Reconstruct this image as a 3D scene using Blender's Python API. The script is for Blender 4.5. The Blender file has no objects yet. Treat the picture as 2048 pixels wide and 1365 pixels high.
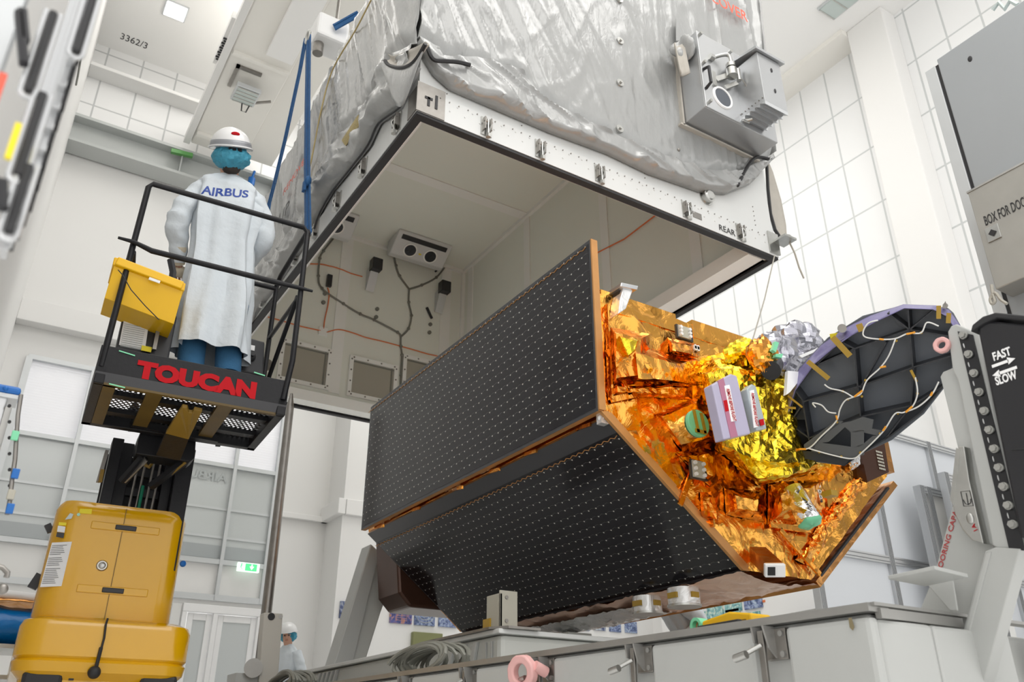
import bpy, bmesh, math, random
from mathutils import Vector, Matrix, noise
from mathutils.bvhtree import BVHTree
V = Vector
random.seed(7)
ZF = 0.40                     # level of the hall floor
R = math.radians
S = bpy.context.scene
COL = S.collection

# ------------------------------------------------------------ camera
FPX, CX, CY = 1688.0, 1024.0, 682.5
PITCH, YAW, EYE = R(26.1), R(32.3), V((0, 0, 0.5))
cam = bpy.data.cameras.new('camera')
cam.sensor_width = 36.0
cam.lens = 36.0 * FPX / 2048.0
cam.clip_start = 0.02
cam.clip_end = 200
camo = bpy.data.objects.new('camera', cam)
COL.objects.link(camo)
camo.location = EYE
camo.rotation_euler = (R(90) + PITCH, 0, -YAW)
cam.dof.use_dof = True
cam.dof.focus_distance = 4.3
cam.dof.aperture_fstop = 5.6
S.camera = camo

# ------------------------------------------------------------ world, exposure, lamps of the hall
S.view_settings.view_transform = 'Standard'
S.view_settings.look = 'None'
S.view_settings.exposure = 0.85
S.view_settings.gamma = 1.0
S.view_settings.use_curve_mapping = False
W = bpy.data.worlds.new('world')
S.world = W
W.use_nodes = True
W.node_tree.nodes['Background'].inputs[0].default_value = (1.0, 0.985, 0.96, 1)
W.node_tree.nodes['Background'].inputs[1].default_value = 0.78


def area(name, loc, rot, sx, sy, power, col=(1, 0.98, 0.95)):
    l = bpy.data.lights.new(name, 'AREA')
    l.shape = 'RECTANGLE'
    l.size, l.size_y, l.energy, l.color = sx, sy, power, col
    o = bpy.data.objects.new(name, l)
    o.location, o.rotation_euler = loc, rot
    COL.objects.link(o)
    return o


area('hall_light', (5.5, 10.5, 13.0), (0, 0, 0), 9, 5, 260)
area('hall_light', (3.5, 1.0, 13.0), (0, 0, 0), 9, 5, 250)
area('hall_light', (1.0, -4.0, 11.0), (R(35), 0, 0), 8, 4, 150)

# ------------------------------------------------------------ geometry helpers
_f = V((math.sin(YAW) * math.cos(PITCH), math.cos(YAW) * math.cos(PITCH), math.sin(PITCH)))
_r = V((math.cos(YAW), -math.sin(YAW), 0))
_u = _r.cross(_f)


def ray(x, y):
    return _f + _r * ((x - CX) / FPX) - _u * ((y - CY) / FPX)


def PX(p, v):                # point of the plane X = v seen in direction p
    d = ray(*p)
    return EYE + d * ((v - EYE.x) / d.x)


def PY(p, v):
    d = ray(*p)
    return EYE + d * ((v - EYE.y) / d.y)


def PZ(p, v):
    d = ray(*p)
    return EYE + d * ((v - EYE.z) / d.z)


def PN(p, c, n):             # point of the plane through c with normal n
    d = ray(*p)
    return EYE + d * ((c - EYE).dot(n) / d.dot(n))


def frame(d, up=V((0, 0, 1))):
    d, up = V(d), V(up)
    d = d.normalized()
    if abs(d.dot(up)) > 0.98:
        up = V((0, 1, 0)) if abs(d.y) < 0.9 else V((1, 0, 0))
    s = d.cross(up).normalized()
    return s, s.cross(d).normalized()


class MB:
    def __init__(self):
        self.v, self.f, self.g = [], [], []

    def add(self, vs, fs):
        b = len(self.v)
        self.g.append((b, len(self.f)))
        self.v += [V(q) for q in vs]
        self.f += [tuple(i + b for i in f) for f in fs]
        return self

    def box(self, a, b):
        x0, y0, z0 = a
        x1, y1, z1 = b
        return self.add([(x0, y0, z0), (x1, y0, z0), (x1, y1, z0), (x0, y1, z0), (x0, y0, z1), (x1, y0, z1), (x1, y1, z1), (x0, y1, z1)],
                        [(0, 3, 2, 1), (4, 5, 6, 7), (0, 1, 5, 4), (1, 2, 6, 5), (2, 3, 7, 6), (3, 0, 4, 7)])

    def obox(self, c, X, Y, Z, sx, sy, sz):     # oriented box, half extents
        c, X, Y, Z = V(c), V(X).normalized() * sx, V(Y).normalized() * sy, V(Z).normalized() * sz
        vs = [c + X * i + Y * j + Z * k for k in (-1, 1) for (i, j) in ((-1, -1), (1, -1), (1, 1), (-1, 1))]
        return self.add(vs, [(0, 3, 2, 1), (4, 5, 6, 7), (0, 1, 5, 4), (1, 2, 6, 5), (2, 3, 7, 6), (3, 0, 4, 7)])

    def bar(self, p, q, w, h, up=V((0, 0, 1))):
        p, q = V(p), V(q)
        s, t = frame(q - p, up)
        return self.obox((p + q) / 2, s, q - p, t, w / 2, (q - p).length / 2, h / 2)

    def prism(self, poly, vec):
        n = len(poly)
        vec = V(vec)
        a = [V(p) for p in poly]
        return self.add(a + [p + vec for p in a], [tuple(range(n))[::-1], tuple(range(n, 2 * n))] +
                        [(i, (i + 1) % n, n + (i + 1) % n, n + i) for i in range(n)])

    def cyl(self, p, q, r, r2=None, n=16):
        p, q = V(p), V(q)
        r2 = r if r2 is None else r2
        s, t = frame(q - p)
        vs = []
        for c, rr in ((p, r), (q, r2)):
            for i in range(n):
                a = 2 * math.pi * i / n
                vs.append(c + (s * math.cos(a) + t * math.sin(a)) * rr)
        return self.add(vs, [tuple(range(n))[::-1], tuple(range(n, 2 * n))] + [(i, (i + 1) % n, n + (i + 1) % n, n + i) for i in range(n)])

    def tube(self, pts, r, n=8, closed=False):
        pts = [V(p) for p in pts]
        m = len(pts)
        vs, ref = [], None
        for i, p in enumerate(pts):
            if closed:
                d = pts[(i + 1) % m] - pts[i - 1]
            else:
                d = pts[min(i + 1, m - 1)] - pts[max(i - 1, 0)]
            if d.length < 1e-9:
                d = V((0, 0, 1))
            d = d.normalized()
            if ref is None:
                s, t = frame(d)
            else:
                s = (ref - d * ref.dot(d)).normalized()
                t = s.cross(d)
            ref = s
            rr = r[i] if isinstance(r, (list, tuple)) else r
            for k in range(n):
                a = 2 * math.pi * k / n
                vs.append(p + (s * math.cos(a) + t * math.sin(a)) * rr)
        fs = []
        for i in range(m if closed else m - 1):
            j = (i + 1) % m
            fs += [(i * n + k, i * n + (k + 1) % n, j * n + (k + 1) % n, j * n + k) for k in range(n)]
        if not closed:
            fs += [tuple(range(n)), tuple(range((m - 1) * n, m * n))[::-1]]
        return self.add(vs, fs)

    def rings(self, rs, cap=True):             # list of rings with equal counts
        n = len(rs[0])
        vs = [q for g in rs for q in g]
        fs = []
        for i in range(len(rs) - 1):
            fs += [(i * n + k, i * n + (k + 1) % n, (i + 1) * n + (k + 1) % n, (i + 1) * n + k) for k in range(n)]
        if cap:
            fs += [tuple(range(n))[::-1], tuple(range((len(rs) - 1) * n, len(rs) * n))]
        return self.add(vs, fs)

    def sph(self, c, rx, ry=None, rz=None, nu=16, nv=10, X=V((1, 0, 0)), Y=V((0, 1, 0)), lo=-90, hi=90, fn=None):
        c, X, Y = V(c), V(X).normalized(), V(Y).normalized()
        Z = X.cross(Y)
        ry = ry or rx
        rz = rz or rx
        rs = []
        for j in range(nv + 1):
            b = R(lo + (hi - lo) * j / nv)
            g = []
            for i in range(nu):
                a = 2 * math.pi * i / nu
                q = X * (rx * math.cos(a) * max(math.cos(b), 0.02)) + Y * (ry * math.sin(a) * max(math.cos(b), 0.02)) + Z * (rz * math.sin(b))
                if fn:
                    q = q * fn(a, b)
                g.append(c + q)
            rs.append(g)
        return self.rings(rs)

    def grid(self, fn, nu, nv):
        vs = [fn(i / nu, j / nv) for j in range(nv + 1) for i in range(nu + 1)]
        w = nu + 1
        return self.add(vs, [(j * w + i, j * w + i + 1, (j + 1) * w + i + 1, (j + 1) * w + i) for j in range(nv) for i in range(nu)])

    def build_each(self, name, m, parent=None, **k):      # one object per piece
        out = []
        ends = self.g[1:] + [(len(self.v), len(self.f))]
        for (v0, f0), (v1, f1) in zip(self.g, ends):
            q = MB()
            q.v = self.v[v0:v1]
            q.f = [tuple(i - v0 for i in f) for f in self.f[f0:f1]]
            out.append(q.build(name, m, parent, **k))
        return out

    def build(self, name, m, parent=None, smooth=False, bevel=0.0, solid=0.0, recalc=True, uv=None):
        me = bpy.data.meshes.new(name)
        me.from_pydata([tuple(q) for q in self.v], [], self.f)
        me.validate()
        if recalc:
            bm = bmesh.new()
            bm.from_mesh(me)
            bmesh.ops.recalc_face_normals(bm, faces=bm.faces)
            bm.to_mesh(me)
            bm.free()
        if uv:
            lay = me.uv_layers.new(name='uv')
            for l in me.loops:
                lay.data[l.index].uv = uv(me.vertices[l.vertex_index].co)
        if smooth:
            me.shade_smooth()
            me.set_sharp_from_angle(angle=R(smooth if smooth > 1 else 40))
        return link(name, me, m, parent, bevel, solid)


def link(name, me, m, parent=None, bevel=0.0, solid=0.0):
    o = bpy.data.objects.new(name, me)
    if m:
        me.materials.append(m)
    COL.objects.link(o)
    if parent:
        o.parent = parent
        top = parent
        while top.parent:
            top = top.parent
        if parent is top:
            o.matrix_parent_inverse = top.matrix_basis.inverted()
    if solid:
        s = o.modifiers.new('solid', 'SOLIDIFY')
        s.thickness = solid
        s.offset = 0
    if bevel:
        b = o.modifiers.new('bevel', 'BEVEL')
        b.width = bevel
        b.segments = 2
        b.limit_method = 'ANGLE'
        b.angle_limit = R(40)
    return o


def tag(o, label=None, cat=None, group=None, kind=None):
    for k, v in (('label', label), ('category', cat), ('group', group), ('kind', kind)):
        if v:
            o[k] = v
    return o


def thing(name, label, cat, loc=(0, 0, 0), group=None):
    o = bpy.data.objects.new(name, None)
    o.empty_display_size = 0.1
    o.location = loc
    COL.objects.link(o)
    bpy.context.view_layer.update()
    return tag(o, label, cat, group)


def struct(name, mb, m, **k):
    return tag(mb.build(name, m, **k), kind='structure')


def copy_tree(o, parent=None):
    c = o.copy()
    COL.objects.link(c)
    c.parent = parent
    for ch in list(o.children):
        copy_tree(ch, c)
    return c


def text(string, origin, right, up, size, m, name='lettering', parent=None, align='LEFT', thick=0.001, bold=0.0, shear=0.0, width=None, project=None):
    cu = bpy.data.curves.new('txt', 'FONT')
    cu.body = string
    cu.size = 1.0
    cu.offset = bold
    cu.shear = shear
    cu.resolution_u = 3
    cu.extrude = 0.0 if project else 0.02
    t = bpy.data.objects.new('txt', cu)
    me = bpy.data.meshes.new_from_object(t)
    bpy.data.objects.remove(t)
    xs = [v.co.x for v in me.vertices]
    x0, x1 = min(xs), max(xs)
    s = size
    sx = size if width is None else width / (x1 - x0)
    shift = {'LEFT': x0, 'CENTER': (x0 + x1) / 2, 'RIGHT': x1}[align]
    right, up, origin = V(right).normalized(), V(up).normalized(), V(origin)
    n = right.cross(up)
    for v in me.vertices:
        c = v.co
        v.co = origin + right * ((c.x - shift) * sx) + up * (c.y * s) + n * (c.z / 0.02 * thick * 0.5)
    if project:
        bvh, dr = project
        bm = bmesh.new()
        bm.from_mesh(me)
        bmesh.ops.triangulate(bm, faces=bm.faces)
        for it in range(3):
            es = [e for e in bm.edges if e.calc_length() > 0.012]
            if es:
                bmesh.ops.subdivide_edges(bm, edges=es, cuts=1)
                bmesh.ops.triangulate(bm, faces=[f for f in bm.faces if len(f.verts) > 3])
        for v in bm.verts:
            h = bvh.ray_cast(v.co - dr * 0.5, dr)
            if h[0]:
                v.co = h[0] - dr * 0.0015
        bm.to_mesh(me)
        bm.free()
    return link(name, me, m, parent)


def lerp_poly(pts, x):                      # piecewise linear y(x), pts sorted by x
    if x <= pts[0][0]:
        return pts[0][1]
    for (a, b), (c, d) in zip(pts, pts[1:]):
        if x <= c:
            t = (x - a) / max(c - a, 1e-9)
            return b + (d - b) * t
    return pts[-1][1]


def ns(p, s=1.0):
    return noise.noise(V(p) * s)


# ------------------------------------------------------------ materials
def mat(name, col, rough=0.5, metal=0.0, var=0.04, vs=3.0, bump=0.0, bs=30.0, coat=0.0, stretch=(1, 1, 1), spec=0.5, trans=0.0, alpha=1.0, emit=None, es=0.0):
    m = bpy.data.materials.new(name)
    m.use_nodes = True
    nt = m.node_tree
    N, L = nt.nodes, nt.links
    b = N['Principled BSDF']
    b.inputs['Roughness'].default_value = rough
    b.inputs['Metallic'].default_value = metal
    b.inputs['Coat Weight'].default_value = coat
    b.inputs['Coat Roughness'].default_value = 0.08
    b.inputs['Specular IOR Level'].default_value = spec
    b.inputs['Transmission Weight'].default_value = trans
    b.inputs['Alpha'].default_value = alpha
    tc = N.new('ShaderNodeTexCoord')
    mp = N.new('ShaderNodeMapping')
    mp.inputs['Scale'].default_value = stretch
    L.new(tc.outputs['Object'], mp.inputs[0])
    nz = N.new('ShaderNodeTexNoise')
    nz.inputs['Scale'].default_value = vs
    nz.inputs['Detail'].default_value = 5
    L.new(mp.outputs[0], nz.inputs[0])
    mx = N.new('ShaderNodeMix')
    mx.data_type = 'RGBA'
    mx.inputs[6].default_value = tuple(max(0, c * (1 - var)) for c in col) + (1,)
    mx.inputs[7].default_value = tuple(min(1, c * (1 + var)) for c in col) + (1,)
    L.new(nz.outputs[0], mx.inputs[0])
    L.new(mx.outputs[2], b.inputs['Base Color'])
    if bump:
        n2 = N.new('ShaderNodeTexNoise')
        n2.inputs['Scale'].default_value = bs
        n2.inputs['Detail'].default_value = 4
        L.new(mp.outputs[0], n2.inputs[0])
        bp = N.new('ShaderNodeBump')
        bp.inputs['Strength'].default_value = bump
        bp.inputs['Distance'].default_value = 0.01
        L.new(n2.outputs[0], bp.inputs['Height'])
        L.new(bp.outputs[0], b.inputs['Normal'])
    if emit:
        b.inputs['Emission Color'].default_value = tuple(emit) + (1,)
        b.inputs['Emission Strength'].default_value = es
    return m


def math_node(nt, op, a, b=None, c=None):
    n = nt.nodes.new('ShaderNodeMath')
    n.operation = op
    for i, v in enumerate((a, b, c)):
        if v is None:
            continue
        if isinstance(v, (int, float)):
            n.inputs[i].default_value = v
        else:
            nt.links.new(v, n.inputs[i])
    return n.outputs[0]


def line_mask(nt, sock, period, offset, width):
    a = math_node(nt, 'SUBTRACT', sock, offset)
    a = math_node(nt, 'DIVIDE', a, period)
    a = math_node(nt, 'FRACT', a)
    a = math_node(nt, 'SUBTRACT', a, 0.5)
    a = math_node(nt, 'ABSOLUTE', a)
    return math_node(nt, 'GREATER_THAN', a, 0.5 - width / period / 2)


def tile_mat(name, col, line, axis, pu, ou, pv, ov, w):
    m = mat(name, col, 0.55, var=0.012, vs=0.6)
    nt = m.node_tree
    b = nt.nodes['Principled BSDF']
    tc = [n for n in nt.nodes if n.type == 'TEX_COORD'][0]
    sp = nt.nodes.new('ShaderNodeSeparateXYZ')
    nt.links.new(tc.outputs['Object'], sp.inputs[0])
    k = math_node(nt, 'MAXIMUM', line_mask(nt, sp.outputs[axis], pu, ou, w), line_mask(nt, sp.outputs[2], pv, ov, w))
    src = b.inputs['Base Color'].links[0].from_socket
    mx = nt.nodes.new('ShaderNodeMix')
    mx.data_type = 'RGBA'
    nt.links.new(k, mx.inputs[0])
    nt.links.new(src, mx.inputs[6])
    mx.inputs[7].default_value = line + (1,)
    nt.links.new(mx.outputs[2], b.inputs['Base Color'])
    return m


def foil_mat(name, col, rough=0.18, cell=9.0, tilt=0.55, fine=34.0, var=0.1, metal=1.0):
    m = bpy.data.materials.new(name)
    m.use_nodes = True
    nt = m.node_tree
    N, L = nt.nodes, nt.links
    b = N['Principled BSDF']
    b.inputs['Metallic'].default_value = metal
    b.inputs['Roughness'].default_value = rough
    tc = N.new('ShaderNodeTexCoord')
    wz = N.new('ShaderNodeTexNoise')
    wz.inputs['Scale'].default_value = 3.0
    wz.inputs['Detail'].default_value = 2
    L.new(tc.outputs['Object'], wz.inputs[0])
    wv = N.new('ShaderNodeVectorMath')
    wv.operation = 'MULTIPLY_ADD'
    L.new(wz.outputs['Color'], wv.inputs[0])
    wv.inputs[1].default_value = (0.35, 0.35, 0.35)
    L.new(tc.outputs['Object'], wv.inputs[2])
    geo = N.new('ShaderNodeNewGeometry')
    cur = geo.outputs['Normal']
    mk = N.new('ShaderNodeTexNoise')
    mk.inputs['Scale'].default_value = 2.6
    mk.inputs['Detail'].default_value = 2
    L.new(tc.outputs['Object'], mk.inputs[0])
    mr = N.new('ShaderNodeMapRange')
    mr.inputs[1].default_value = 0.38
    mr.inputs[2].default_value = 0.62
    mr.inputs[3].default_value = 0.15
    mr.inputs[4].default_value = 1.3
    L.new(mk.outputs[0], mr.inputs[0])
    for sc, t in ((cell, tilt), (fine, tilt * 0.35)):
        vo = N.new('ShaderNodeTexVoronoi')
        vo.inputs['Scale'].default_value = sc
        L.new(wv.outputs[0], vo.inputs['Vector'])
        a = N.new('ShaderNodeVectorMath')
        a.operation = 'SUBTRACT'
        L.new(vo.outputs['Color'], a.inputs[0])
        a.inputs[1].default_value = (0.5, 0.5, 0.5)
        c = N.new('ShaderNodeVectorMath')
        c.operation = 'MULTIPLY_ADD'
        L.new(a.outputs[0], c.inputs[0])
        ts = math_node(nt, 'MULTIPLY', mr.outputs[0], t)
        cx_ = N.new('ShaderNodeCombineXYZ')
        for q in range(3):
            L.new(ts, cx_.inputs[q])
        L.new(cx_.outputs[0], c.inputs[1])
        L.new(cur, c.inputs[2])
        d = N.new('ShaderNodeVectorMath')
        d.operation = 'NORMALIZE'
        L.new(c.outputs[0], d.inputs[0])
        cur = d.outputs[0]
    nz = N.new('ShaderNodeTexNoise')
    nz.inputs['Scale'].default_value = 5
    nz.inputs['Detail'].default_value = 6
    nz.inputs['Distortion'].default_value = 1.5
    L.new(wv.outputs[0], nz.inputs[0])
    bp = N.new('ShaderNodeBump')
    bp.inputs['Strength'].default_value = 0.7
    bp.inputs['Distance'].default_value = 0.02
    L.new(nz.outputs[0], bp.inputs['Height'])
    L.new(cur, bp.inputs['Normal'])
    L.new(bp.outputs[0], b.inputs['Normal'])
    mx = N.new('ShaderNodeMix')
    mx.data_type = 'RGBA'
    L.new(nz.outputs[0], mx.inputs[0])
    mx.inputs[6].default_value = tuple(c * (1 - var) for c in col) + (1,)
    mx.inputs[7].default_value = tuple(min(1, c * (1 + var)) for c in col) + (1,)
    L.new(mx.outputs[2], b.inputs['Base Color'])
    return m


M = {}
M['white_wall'] = mat('white_wall', (0.84, 0.835, 0.82), 0.6, var=0.015, vs=0.5)
M['ceiling'] = mat('ceiling', (0.95, 0.945, 0.93), 0.6, var=0.02, vs=0.4)
M['cream'] = mat('cream_paint', (0.90, 0.88, 0.83), 0.5, var=0.04, vs=0.8)
M['floor'] = mat('floor', (0.90, 0.90, 0.90), 0.35, var=0.03)
M['tile_r'] = tile_mat('tile_panels_right', (0.88, 0.885, 0.885), (0.60, 0.62, 0.62), 1, 0.62, 7.12, 1.2, 11.97, 0.035)
M['tile_f'] = tile_mat('tile_panels_far', (0.87, 0.87, 0.865), (0.55, 0.56, 0.56), 0, 0.66, 0.58, 0.66, 11.76, 0.03)
M['steel_grey'] = mat('grey_steel_paint', (0.50, 0.52, 0.51), 0.45, var=0.03)
M['box_white'] = mat('container_white', (0.70, 0.71, 0.70), 0.4, var=0.03, vs=2)
M['box_in'] = mat('container_lining', (0.90, 0.93, 0.85), 0.38, var=0.03, vs=1.2)
M['box_in2'] = mat('container_batten', (0.96, 0.97, 0.93), 0.4, var=0.02)
M['black'] = mat('black_rubber', (0.02, 0.02, 0.022), 0.55, var=0.3)
M['black_paint'] = mat('black_paint', (0.008, 0.008, 0.010), 0.42, var=0.3, vs=8, bump=0.1, bs=60, spec=0.3)
M['black_plastic'] = mat('black_plastic', (0.015, 0.015, 0.018), 0.35, var=0.2)
M['metal'] = mat('steel', (0.50, 0.50, 0.48), 0.3, 1.0, var=0.15, vs=20)
M['metal_dark'] = mat('worn_steel', (0.30, 0.285, 0.265), 0.4, 0.9, var=0.25, vs=14)
M['alu'] = mat('aluminium', (0.60, 0.61, 0.62), 0.32, 0.9, var=0.05, stretch=(1, 1, 0.1))
M['alu_matt'] = mat('matt_aluminium', (0.62, 0.64, 0.65), 0.45, 0.5, var=0.05)
M['unit_grey'] = mat('sheet_aluminium', (0.50, 0.51, 0.52), 0.34, 0.7, var=0.04)
M['cab_grey'] = mat('cabinet_grey', (0.34, 0.36, 0.375), 0.45, var=0.03, vs=2)
M['cab_box'] = mat('document_box_steel', (0.42, 0.41, 0.38), 0.42, 0.6, var=0.1, vs=6)
M['yellow'] = mat('yellow_paint', (0.76, 0.40, 0.0), 0.22, var=0.05, vs=3, coat=0.6)
M['yellow_plastic'] = mat('yellow_plastic', (0.84, 0.48, 0.0), 0.35, var=0.04)
M['yellow_under'] = mat('dark_yellow_paint', (0.24, 0.14, 0.012), 0.5, var=0.3)  # darker yellow than the lift covers, for arm plate, hose and seams
M['red'] = mat('red_print', (0.47, 0.006, 0.012), 0.7, spec=0.2)
M['dark_red'] = mat('dark_red_print', (0.45, 0.05, 0.05), 0.5)
M['faded_red'] = mat('faded_red_print', (0.80, 0.12, 0.07), 0.5)
M['blue_print'] = mat('blue_print', (0.01, 0.05, 0.30), 0.5)
M['dark_print'] = mat('dark_print', (0.03, 0.03, 0.03), 0.5)
M['white_print'] = mat('white_print', (0.9, 0.9, 0.9), 0.5)
M['grey_print'] = mat('grey_print', (0.45, 0.48, 0.48), 0.5)
M['label'] = mat('paper_label', (0.80, 0.80, 0.80), 0.5)
M['yellow_label'] = mat('yellow_label', (0.85, 0.70, 0.02), 0.5)
M['strap'] = mat('blue_webbing', (0.02, 0.10, 0.26), 0.75, var=0.25, vs=25, bump=0.4, bs=90)
M['coat'] = mat('white_coat_fabric', (0.64, 0.69, 0.73), 0.75, var=0.04, vs=6, bump=0.6, bs=22)
M['jeans'] = mat('blue_denim', (0.03, 0.12, 0.24), 0.9, var=0.25, vs=14, bump=0.3, bs=120)
M['skin'] = mat('skin', (0.52, 0.29, 0.20), 0.5, var=0.06)
M['glove'] = mat('cream_glove', (0.72, 0.64, 0.50), 0.6, bump=0.3, bs=50)
M['hair'] = mat('dark_hair', (0.03, 0.02, 0.015), 0.7)
M['net'] = mat('blue_hair_net', (0.05, 0.30, 0.43), 0.6, var=0.35, vs=20, bump=1.0, bs=45)
M['helmet'] = mat('white_helmet', (0.80, 0.80, 0.80), 0.3, coat=0.4)
M['reflective'] = mat('grey_reflective_tape', (0.30, 0.31, 0.33), 0.4, 0.3)
M['base_white'] = mat('chassis_white_paint', (0.47, 0.48, 0.465), 0.38, var=0.04, vs=3, bump=0.05, bs=12)
M['base_grey'] = mat('chassis_grey_paint', (0.55, 0.56, 0.53), 0.4, var=0.04, vs=2)
M['strip'] = mat('brushed_steel_strip', (0.36, 0.355, 0.34), 0.4, 0.7, var=0.15, vs=6)
M['pink'] = mat('pink_paint', (0.78, 0.44, 0.42), 0.45, var=0.08, vs=12)
M['copper'] = foil_mat('copper_foil_edge', (0.62, 0.30, 0.10), 0.3, 14, 0.15, 50)
M['foil'] = foil_mat('orange_foil', (0.98, 0.45, 0.085), 0.15, 4.5, 0.26, 15)
M['foil_deep'] = foil_mat('deep_orange_foil', (0.88, 0.37, 0.065), 0.15, 6, 0.42, 20)
M['foil_under'] = foil_mat('brown_foil', (0.90, 0.62, 0.48), 0.3, 5, 0.4, 18, metal=0.6)
M['gold'] = foil_mat('gold_foil', (1.0, 0.68, 0.045), 0.2, 11, 0.36, 80)
M['silver_foil'] = foil_mat('silver_foil', (0.78, 0.78, 0.80), 0.18, 12, 0.5, 40)
M['silver_film'] = foil_mat('dull_silver_film', (0.50, 0.50, 0.56), 0.24, 6, 0.45, 22, metal=0.85)
M['silver_flat'] = foil_mat('silver_sheet', (0.80, 0.80, 0.80), 0.25, 8, 0.25, 30, metal=0.6)
M['carbon'] = mat('dark_carbon', (0.028, 0.03, 0.035), 0.42, var=0.15, vs=10)
M['carbon_skin'] = mat('dark_carbon_skin', (0.13, 0.145, 0.17), 0.3, var=0.15, vs=3)
M['film'] = mat('lilac_film', (0.20, 0.18, 0.36), 0.22, var=0.2, vs=6, bump=0.6, bs=14)
M['lilac'] = mat('lilac_box', (0.46, 0.43, 0.57), 0.35, var=0.05)
M['lilac_red'] = mat('lilac_red_tape', (0.45, 0.18, 0.27), 0.35)
M['green'] = mat('green_cap', (0.22, 0.68, 0.40), 0.4, var=0.1)
M['tape'] = mat('amber_tape', (0.42, 0.26, 0.03), 0.3, var=0.2)
M['cable'] = mat('white_cable', (0.82, 0.82, 0.80), 0.4)
M['orange_cable'] = mat('orange_cable', (0.80, 0.20, 0.05), 0.5)
M['grey_cable'] = mat('grey_conduit', (0.22, 0.22, 0.19), 0.5)
M['rope'] = mat('rope', (0.45, 0.43, 0.38), 0.8, bump=0.6, bs=120)
M['flap_in'] = mat('cover_lining', (0.48, 0.45, 0.40), 0.7, var=0.15, vs=10)
M['glass_grey'] = mat('frosted_glass', (0.60, 0.63, 0.63), 0.18, var=0.02, vs=0.7)
M['glass_dark'] = mat('dark_glass', (0.08, 0.09, 0.11), 0.08)
M['recess'] = mat('window_film', (0.44, 0.42, 0.35), 0.3, var=0.04)
M['lamp_on'] = mat('lamp_diffuser', (0.9, 0.9, 0.9), 0.5, emit=(1, 0.99, 0.97), es=3.0)
M['lamp_off'] = mat('lamp_glass', (0.55, 0.62, 0.60), 0.2)
M['blind'] = mat('glowing_blind', (0.9, 0.9, 0.93), 0.5, emit=(0.93, 0.95, 1.0), es=0.08)  # faint glow put into the slats, standing for lit windows
M['exit_green'] = mat('exit_green', (0.08, 0.6, 0.2), 0.4, emit=(0.1, 0.75, 0.28), es=0.5)
M['exit_white'] = mat('exit_white', (0.85, 0.95, 0.88), 0.4, emit=(0.8, 1.0, 0.85), es=0.5)
M['blue_plastic'] = mat('blue_plastic', (0.01, 0.14, 0.48), 0.35)
M['blue_bag'] = mat('blue_bag', (0.0, 0.20, 0.60), 0.3, var=0.2, bump=0.9, bs=10)
M['brown'] = mat('dark_bronze', (0.07, 0.03, 0.018), 0.3, 0.4, var=0.2)
M['partition'] = mat('partition_panel', (0.66, 0.69, 0.73), 0.3, var=0.02, vs=0.8)
M['partition_light'] = mat('partition_light', (0.78, 0.78, 0.76), 0.4)
M['pole_white'] = mat('warm_grey_paint', (0.56, 0.54, 0.49), 0.4)
M['olive'] = mat('olive_panel', (0.22, 0.23, 0.10), 0.5)
M['beige_bracket'] = mat('beige_bracket', (0.45, 0.43, 0.36), 0.4)


def mesh_mat():                 # perforated steel of the platform floor
    m = mat('expanded_metal', (0.22, 0.22, 0.21), 0.5, 0.2)
    nt = m.node_tree
    b = nt.nodes['Principled BSDF']
    tc = [n for n in nt.nodes if n.type == 'TEX_COORD'][0]
    sp = nt.nodes.new('ShaderNodeSeparateXYZ')
    nt.links.new(tc.outputs['Object'], sp.inputs[0])
    u = math_node(nt, 'MULTIPLY', sp.outputs[0], 2 * math.pi / 0.028)
    v = math_node(nt, 'MULTIPLY', sp.outputs[1], 2 * math.pi / 0.05)
    k = math_node(nt, 'GREATER_THAN', math_node(nt, 'MULTIPLY', math_node(nt, 'SINE', u), math_node(nt, 'SINE', v)), 0.15)
    mx = nt.nodes.new('ShaderNodeMix')
    mx.data_type = 'RGBA'
    nt.links.new(k, mx.inputs[0])
    mx.inputs[6].default_value = (0.02, 0.02, 0.02, 1)
    mx.inputs[7].default_value = (0.8, 0.8, 0.72, 1)
    nt.links.new(mx.outputs[2], b.inputs['Base Color'])
    nt.links.new(math_node(nt, 'SUBTRACT', 1.0, k), b.inputs['Alpha'])
    return m


M['mesh'] = mesh_mat()


def cover_mat():                # grey vinyl tarpaulin with fine creases
    m = mat('grey_vinyl_cover', (0.34, 0.345, 0.34), 0.24, 0.1, var=0.06, vs=1.6, coat=0.35)
    nt = m.node_tree
    b = nt.nodes['Principled BSDF']
    tc = [n for n in nt.nodes if n.type == 'TEX_COORD'][0]
    last = None
    for sc, st, dist in (((1.0, 1.0, 0.2), 5.0, 0.012), ((1, 1, 0.5), 26.0, 0.0025)):
        mp = nt.nodes.new('ShaderNodeMapping')
        mp.inputs['Scale'].default_value = sc
        mp.inputs['Rotation'].default_value = (0.15, 0.2, 0)
        nt.links.new(tc.outputs['Object'], mp.inputs[0])
        nz = nt.nodes.new('ShaderNodeTexNoise')
        nz.inputs['Scale'].default_value = st
        nz.inputs['Detail'].default_value = 4
        nz.inputs['Distortion'].default_value = 1.0
        nt.links.new(mp.outputs[0], nz.inputs[0])
        bp = nt.nodes.new('ShaderNodeBump')
        bp.inputs['Strength'].default_value = 0.8
        bp.inputs['Distance'].default_value = dist
        nt.links.new(nz.outputs[0], bp.inputs['Height'])
        if last:
            nt.links.new(last, bp.inputs['Normal'])
        last = bp.outputs[0]
    nt.links.new(last, b.inputs['Normal'])
    nt.links.new(last, b.inputs['Coat Normal'])
    return m


M['cover'] = cover_mat()


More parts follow.
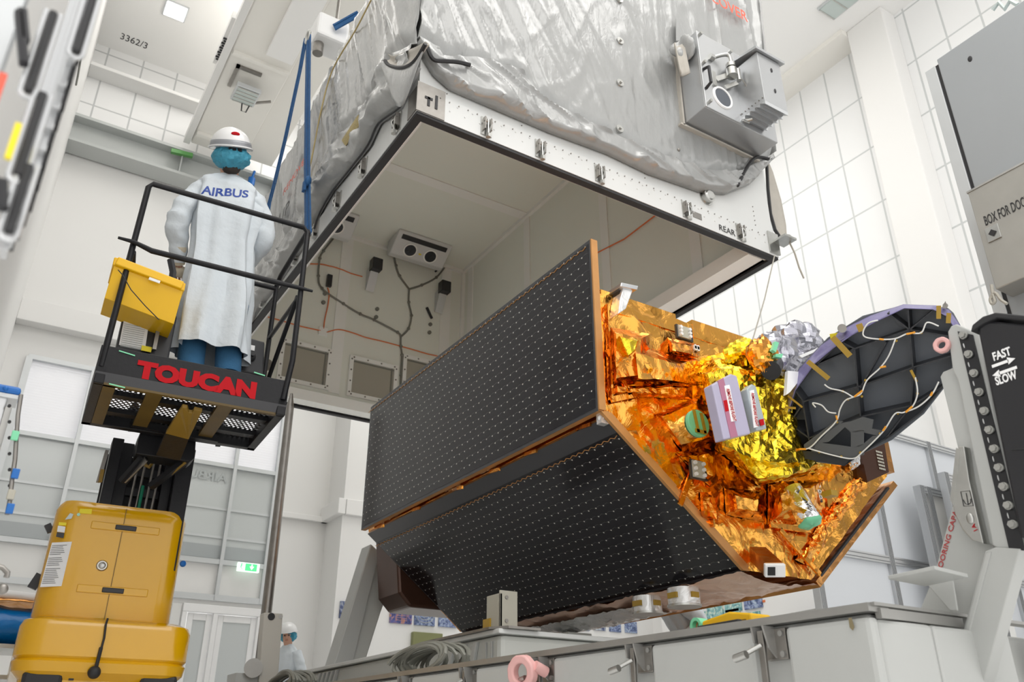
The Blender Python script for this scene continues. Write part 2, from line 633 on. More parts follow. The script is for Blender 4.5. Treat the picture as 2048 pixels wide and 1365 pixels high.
def solar_mat():                # black cells, pale contact dots on a 55 mm grid, thin wavy interconnect lines along the rows
    m = bpy.data.materials.new('solar_cells')
    m.use_nodes = True
    nt = m.node_tree
    N, L = nt.nodes, nt.links
    b = N['Principled BSDF']
    uv = N.new('ShaderNodeUVMap')
    uv.uv_map = 'uv'
    sp = N.new('ShaderNodeSeparateXYZ')
    L.new(uv.outputs[0], sp.inputs[0])
    P = 0.0545
    v = math_node(nt, 'DIVIDE', sp.outputs[1], P)
    row = math_node(nt, 'FLOOR', v)
    odd = math_node(nt, 'MULTIPLY', math_node(nt, 'MODULO', row, 2.0), 0.5)
    u = math_node(nt, 'ADD', math_node(nt, 'DIVIDE', sp.outputs[0], P * 1.25), odd)
    fu = math_node(nt, 'SUBTRACT', math_node(nt, 'FRACT', u), 0.5)
    fv = math_node(nt, 'SUBTRACT', math_node(nt, 'FRACT', v), 0.5)
    au = math_node(nt, 'MULTIPLY', fu, 1.25)
    d = math_node(nt, 'SQRT', math_node(nt, 'ADD', math_node(nt, 'MULTIPLY', au, au), math_node(nt, 'MULTIPLY', fv, fv)))
    dot = math_node(nt, 'LESS_THAN', d, 0.085)
    wav = math_node(nt, 'MULTIPLY', math_node(nt, 'ABSOLUTE', fu), 0.35)
    ln = math_node(nt, 'LESS_THAN', math_node(nt, 'ABSOLUTE', math_node(nt, 'ADD', fv, wav)), 0.022)
    gap = math_node(nt, 'GREATER_THAN', math_node(nt, 'FRACT', math_node(nt, 'MULTIPLY', u, 4.0)), 0.3)
    ln = math_node(nt, 'MULTIPLY', math_node(nt, 'MULTIPLY', ln, gap), 0.13)
    mx = N.new('ShaderNodeMix')
    mx.data_type = 'RGBA'
    L.new(math_node(nt, 'MAXIMUM', dot, ln), mx.inputs[0])
    mx.inputs[6].default_value = (0.012, 0.011, 0.014, 1)
    mx.inputs[7].default_value = (0.62, 0.60, 0.55, 1)
    L.new(mx.outputs[2], b.inputs['Base Color'])
    b.inputs['Roughness'].default_value = 0.16
    b.inputs['Specular IOR Level'].default_value = 0.42
    return m


M['solar'] = solar_mat()
M['solar_edge'] = mat('panel_edge_kapton', (0.55, 0.27, 0.09), 0.4, 0.4, var=0.15, vs=12)
M['panel_border'] = mat('panel_border', (0.05, 0.05, 0.055), 0.35)
# ============================================================ THE HALL
FY, RX, CZ, LX = 15.0, 12.5, 13.25, -0.32
struct('floor', MB().box((-0.6, -7, ZF - 0.1), (RX + 0.3, FY + 0.3, ZF)), M['floor'])
struct('ceiling', MB().box((-0.6, -7, CZ), (RX + 0.3, FY + 0.3, CZ + 0.2)), M['ceiling'])
struct('wall_left', MB().box((LX - 0.25, 0.9, ZF), (LX, FY + 0.3, CZ)), M['white_wall'])
# far wall: the part with the glazing and door, plain above it, tiles under the ceiling
w = MB()
w.box((LX, FY, 6.45), (5.4, FY + 0.25, 11.2))
w.box((LX, FY, ZF), (3.1, FY + 0.25, 2.81))
w.box((4.42, FY, ZF), (5.4, FY + 0.25, 6.45))
w.box((3.1, FY, 2.73), (4.42, FY + 0.25, 2.81))
w.box((LX, FY, 2.81), (0.0, FY + 0.25, 6.45))
w.box((5.4, 14.2, ZF), (RX + 0.25, FY + 0.25, CZ))
struct('wall_far', w, M['white_wall'])
struct('wall_far_upper', MB().box((LX, FY, 11.1), (5.4, FY + 0.25, CZ)), M['tile_f'])
# step at the ledge height and ledges
struct('trim_1', MB().box((4.40, FY - 0.1, 4.34), (5.40, FY, 4.44)).box((5.28, 14.12, 4.34), (5.42, FY, 4.62)).box((5.43, 14.12, 4.34), (RX, 14.2, 4.62)), M['white_wall'], bevel=0.01)
struct('trim_2', MB().box((LX, FY - 0.25, 6.95), (5.4, FY, 7.35)), M['white_wall'], bevel=0.01)
struct('trim_3', MB().box((LX, FY - 0.40, 12.38), (1.75, FY, 12.46)), M['white_wall'], bevel=0.01)
# right wall: tile panels above, plain below, column and soffit
struct('wall_right', MB().box((RX, -2, ZF), (RX + 0.25, 14.3, 4.2)), M['white_wall'])
struct('wall_right_upper', MB().box((RX, -2, 4.2), (RX + 0.25, 14.3, CZ)), M['tile_r'])
struct('column_right', MB().box((RX - 0.42, 6.05, ZF), (RX, 6.82, CZ)), M['white_wall'], bevel=0.02)
struct('column_right', MB().box((RX - 0.30, 12.9, ZF), (RX, 13.6, 3.9)), M['white_wall'], bevel=0.02)
struct('trim_4', MB().box((RX - 0.58, 6.82, CZ - 0.12), (RX, 14.2, CZ)), M['cream'])

# glazing in the far wall
wm = MB()
XS = (0.02, 1.0, 2.13, 3.6, 4.38)
for i, x in enumerate(XS):
    ww = 0.10 if i in (0, 4) else 0.06
    wm.box((x - ww / 2, FY - 0.06, 2.81), (x + ww / 2, FY + 0.12, 6.42))
for z, t in ((6.42, 0.08), (5.12, 0.07), (3.44, 0.08), (2.85, 0.10)):
    wm.box((0.0, FY - 0.05, z - t / 2), (4.42, FY + 0.1, z + t / 2))
win = struct('window_1', wm, M['alu_matt'])
bl = MB()
n = 26
for i in range(n):
    z0 = 5.17 + i * (1.21 / n)
    bl.prism([(0.05, FY + 0.03, z0), (0.05, FY + 0.055, z0 + 0.005), (0.05, FY + 0.035, z0 + 1.21 / n)], (4.28, 0, 0))
bl.build('blind', M['blind'], win)
g = MB().box((0.05, FY + 0.02, 3.47), (4.33, FY + 0.04, 5.1))
g.build('frosted_pane', M['glass_grey'], win)
g = MB()
for z in (4.35, 3.86):
    g.box((0.05, FY + 0.0, z - 0.02), (4.33, FY + 0.02, z + 0.02))
g.build('glazing_bar', M['alu_matt'], win)
MB().box((0.05, FY + 0.012, 3.5), (4.33, FY + 0.019, 3.72)).build('banner', mat('smoked_band', (0.42, 0.45, 0.46), 0.3), win)
MB().box((0.05, FY + 0.02, 2.9), (4.33, FY + 0.05, 3.4)).build('lower_panel', M['white_wall'], win)
text('AIRBUS', (3.50, FY - 0.002, 4.83), (-1, 0, 0), (0, 0, 1), 0.22, M['grey_print'], 'mirrored_lettering', win, width=0.78, bold=0.02)

# door
dr = MB()
for x0, x1 in ((3.1, 3.18), (4.34, 4.42), (3.60, 3.68)):
    dr.box((x0, FY - 0.05, ZF), (x1, FY + 0.08, 2.598))
dr.box((3.1, FY - 0.05, 2.60), (4.42, FY + 0.08, 2.73))
door = struct('door_1', dr, M['white_print'], bevel=0.008)
lf = MB()
for (x0, x1) in ((3.2, 3.59), (3.69, 4.33)):
    lf.box((x0, FY - 0.01, ZF), (x0 + 0.09, FY + 0.04, 2.59)).box((x1 - 0.09, FY - 0.01, ZF), (x1, FY + 0.04, 2.59))
    lf.box((x0 + 0.091, FY - 0.008, 2.48), (x1 - 0.091, FY + 0.038, 2.588)).box((x0 + 0.091, FY - 0.008, ZF), (x1 - 0.091, FY + 0.038, 0.65))
lf.build('door_leaf', M['white_print'], door, bevel=0.006)
MB().box((3.28, FY + 0.01, 0.65), (3.52, FY + 0.02, 2.5)).box((3.77, FY + 0.01, 0.65), (4.25, FY + 0.02, 2.5)).build('door_glass', M['glass_grey'], door)
MB().box((3.71, FY - 0.07, 1.4), (3.84, FY - 0.03, 1.43)).cyl((3.73, FY - 0.05, 1.415), (3.73, FY, 1.415), 0.015).build('door_handle', M['metal'], door)
struct('door_2', MB().box((2.93, FY - 0.02, ZF), (3.08, FY + 0.02, 2.72)), M['partition_light'])

# exit sign under the glazing
ex = thing('exit_sign', 'small green and white emergency exit sign on the glazing above the door', 'exit sign', (4.05, FY - 0.1, 3.38))
MB().box((3.86, FY - 0.13, 3.31), (4.24, FY - 0.07, 3.46)).build('sign_body', M['exit_white'], ex, bevel=0.01)
MB().box((3.99, FY - 0.135, 3.325), (4.19, FY - 0.128, 3.445)).build('green_panel', M['exit_green'], ex)
a = MB().prism([(4.14, FY - 0.137, 3.40), (4.10, FY - 0.137, 3.34), (4.06, FY - 0.137, 3.40)], (0, -0.004, 0)).box((4.09, FY - 0.141, 3.39), (4.11, FY - 0.137, 3.435))
a.build('arrow', M['exit_white'], ex)
a = MB().sph((3.925, FY - 0.132, 3.43), 0.012).bar((3.92, FY - 0.133, 3.42), (3.915, FY - 0.133, 3.375), 0.014, 0.006).bar((3.915, FY - 0.133, 3.38), (3.945, FY - 0.133, 3.335), 0.01, 0.005).bar((3.915, FY - 0.133, 3.38), (3.885, FY - 0.133, 3.345), 0.01, 0.005).bar((3.92, FY - 0.133, 3.41), (3.95, FY - 0.133, 3.39), 0.008, 0.005)
a.build('running_figure', M['exit_green'], ex)

# grey steel beam in front of the far wall
sb = thing('steel_beam', 'long grey steel beam running along the top of the plain far wall', 'beam', (2.0, 14.6, 10.5))
MB().box((LX, 14.5, 11.05), (6.0, 14.95, 11.11)).box((LX, 14.5, 10.5), (6.0, 14.95, 10.56)).build('flange', M['steel_grey'], sb)
MB().box((LX, 14.72, 10.56), (6.0, 14.76, 11.05)).build('web', M['steel_grey'], sb)
s = MB()
for x in (1.6, 3.4, 5.2):
    s.box((x, 14.52, 10.56), (x + 0.02, 14.72, 11.05))
s.build('stiffener', M['steel_grey'], sb)

# crane runway: cream girder along the hall
cr = thing('crane_girder', 'broad cream crane girder running overhead towards the far wall', 'crane girder', (2.4, 10, 11.2))
MB().box((1.70, 2.0, 11.25), (2.72, 14.45, 12.0)).build('box_girder', M['cream'], cr, bevel=0.02)
MB().box((1.56, 2.0, 11.20), (1.68, 14.45, 11.36)).build('rail', M['white_wall'], cr, bevel=0.01)
MB().box((2.72, 2.0, 11.32), (3.30, 14.45, 11.6)).build('side_girder', M['cream'], cr, bevel=0.02)
MB().box((2.20, 9.3, 11.16), (2.66, 11.3, 11.25)).build('underside_panel', M['ceiling'], cr, bevel=0.01)
MB().box((1.72, 11.55, 11.18), (2.70, 11.62, 11.25)).box((1.72, 14.0, 11.18), (2.70, 14.1, 11.25)).build_each('splice_plate', M['cream'], cr)
MB().box((1.50, 10.9, 11.28), (1.66, 12.1, 11.42)).build('cable_tray', M['white_wall'], cr)
MB().box((1.86, 11.85, 11.21), (2.30, 11.92, 11.26)).box((1.86, 11.85, 11.21), (1.92, 12.45, 11.26)).build('lamp_bracket', M['metal_dark'], cr)
t = MB()
for i in range(10):
    t.box((1.50 + 0.02 * (i % 2), 11.4 + i * 0.06, 11.262), (1.60, 11.43 + i * 0.06, 11.282))
t.build('slot_row', M['black'], cr)
text('3362/3', (0.05, 14.62, CZ - 0.004), (1, 0.02, 0), (0, -1, 0), 0.26, M['dark_print'], 'ceiling_number', None, width=0.50)
bpy.data.objects['ceiling_number']['label'] = 'black number 3362/3 painted on the ceiling above the far wall'
bpy.data.objects['ceiling_number']['category'] = 'number'


def floodlight(c, X, Y, sx, sy, label, glass, nm='floodlight', ribs=4, h=0.09):
    X, Y = V(X).normalized(), V(Y).normalized()
    Z = X.cross(Y)
    if Z.z > 0:
        Z = -Z
    c = V(c)
    t = thing(nm, label, 'lamp', c)
    MB().obox(c - Z * h / 2, X, Y, Z, sx / 2 + 0.03, sy / 2 + 0.03, h / 2).build('housing', M['alu_matt'], t, bevel=0.008)
    MB().obox(c + Z * 0.006, X, Y, Z, sx / 2, sy / 2, 0.006).build('diffuser', M[glass], t)
    if ribs:
        r = MB()
        for i in range(ribs + 1):
            yy = (i / ribs - 0.5) * sy
            r.obox(c + Y * yy + Z * 0.014, X, Y, Z, sx / 2, 0.012, 0.006)
        r.build('grille', M['metal'], t)
    return t


floodlight((0.82, 13.30, CZ - 0.03), (1, 0, 0), (0, 1, 0), 0.36, 0.36, 'small square lit ceiling light above the painted number', 'lamp_on', 'ceiling_light', 0, 0.05)
floodlight((11.35, 6.25, CZ - 0.05), (1, 0, 0), (0, 1, 0), 0.42, 0.9, 'long unlit grille light in the ceiling by the right wall', 'lamp_off', 'ceiling_light', 3, 0.06)
fl = floodlight((2.17, 12.3, 11.0), (1, 0, 0), (0, 1, 0.1), 0.36, 0.42, 'square floodlight hanging under the cream crane girder', 'lamp_off')
MB().tube([(2.17, 12.5, 11.0), (2.2, 12.62, 10.93), (2.28, 12.62, 10.93), (2.3, 12.5, 11.0)], 0.012).build('power_cable', M['black'], fl)
MB().bar((2.17, 12.3, 11.05), (2.17, 12.3, 11.25), 0.05, 0.05).bar((2.3, 12.45, 11.02), (2.62, 12.3, 11.1), 0.04, 0.03).build('mounting_arm', M['metal_dark'], fl)

# crane hook block with its lamps, seen beside the container
p = PZ((655, 90), 9.2)
hb = thing('crane_hook_block', 'white crane hook block holding the blue lifting slings above the container', 'hook block', p)
MB().box(p - V((0.22, 0.2, 0.05)), p + V((0.22, 0.2, 0.35))).build('block_body', M['white_print'], hb, bevel=0.04)
MB().cyl(p + V((-0.12, 0, -0.02)), p + V((-0.12, 0, -0.22)), 0.07).cyl(p + V((0.08, 0, 0.34)), p + V((0.08, 0, 11.25 - p.z)), 0.02).build('hoist_rope', M['metal_dark'], hb, smooth=True)
floodlight(PZ((637, 96), 12.4), (1, 0, 0), (0, 1, 0), 0.35, 0.3, 'small striped lamp unit beside the crane hook block', 'lamp_off', 'ceiling_light', 3, 0.06)
floodlight(PZ((634, 128), 12.9), (1, 0, 0), (0, 1, 0), 0.30, 0.42, 'lit ceiling light seen between the blue slings and the cover', 'lamp_on', 'ceiling_light', 0, 0.05)

# green strip lamp lying on the beam
MBs = MB().bar(PY((342, 302), 14.5), PY((385, 312), 14.5), 0.08, 0.08)
tag(MBs.build('valve_handle', mat('green_grip', (0.12, 0.35, 0.10), 0.4)), 'short dark and green cylinder lying on the grey steel beam', 'handle')
q = PY((503, 362), 14.5)
tag(MB().cyl(q + V((0, 0, -0.12)), q + V((0, 0, 0.06)), 0.07).cyl(q + V((0, 0, 0.05)), q + V((0.03, 0, 0.25)), 0.025).build('blue_valve', M['blue_plastic'], smooth=True), 'small blue valve on the grey steel beam beside the worker', 'valve')


def art_mat(name, cols, sc, seed):
    m = bpy.data.materials.new(name)
    m.use_nodes = True
    nt = m.node_tree
    b = nt.nodes['Principled BSDF']
    tc = nt.nodes.new('ShaderNodeTexCoord')
    mp = nt.nodes.new('ShaderNodeMapping')
    mp.inputs['Location'].default_value = (seed * 3.1, seed * 1.7, seed)
    nt.links.new(tc.outputs['Object'], mp.inputs[0])
    nz = nt.nodes.new('ShaderNodeTexNoise')
    nz.inputs['Scale'].default_value = sc
    nz.inputs['Detail'].default_value = 6
    nz.inputs['Distortion'].default_value = 2
    nt.links.new(mp.outputs[0], nz.inputs[0])
    cr_ = nt.nodes.new('ShaderNodeValToRGB')
    e = cr_.color_ramp.elements
    e[0].position, e[1].position = 0.35, 0.65
    e[0].color, e[1].color = cols[0] + (1,), cols[2] + (1,)
    k = e.new(0.5)
    k.color = cols[1] + (1,)
    nt.links.new(nz.outputs[0], cr_.inputs[0])
    nt.links.new(cr_.outputs[0], b.inputs['Base Color'])
    return m


A1 = [((0.02, 0.03, 0.06), (0.12, 0.15, 0.30), (0.55, 0.60, 0.62)), ((0.03, 0.03, 0.10), (0.10, 0.12, 0.35), (0.55, 0.25, 0.15)),
      ((0.04, 0.07, 0.15), (0.20, 0.25, 0.45), (0.45, 0.55, 0.65)), ((0.10, 0.25, 0.28), (0.25, 0.50, 0.50), (0.75, 0.80, 0.65))]
WHERE = {'far': [((680, 1203), (712, 1240), 'dark printed photograph on the white wall, left of the grey stand leg', 0),
                 ((780, 1212), (822, 1250), 'navy photograph of a red latticed frame, right of the grey stand leg', 1),
                 ((829, 1216), (868, 1254), 'blue photograph of a round ringed object beside the latticed one', 2),
                 ((877, 1221), (912, 1257), 'blue and red photograph beside the black panel corner', 2),
                 ((1122, 1243), (1130, 1262), 'sliver of a blue photograph on the far wall under the satellite', 2),
                 ((1153, 1243), (1178, 1263), 'first blue photograph of the row under the satellite belly', 2),
                 ((1186, 1242), (1210, 1263), 'pale photograph between two blue ones under the satellite belly', 0),
                 ((1217, 1241), (1241, 1266), 'blue photograph of dark shapes under the two silver discs', 2),
                 ((1248, 1243), (1273, 1268), 'violet photograph nearest the corner of the hall', 2)]}
for a, b, lab, k in WHERE['far']:
    p, q = PY(a, 14.2), PY(b, 14.2)
    t = tag(MB().box((p.x, 14.17, min(p.z, q.z)), (q.x, 14.199, max(p.z, q.z))).build('wall_photograph', art_mat('photograph', A1[k], 5 + k * 3, p.x), bevel=0.003), lab, 'picture', 'photographs on the hall walls')
    if k == 1:
        fr = MB()
        for i in range(6):
            z = q.z + 0.05 + i * 0.04
            fr.box((p.x + 0.12, 14.166, z), (q.x - 0.1, 14.1705, z + 0.006))
        for i in range(3):
            x = p.x + 0.12 + i * 0.10
            fr.box((x, 14.166, q.z + 0.04), (x + 0.006, 14.1705, p.z - 0.02))
        fr.build('printed_frame', mat('pale_red_print', (0.55, 0.30, 0.25), 0.5), t)
    if k == 2 and a[0] == 829:
        c = V(((p.x + q.x) / 2, 14.169, (p.z + q.z) / 2))
        for i, rr in enumerate((0.17, 0.12, 0.07)):
            ring = [c + V((rr * math.cos(u * 0.3142), 0, 0.6 * rr * math.sin(u * 0.3142) + 0.02 * i)) for u in range(20)]
            MB().tube(ring, 0.006, 5, closed=True).build('printed_ring', M['grey_print'], t)
rows = [((1415, 1213), 0.42, 0.30, 3, 'teal photograph on the right wall, partly behind the silver disc'),
        ((1449, 1192), 0.42, 0.33, 3, 'pale teal photograph, upper row, second before the corner'),
        ((1487, 1185), 0.44, 0.33, 2, 'grey blue photograph, upper row, nearest the shelf rack'),
        ((1390, 1228), 0.38, 0.30, 3, 'green grey photograph behind the bending worker'),
        ((1449, 1222), 0.40, 0.24, 3, 'teal photograph, lower row, above the yellow box'),
        ((1411, 1240), 0.40, 0.22, 2, 'dark teal photograph, lower row, left of the yellow box'),
        ((1490, 1228), 0.38, 0.22, 3, 'small teal photograph, lower row, right of the yellow box')]
for i, (a, wd, hh, k, lab) in enumerate(rows):
    p = PX(a, RX)
    tag(MB().box((RX - 0.03, p.y - wd, p.z - hh), (RX - 0.001, p.y, p.z)).build('wall_photograph', art_mat('photograph', A1[k], 6, i + 4), bevel=0.003), lab, 'picture', 'photographs on the hall walls')
p, q = PY((822, 1265), 14.2), PY((880, 1290), 14.2)
tag(MB().box((p.x, 14.1, 1.2), (q.x, 14.199, p.z)).build('notice_board', M['olive'], bevel=0.01), 'olive notice board low on the far wall under the photographs', 'board')
for a, mm, lab in (((1527, 1192), 'blue_plastic', 'tiny blue sticker on the right wall beside the photographs'), ((1524, 1204), 'orange_cable', 'tiny orange sticker on the right wall beside the photographs')):
    p = PX(a, RX)
    tag(MB().box((RX - 0.008, p.y - 0.08, p.z - 0.02), (RX, p.y, p.z + 0.02)).build('wall_sticker', M[mm]), lab, 'sticker')

# aluminium framed partitions right of the satellite
def partition(x0, x1, y, z0, z1, xs, zs, label, pm='partition'):
    t = thing('partition_screen', label, 'partition', ((x0 + x1) / 2, y, z0))
    fr = MB()
    for x in xs:
        fr.box((x - 0.045, y - 0.045, z0), (x + 0.045, y + 0.045, z1))
    fr.build('upright', M['alu'], t)
    fr = MB()
    for z in zs:
        fr.box((x0, y - 0.04, z - 0.045), (x1, y + 0.04, z + 0.045))
    fr.build('rail', M['alu'], t)
    gr = MB()
    for x in xs:
        for dx in (-0.03, -0.01, 0.01, 0.03):
            gr.box((x + dx - 0.004, y - 0.0475, z0), (x + dx + 0.004, y - 0.0445, z1))
    for z in zs:
        for dz in (-0.022, 0.022):
            gr.box((x0, y - 0.0435, z + dz - 0.004), (x1, y - 0.0405, z + dz + 0.004))
    gr.build('profile_groove', mat('groove_dark', (0.18, 0.19, 0.20), 0.5), t)
    MB().box((x0, y + 0.0, z0 + 0.05), (x1, y + 0.012, z1 - 0.02)).build('panel', M[pm], t)
    return t


partition(7.62, 12.2, 6.0, ZF, 4.17, (7.62, 8.93, 10.2, 11.5), (4.13, 2.50, 0.5), 'tall blue grey panelled partition with aluminium frame behind the orange satellite end')
partition(9.42, 10.1, 5.75, ZF, 3.40, (9.42, 9.56), (3.36,), 'narrow light framed screen standing in front of the tall partition', 'partition_light')
partition(9.62, 10.4, 5.55, ZF, 3.55, (9.66, 10.15), (3.50, 1.6), 'taller light framed screen beside the white lifting post', 'partition_light')

# shelf rack and boxes at the right wall
rk = thing('storage_rack', 'low wire rack standing by the right wall under the satellite end', 'rack', (11.6, 9.6, 0))
p0, p1 = PX((1543, 1240), 11.9), PX((1632, 1220), 11.9)
r = MB()
for z in (2.62, 2.5, 2.38, 2.2):
    r.bar((11.9, p0.y, z), (11.9, p1.y, z + 0.02), 0.02, 0.02)
for y in (p0.y, (p0.y + p1.y) / 2, p1.y):
    r.box((11.88, y - 0.02, ZF), (11.92, y + 0.02, 2.64))
    r.box((12.38, y - 0.02, ZF), (12.42, y + 0.02, 2.64))
r.build('frame', M['metal'], rk)
MB().box((11.9, p1.y, 2.18), (12.42, p0.y, 2.2)).build('shelf', M['metal'], rk)
for i, (fr_, lab) in enumerate(((0.16, 'clear lidded storage box with a blue clip, far one on the rack'), (0.74, 'larger clear storage box with blue lid, near one on the rack'))):
    y = p0.y + (p1.y - p0.y) * fr_
    sbx = thing('storage_box', lab, 'box', (12.1, y, 2.2), 'storage boxes on the wire rack')
    MB().box((11.95, y - 0.28, 2.2), (12.35, y + 0.28, 2.42)).build('tub', M['partition_light'], sbx, bevel=0.02)
    MB().box((11.94, y - 0.16, 2.43), (12.2, y + 0.1, 2.50)).build('clip', M['blue_plastic'], sbx, bevel=0.02)
    MB().box((11.94, y - 0.05, 2.26), (11.948, y + 0.12, 2.34)).build('label_sticker', M['yellow_label'], sbx)
# wire running down the left wall
MB_w = MB().tube([PX(p, LX + 0.01) for p in ((196, 0), (178, 60), (163, 108), (156, 150), (152, 170))], 0.012, 6)
tag(MB_w.build('wall_cable', M['grey_cable']), 'thin dark cable hanging down the white left wall', 'cable')
# ============================================================ THE TRANSPORT CONTAINER
X0, X1, Y0, Y1, Z0 = 1.88, 5.46, 4.20, 9.98, 4.50
ct = thing('transport_container', 'large white open bottomed transport container hanging above the satellite', 'container', ((X0 + X1) / 2, (Y0 + Y1) / 2, Z0))


def zA(y):
    return 6.95 + (5.70 - 6.95) * (y - Y0) / (Y1 - Y0)


def xB(y):
    return 2.30 + 0.38 * (y - Y0) / (Y1 - Y0)


t = 0.08
MB().prism([(X0, Y0, Z0), (X1, Y0, Z0), (X1, Y0, 8), (xB(Y0), Y0, 8), (X0, Y0, zA(Y0))], (0, t, 0)).build('rear_wall', M['box_white'], ct)
MB().prism([(X0, Y1, Z0), (X1, Y1, Z0), (X1, Y1, 8), (xB(Y1), Y1, 8), (X0, Y1, zA(Y1))], (0, -t, 0)).build('end_wall', M['box_in'], ct)
MB().prism([(X0, Y0 + t, Z0), (X0, Y1 - t, Z0), (X0, Y1 - t, zA(Y1)), (X0, Y0 + t, zA(Y0))], (t, 0, 0)).build('side_wall', M['box_white'], ct)
MB().prism([(X0, Y0 + t, zA(Y0)), (X0, Y1 - t, zA(Y1)), (xB(Y1), Y1 - t, 8), (xB(Y0), Y0 + t, 8)], (t, 0, 0)).build('side_wall', M['box_white'], ct)
MB().box((X1 - t, Y0 + t, Z0), (X1, Y1 - t, 8)).build('side_wall', M['box_in'], ct)
MB().box((2.70, Y0, 7.92), (X1, Y1, 8.0)).build('roof', M['box_white'], ct)
MB().box((2.45, Y0 + t, 7.2), (X1 - t, Y1 - t, 7.25)).build('inner_ceiling', M['box_in'], ct)
# battens and seams of the lining
b = MB()
for y in (8.05, 6.1):
    b.box((2.5, y, 7.185), (X1 - t, y + 0.16, 7.2))
for y in (9.6, 8.05, 6.4, 5.0):
    b.box((X1 - t - 0.012, y, Z0 + 0.25), (X1 - t, y + 0.14, 7.2))
for x in (3.40, 5.0):
    b.box((x, Y1 - t - 0.012, Z0 + 0.25), (x + 0.16, Y1 - t, 7.2))
b.box((2.5, Y1 - t - 0.05, 7.15), (X1 - t, Y1 - t, 7.2)).box((X1 - t - 0.05, Y0 + t, 7.15), (X1 - t, Y1 - t, 7.2))
b.box((X1 - t - 0.05, Y1 - t - 0.05, Z0), (X1 - t, Y1 - t, 7.2))
b.build('batten', M['box_in2'], ct)
# lower edge frame, gasket and inner lip
bd = MB()
bd.box((X0 - 0.015, Y0 - 0.015, Z0), (X1 + 0.015, Y0, Z0 + 0.21)).box((X0 - 0.015, Y0, Z0), (X0, Y1, Z0 + 0.21))
bd.box((X1, Y0, Z0), (X1 + 0.015, Y1, Z0 + 0.21))
for i in range(56):
    x = X0 + 0.12 + i * (X1 - X0 - 0.2) / 55
    z = Z0 + 0.17 if i % 2 else Z0 + 0.11
    bd.cyl((x, Y0 - 0.02, z), (x, Y0 - 0.012, z), 0.006, n=6)
bd.build('edge_band', M['box_white'], ct)
rv = MB()
for i in range(44):
    x = X0 + 0.16 + i * (X1 - X0 - 0.3) / 43
    rv.cyl((x, Y0 - 0.022, Z0 + 0.185), (x, Y0 - 0.012, Z0 + 0.185), 0.005, n=6)
for x in (X0 + 0.22, X0 + 0.86, 3.95, 5.24):
    for k in range(5):
        rv.cyl((x, Y0 - 0.006, Z0 + 0.27 + k * 0.05), (x, Y0 + 0.001, Z0 + 0.27 + k * 0.05), 0.005, n=6)
rv.build('rivet_row', M['metal_dark'], ct)
gk = MB()
w_ = 0.05
gk.box((X0 - 0.01, Y0 - 0.01, Z0 - 0.025), (X1 + 0.01, Y0 + w_, Z0)).box((X0 - 0.01, Y1 - w_, Z0 - 0.025), (X1 + 0.01, Y1 + 0.01, Z0))
gk.box((X0 - 0.01, Y0 + w_, Z0 - 0.025), (X0 + w_, Y1 - w_, Z0)).box((X1 - w_, Y0 + w_, Z0 - 0.025), (X1 + 0.01, Y1 - w_, Z0))
gk.build('gasket', M['black'], ct)
lp = MB()
lp.box((X0 + w_, Y0 + w_, Z0 - 0.01), (X1 - w_, Y0 + 0.065, Z0 + 0.0)).box((X0 + w_, Y0 + 0.065, Z0 - 0.01), (X0 + 0.065, Y1 - w_, Z0))
lp.box((X1 - 0.26, Y0 + 0.09, Z0 + 0.0), (X1 - w_, Y1 - w_, Z0 + 0.14)).box((X0 + w_, Y1 - 0.26, Z0), (X1 - 0.26, Y1 - w_, Z0 + 0.14))
lp.build('inner_lip', M['box_in2'], ct)
# metal corner shoe
MB().box((X0 - 0.02, Y0 - 0.022, Z0 + 0.0), (X0 + 0.20, Y0 - 0.015, Z0 + 0.26)).box((X0 - 0.022, Y0 - 0.02, Z0), (X0 - 0.015, Y0 + 0.12, Z0 + 0.22)).build('corner_shoe', M['metal_dark'], ct)
MB().box((X0 + 0.04, Y0 - 0.026, Z0 + 0.13), (X0 + 0.10, Y0 - 0.022, Z0 + 0.15)).box((X0 + 0.06, Y0 - 0.026, Z0 + 0.07), (X0 + 0.08, Y0 - 0.022, Z0 + 0.15)).box((X0 + 0.12, Y0 - 0.026, Z0 + 0.07), (X0 + 0.14, Y0 - 0.022, Z0 + 0.19)).build('embossed_mark', M['black'], ct)


def latch(c, out, along):        # toggle latch: plate, cheeks, bolt, hook
    c, out, along = V(c), V(out), V(along)
    up = V((0, 0, 1))
    pl = MB().obox(c + out * 0.004, along, up, out, 0.045, 0.08, 0.004).build('latch_plate', M['metal'], ct)
    k = MB()
    for s in (-1, 1):
        k.obox(c + along * (0.026 * s) + out * 0.022 + up * 0.01, along, up, out, 0.005, 0.055, 0.018)
    k.cyl(c - along * 0.035 + out * 0.03 + up * 0.03, c + along * 0.035 + out * 0.03 + up * 0.03, 0.009, n=10)
    k.build('latch_cheek', M['metal_dark'], pl)
    k = MB().cyl(c + out * 0.03 + up * 0.05, c + out * 0.034 - up * 0.10, 0.009, n=10).cyl(c + out * 0.034 - up * 0.085, c + out * 0.034 - up * 0.115, 0.019, n=6)
    k.tube([c + out * 0.03 + along * 0.012 + up * 0.04, c + out * 0.05 + along * 0.014 - up * 0.01, c + out * 0.03 + along * 0.010 - up * 0.06], 0.006, 6)
    k.build('latch_bolt', M['metal'], pl, smooth=True)
    return pl


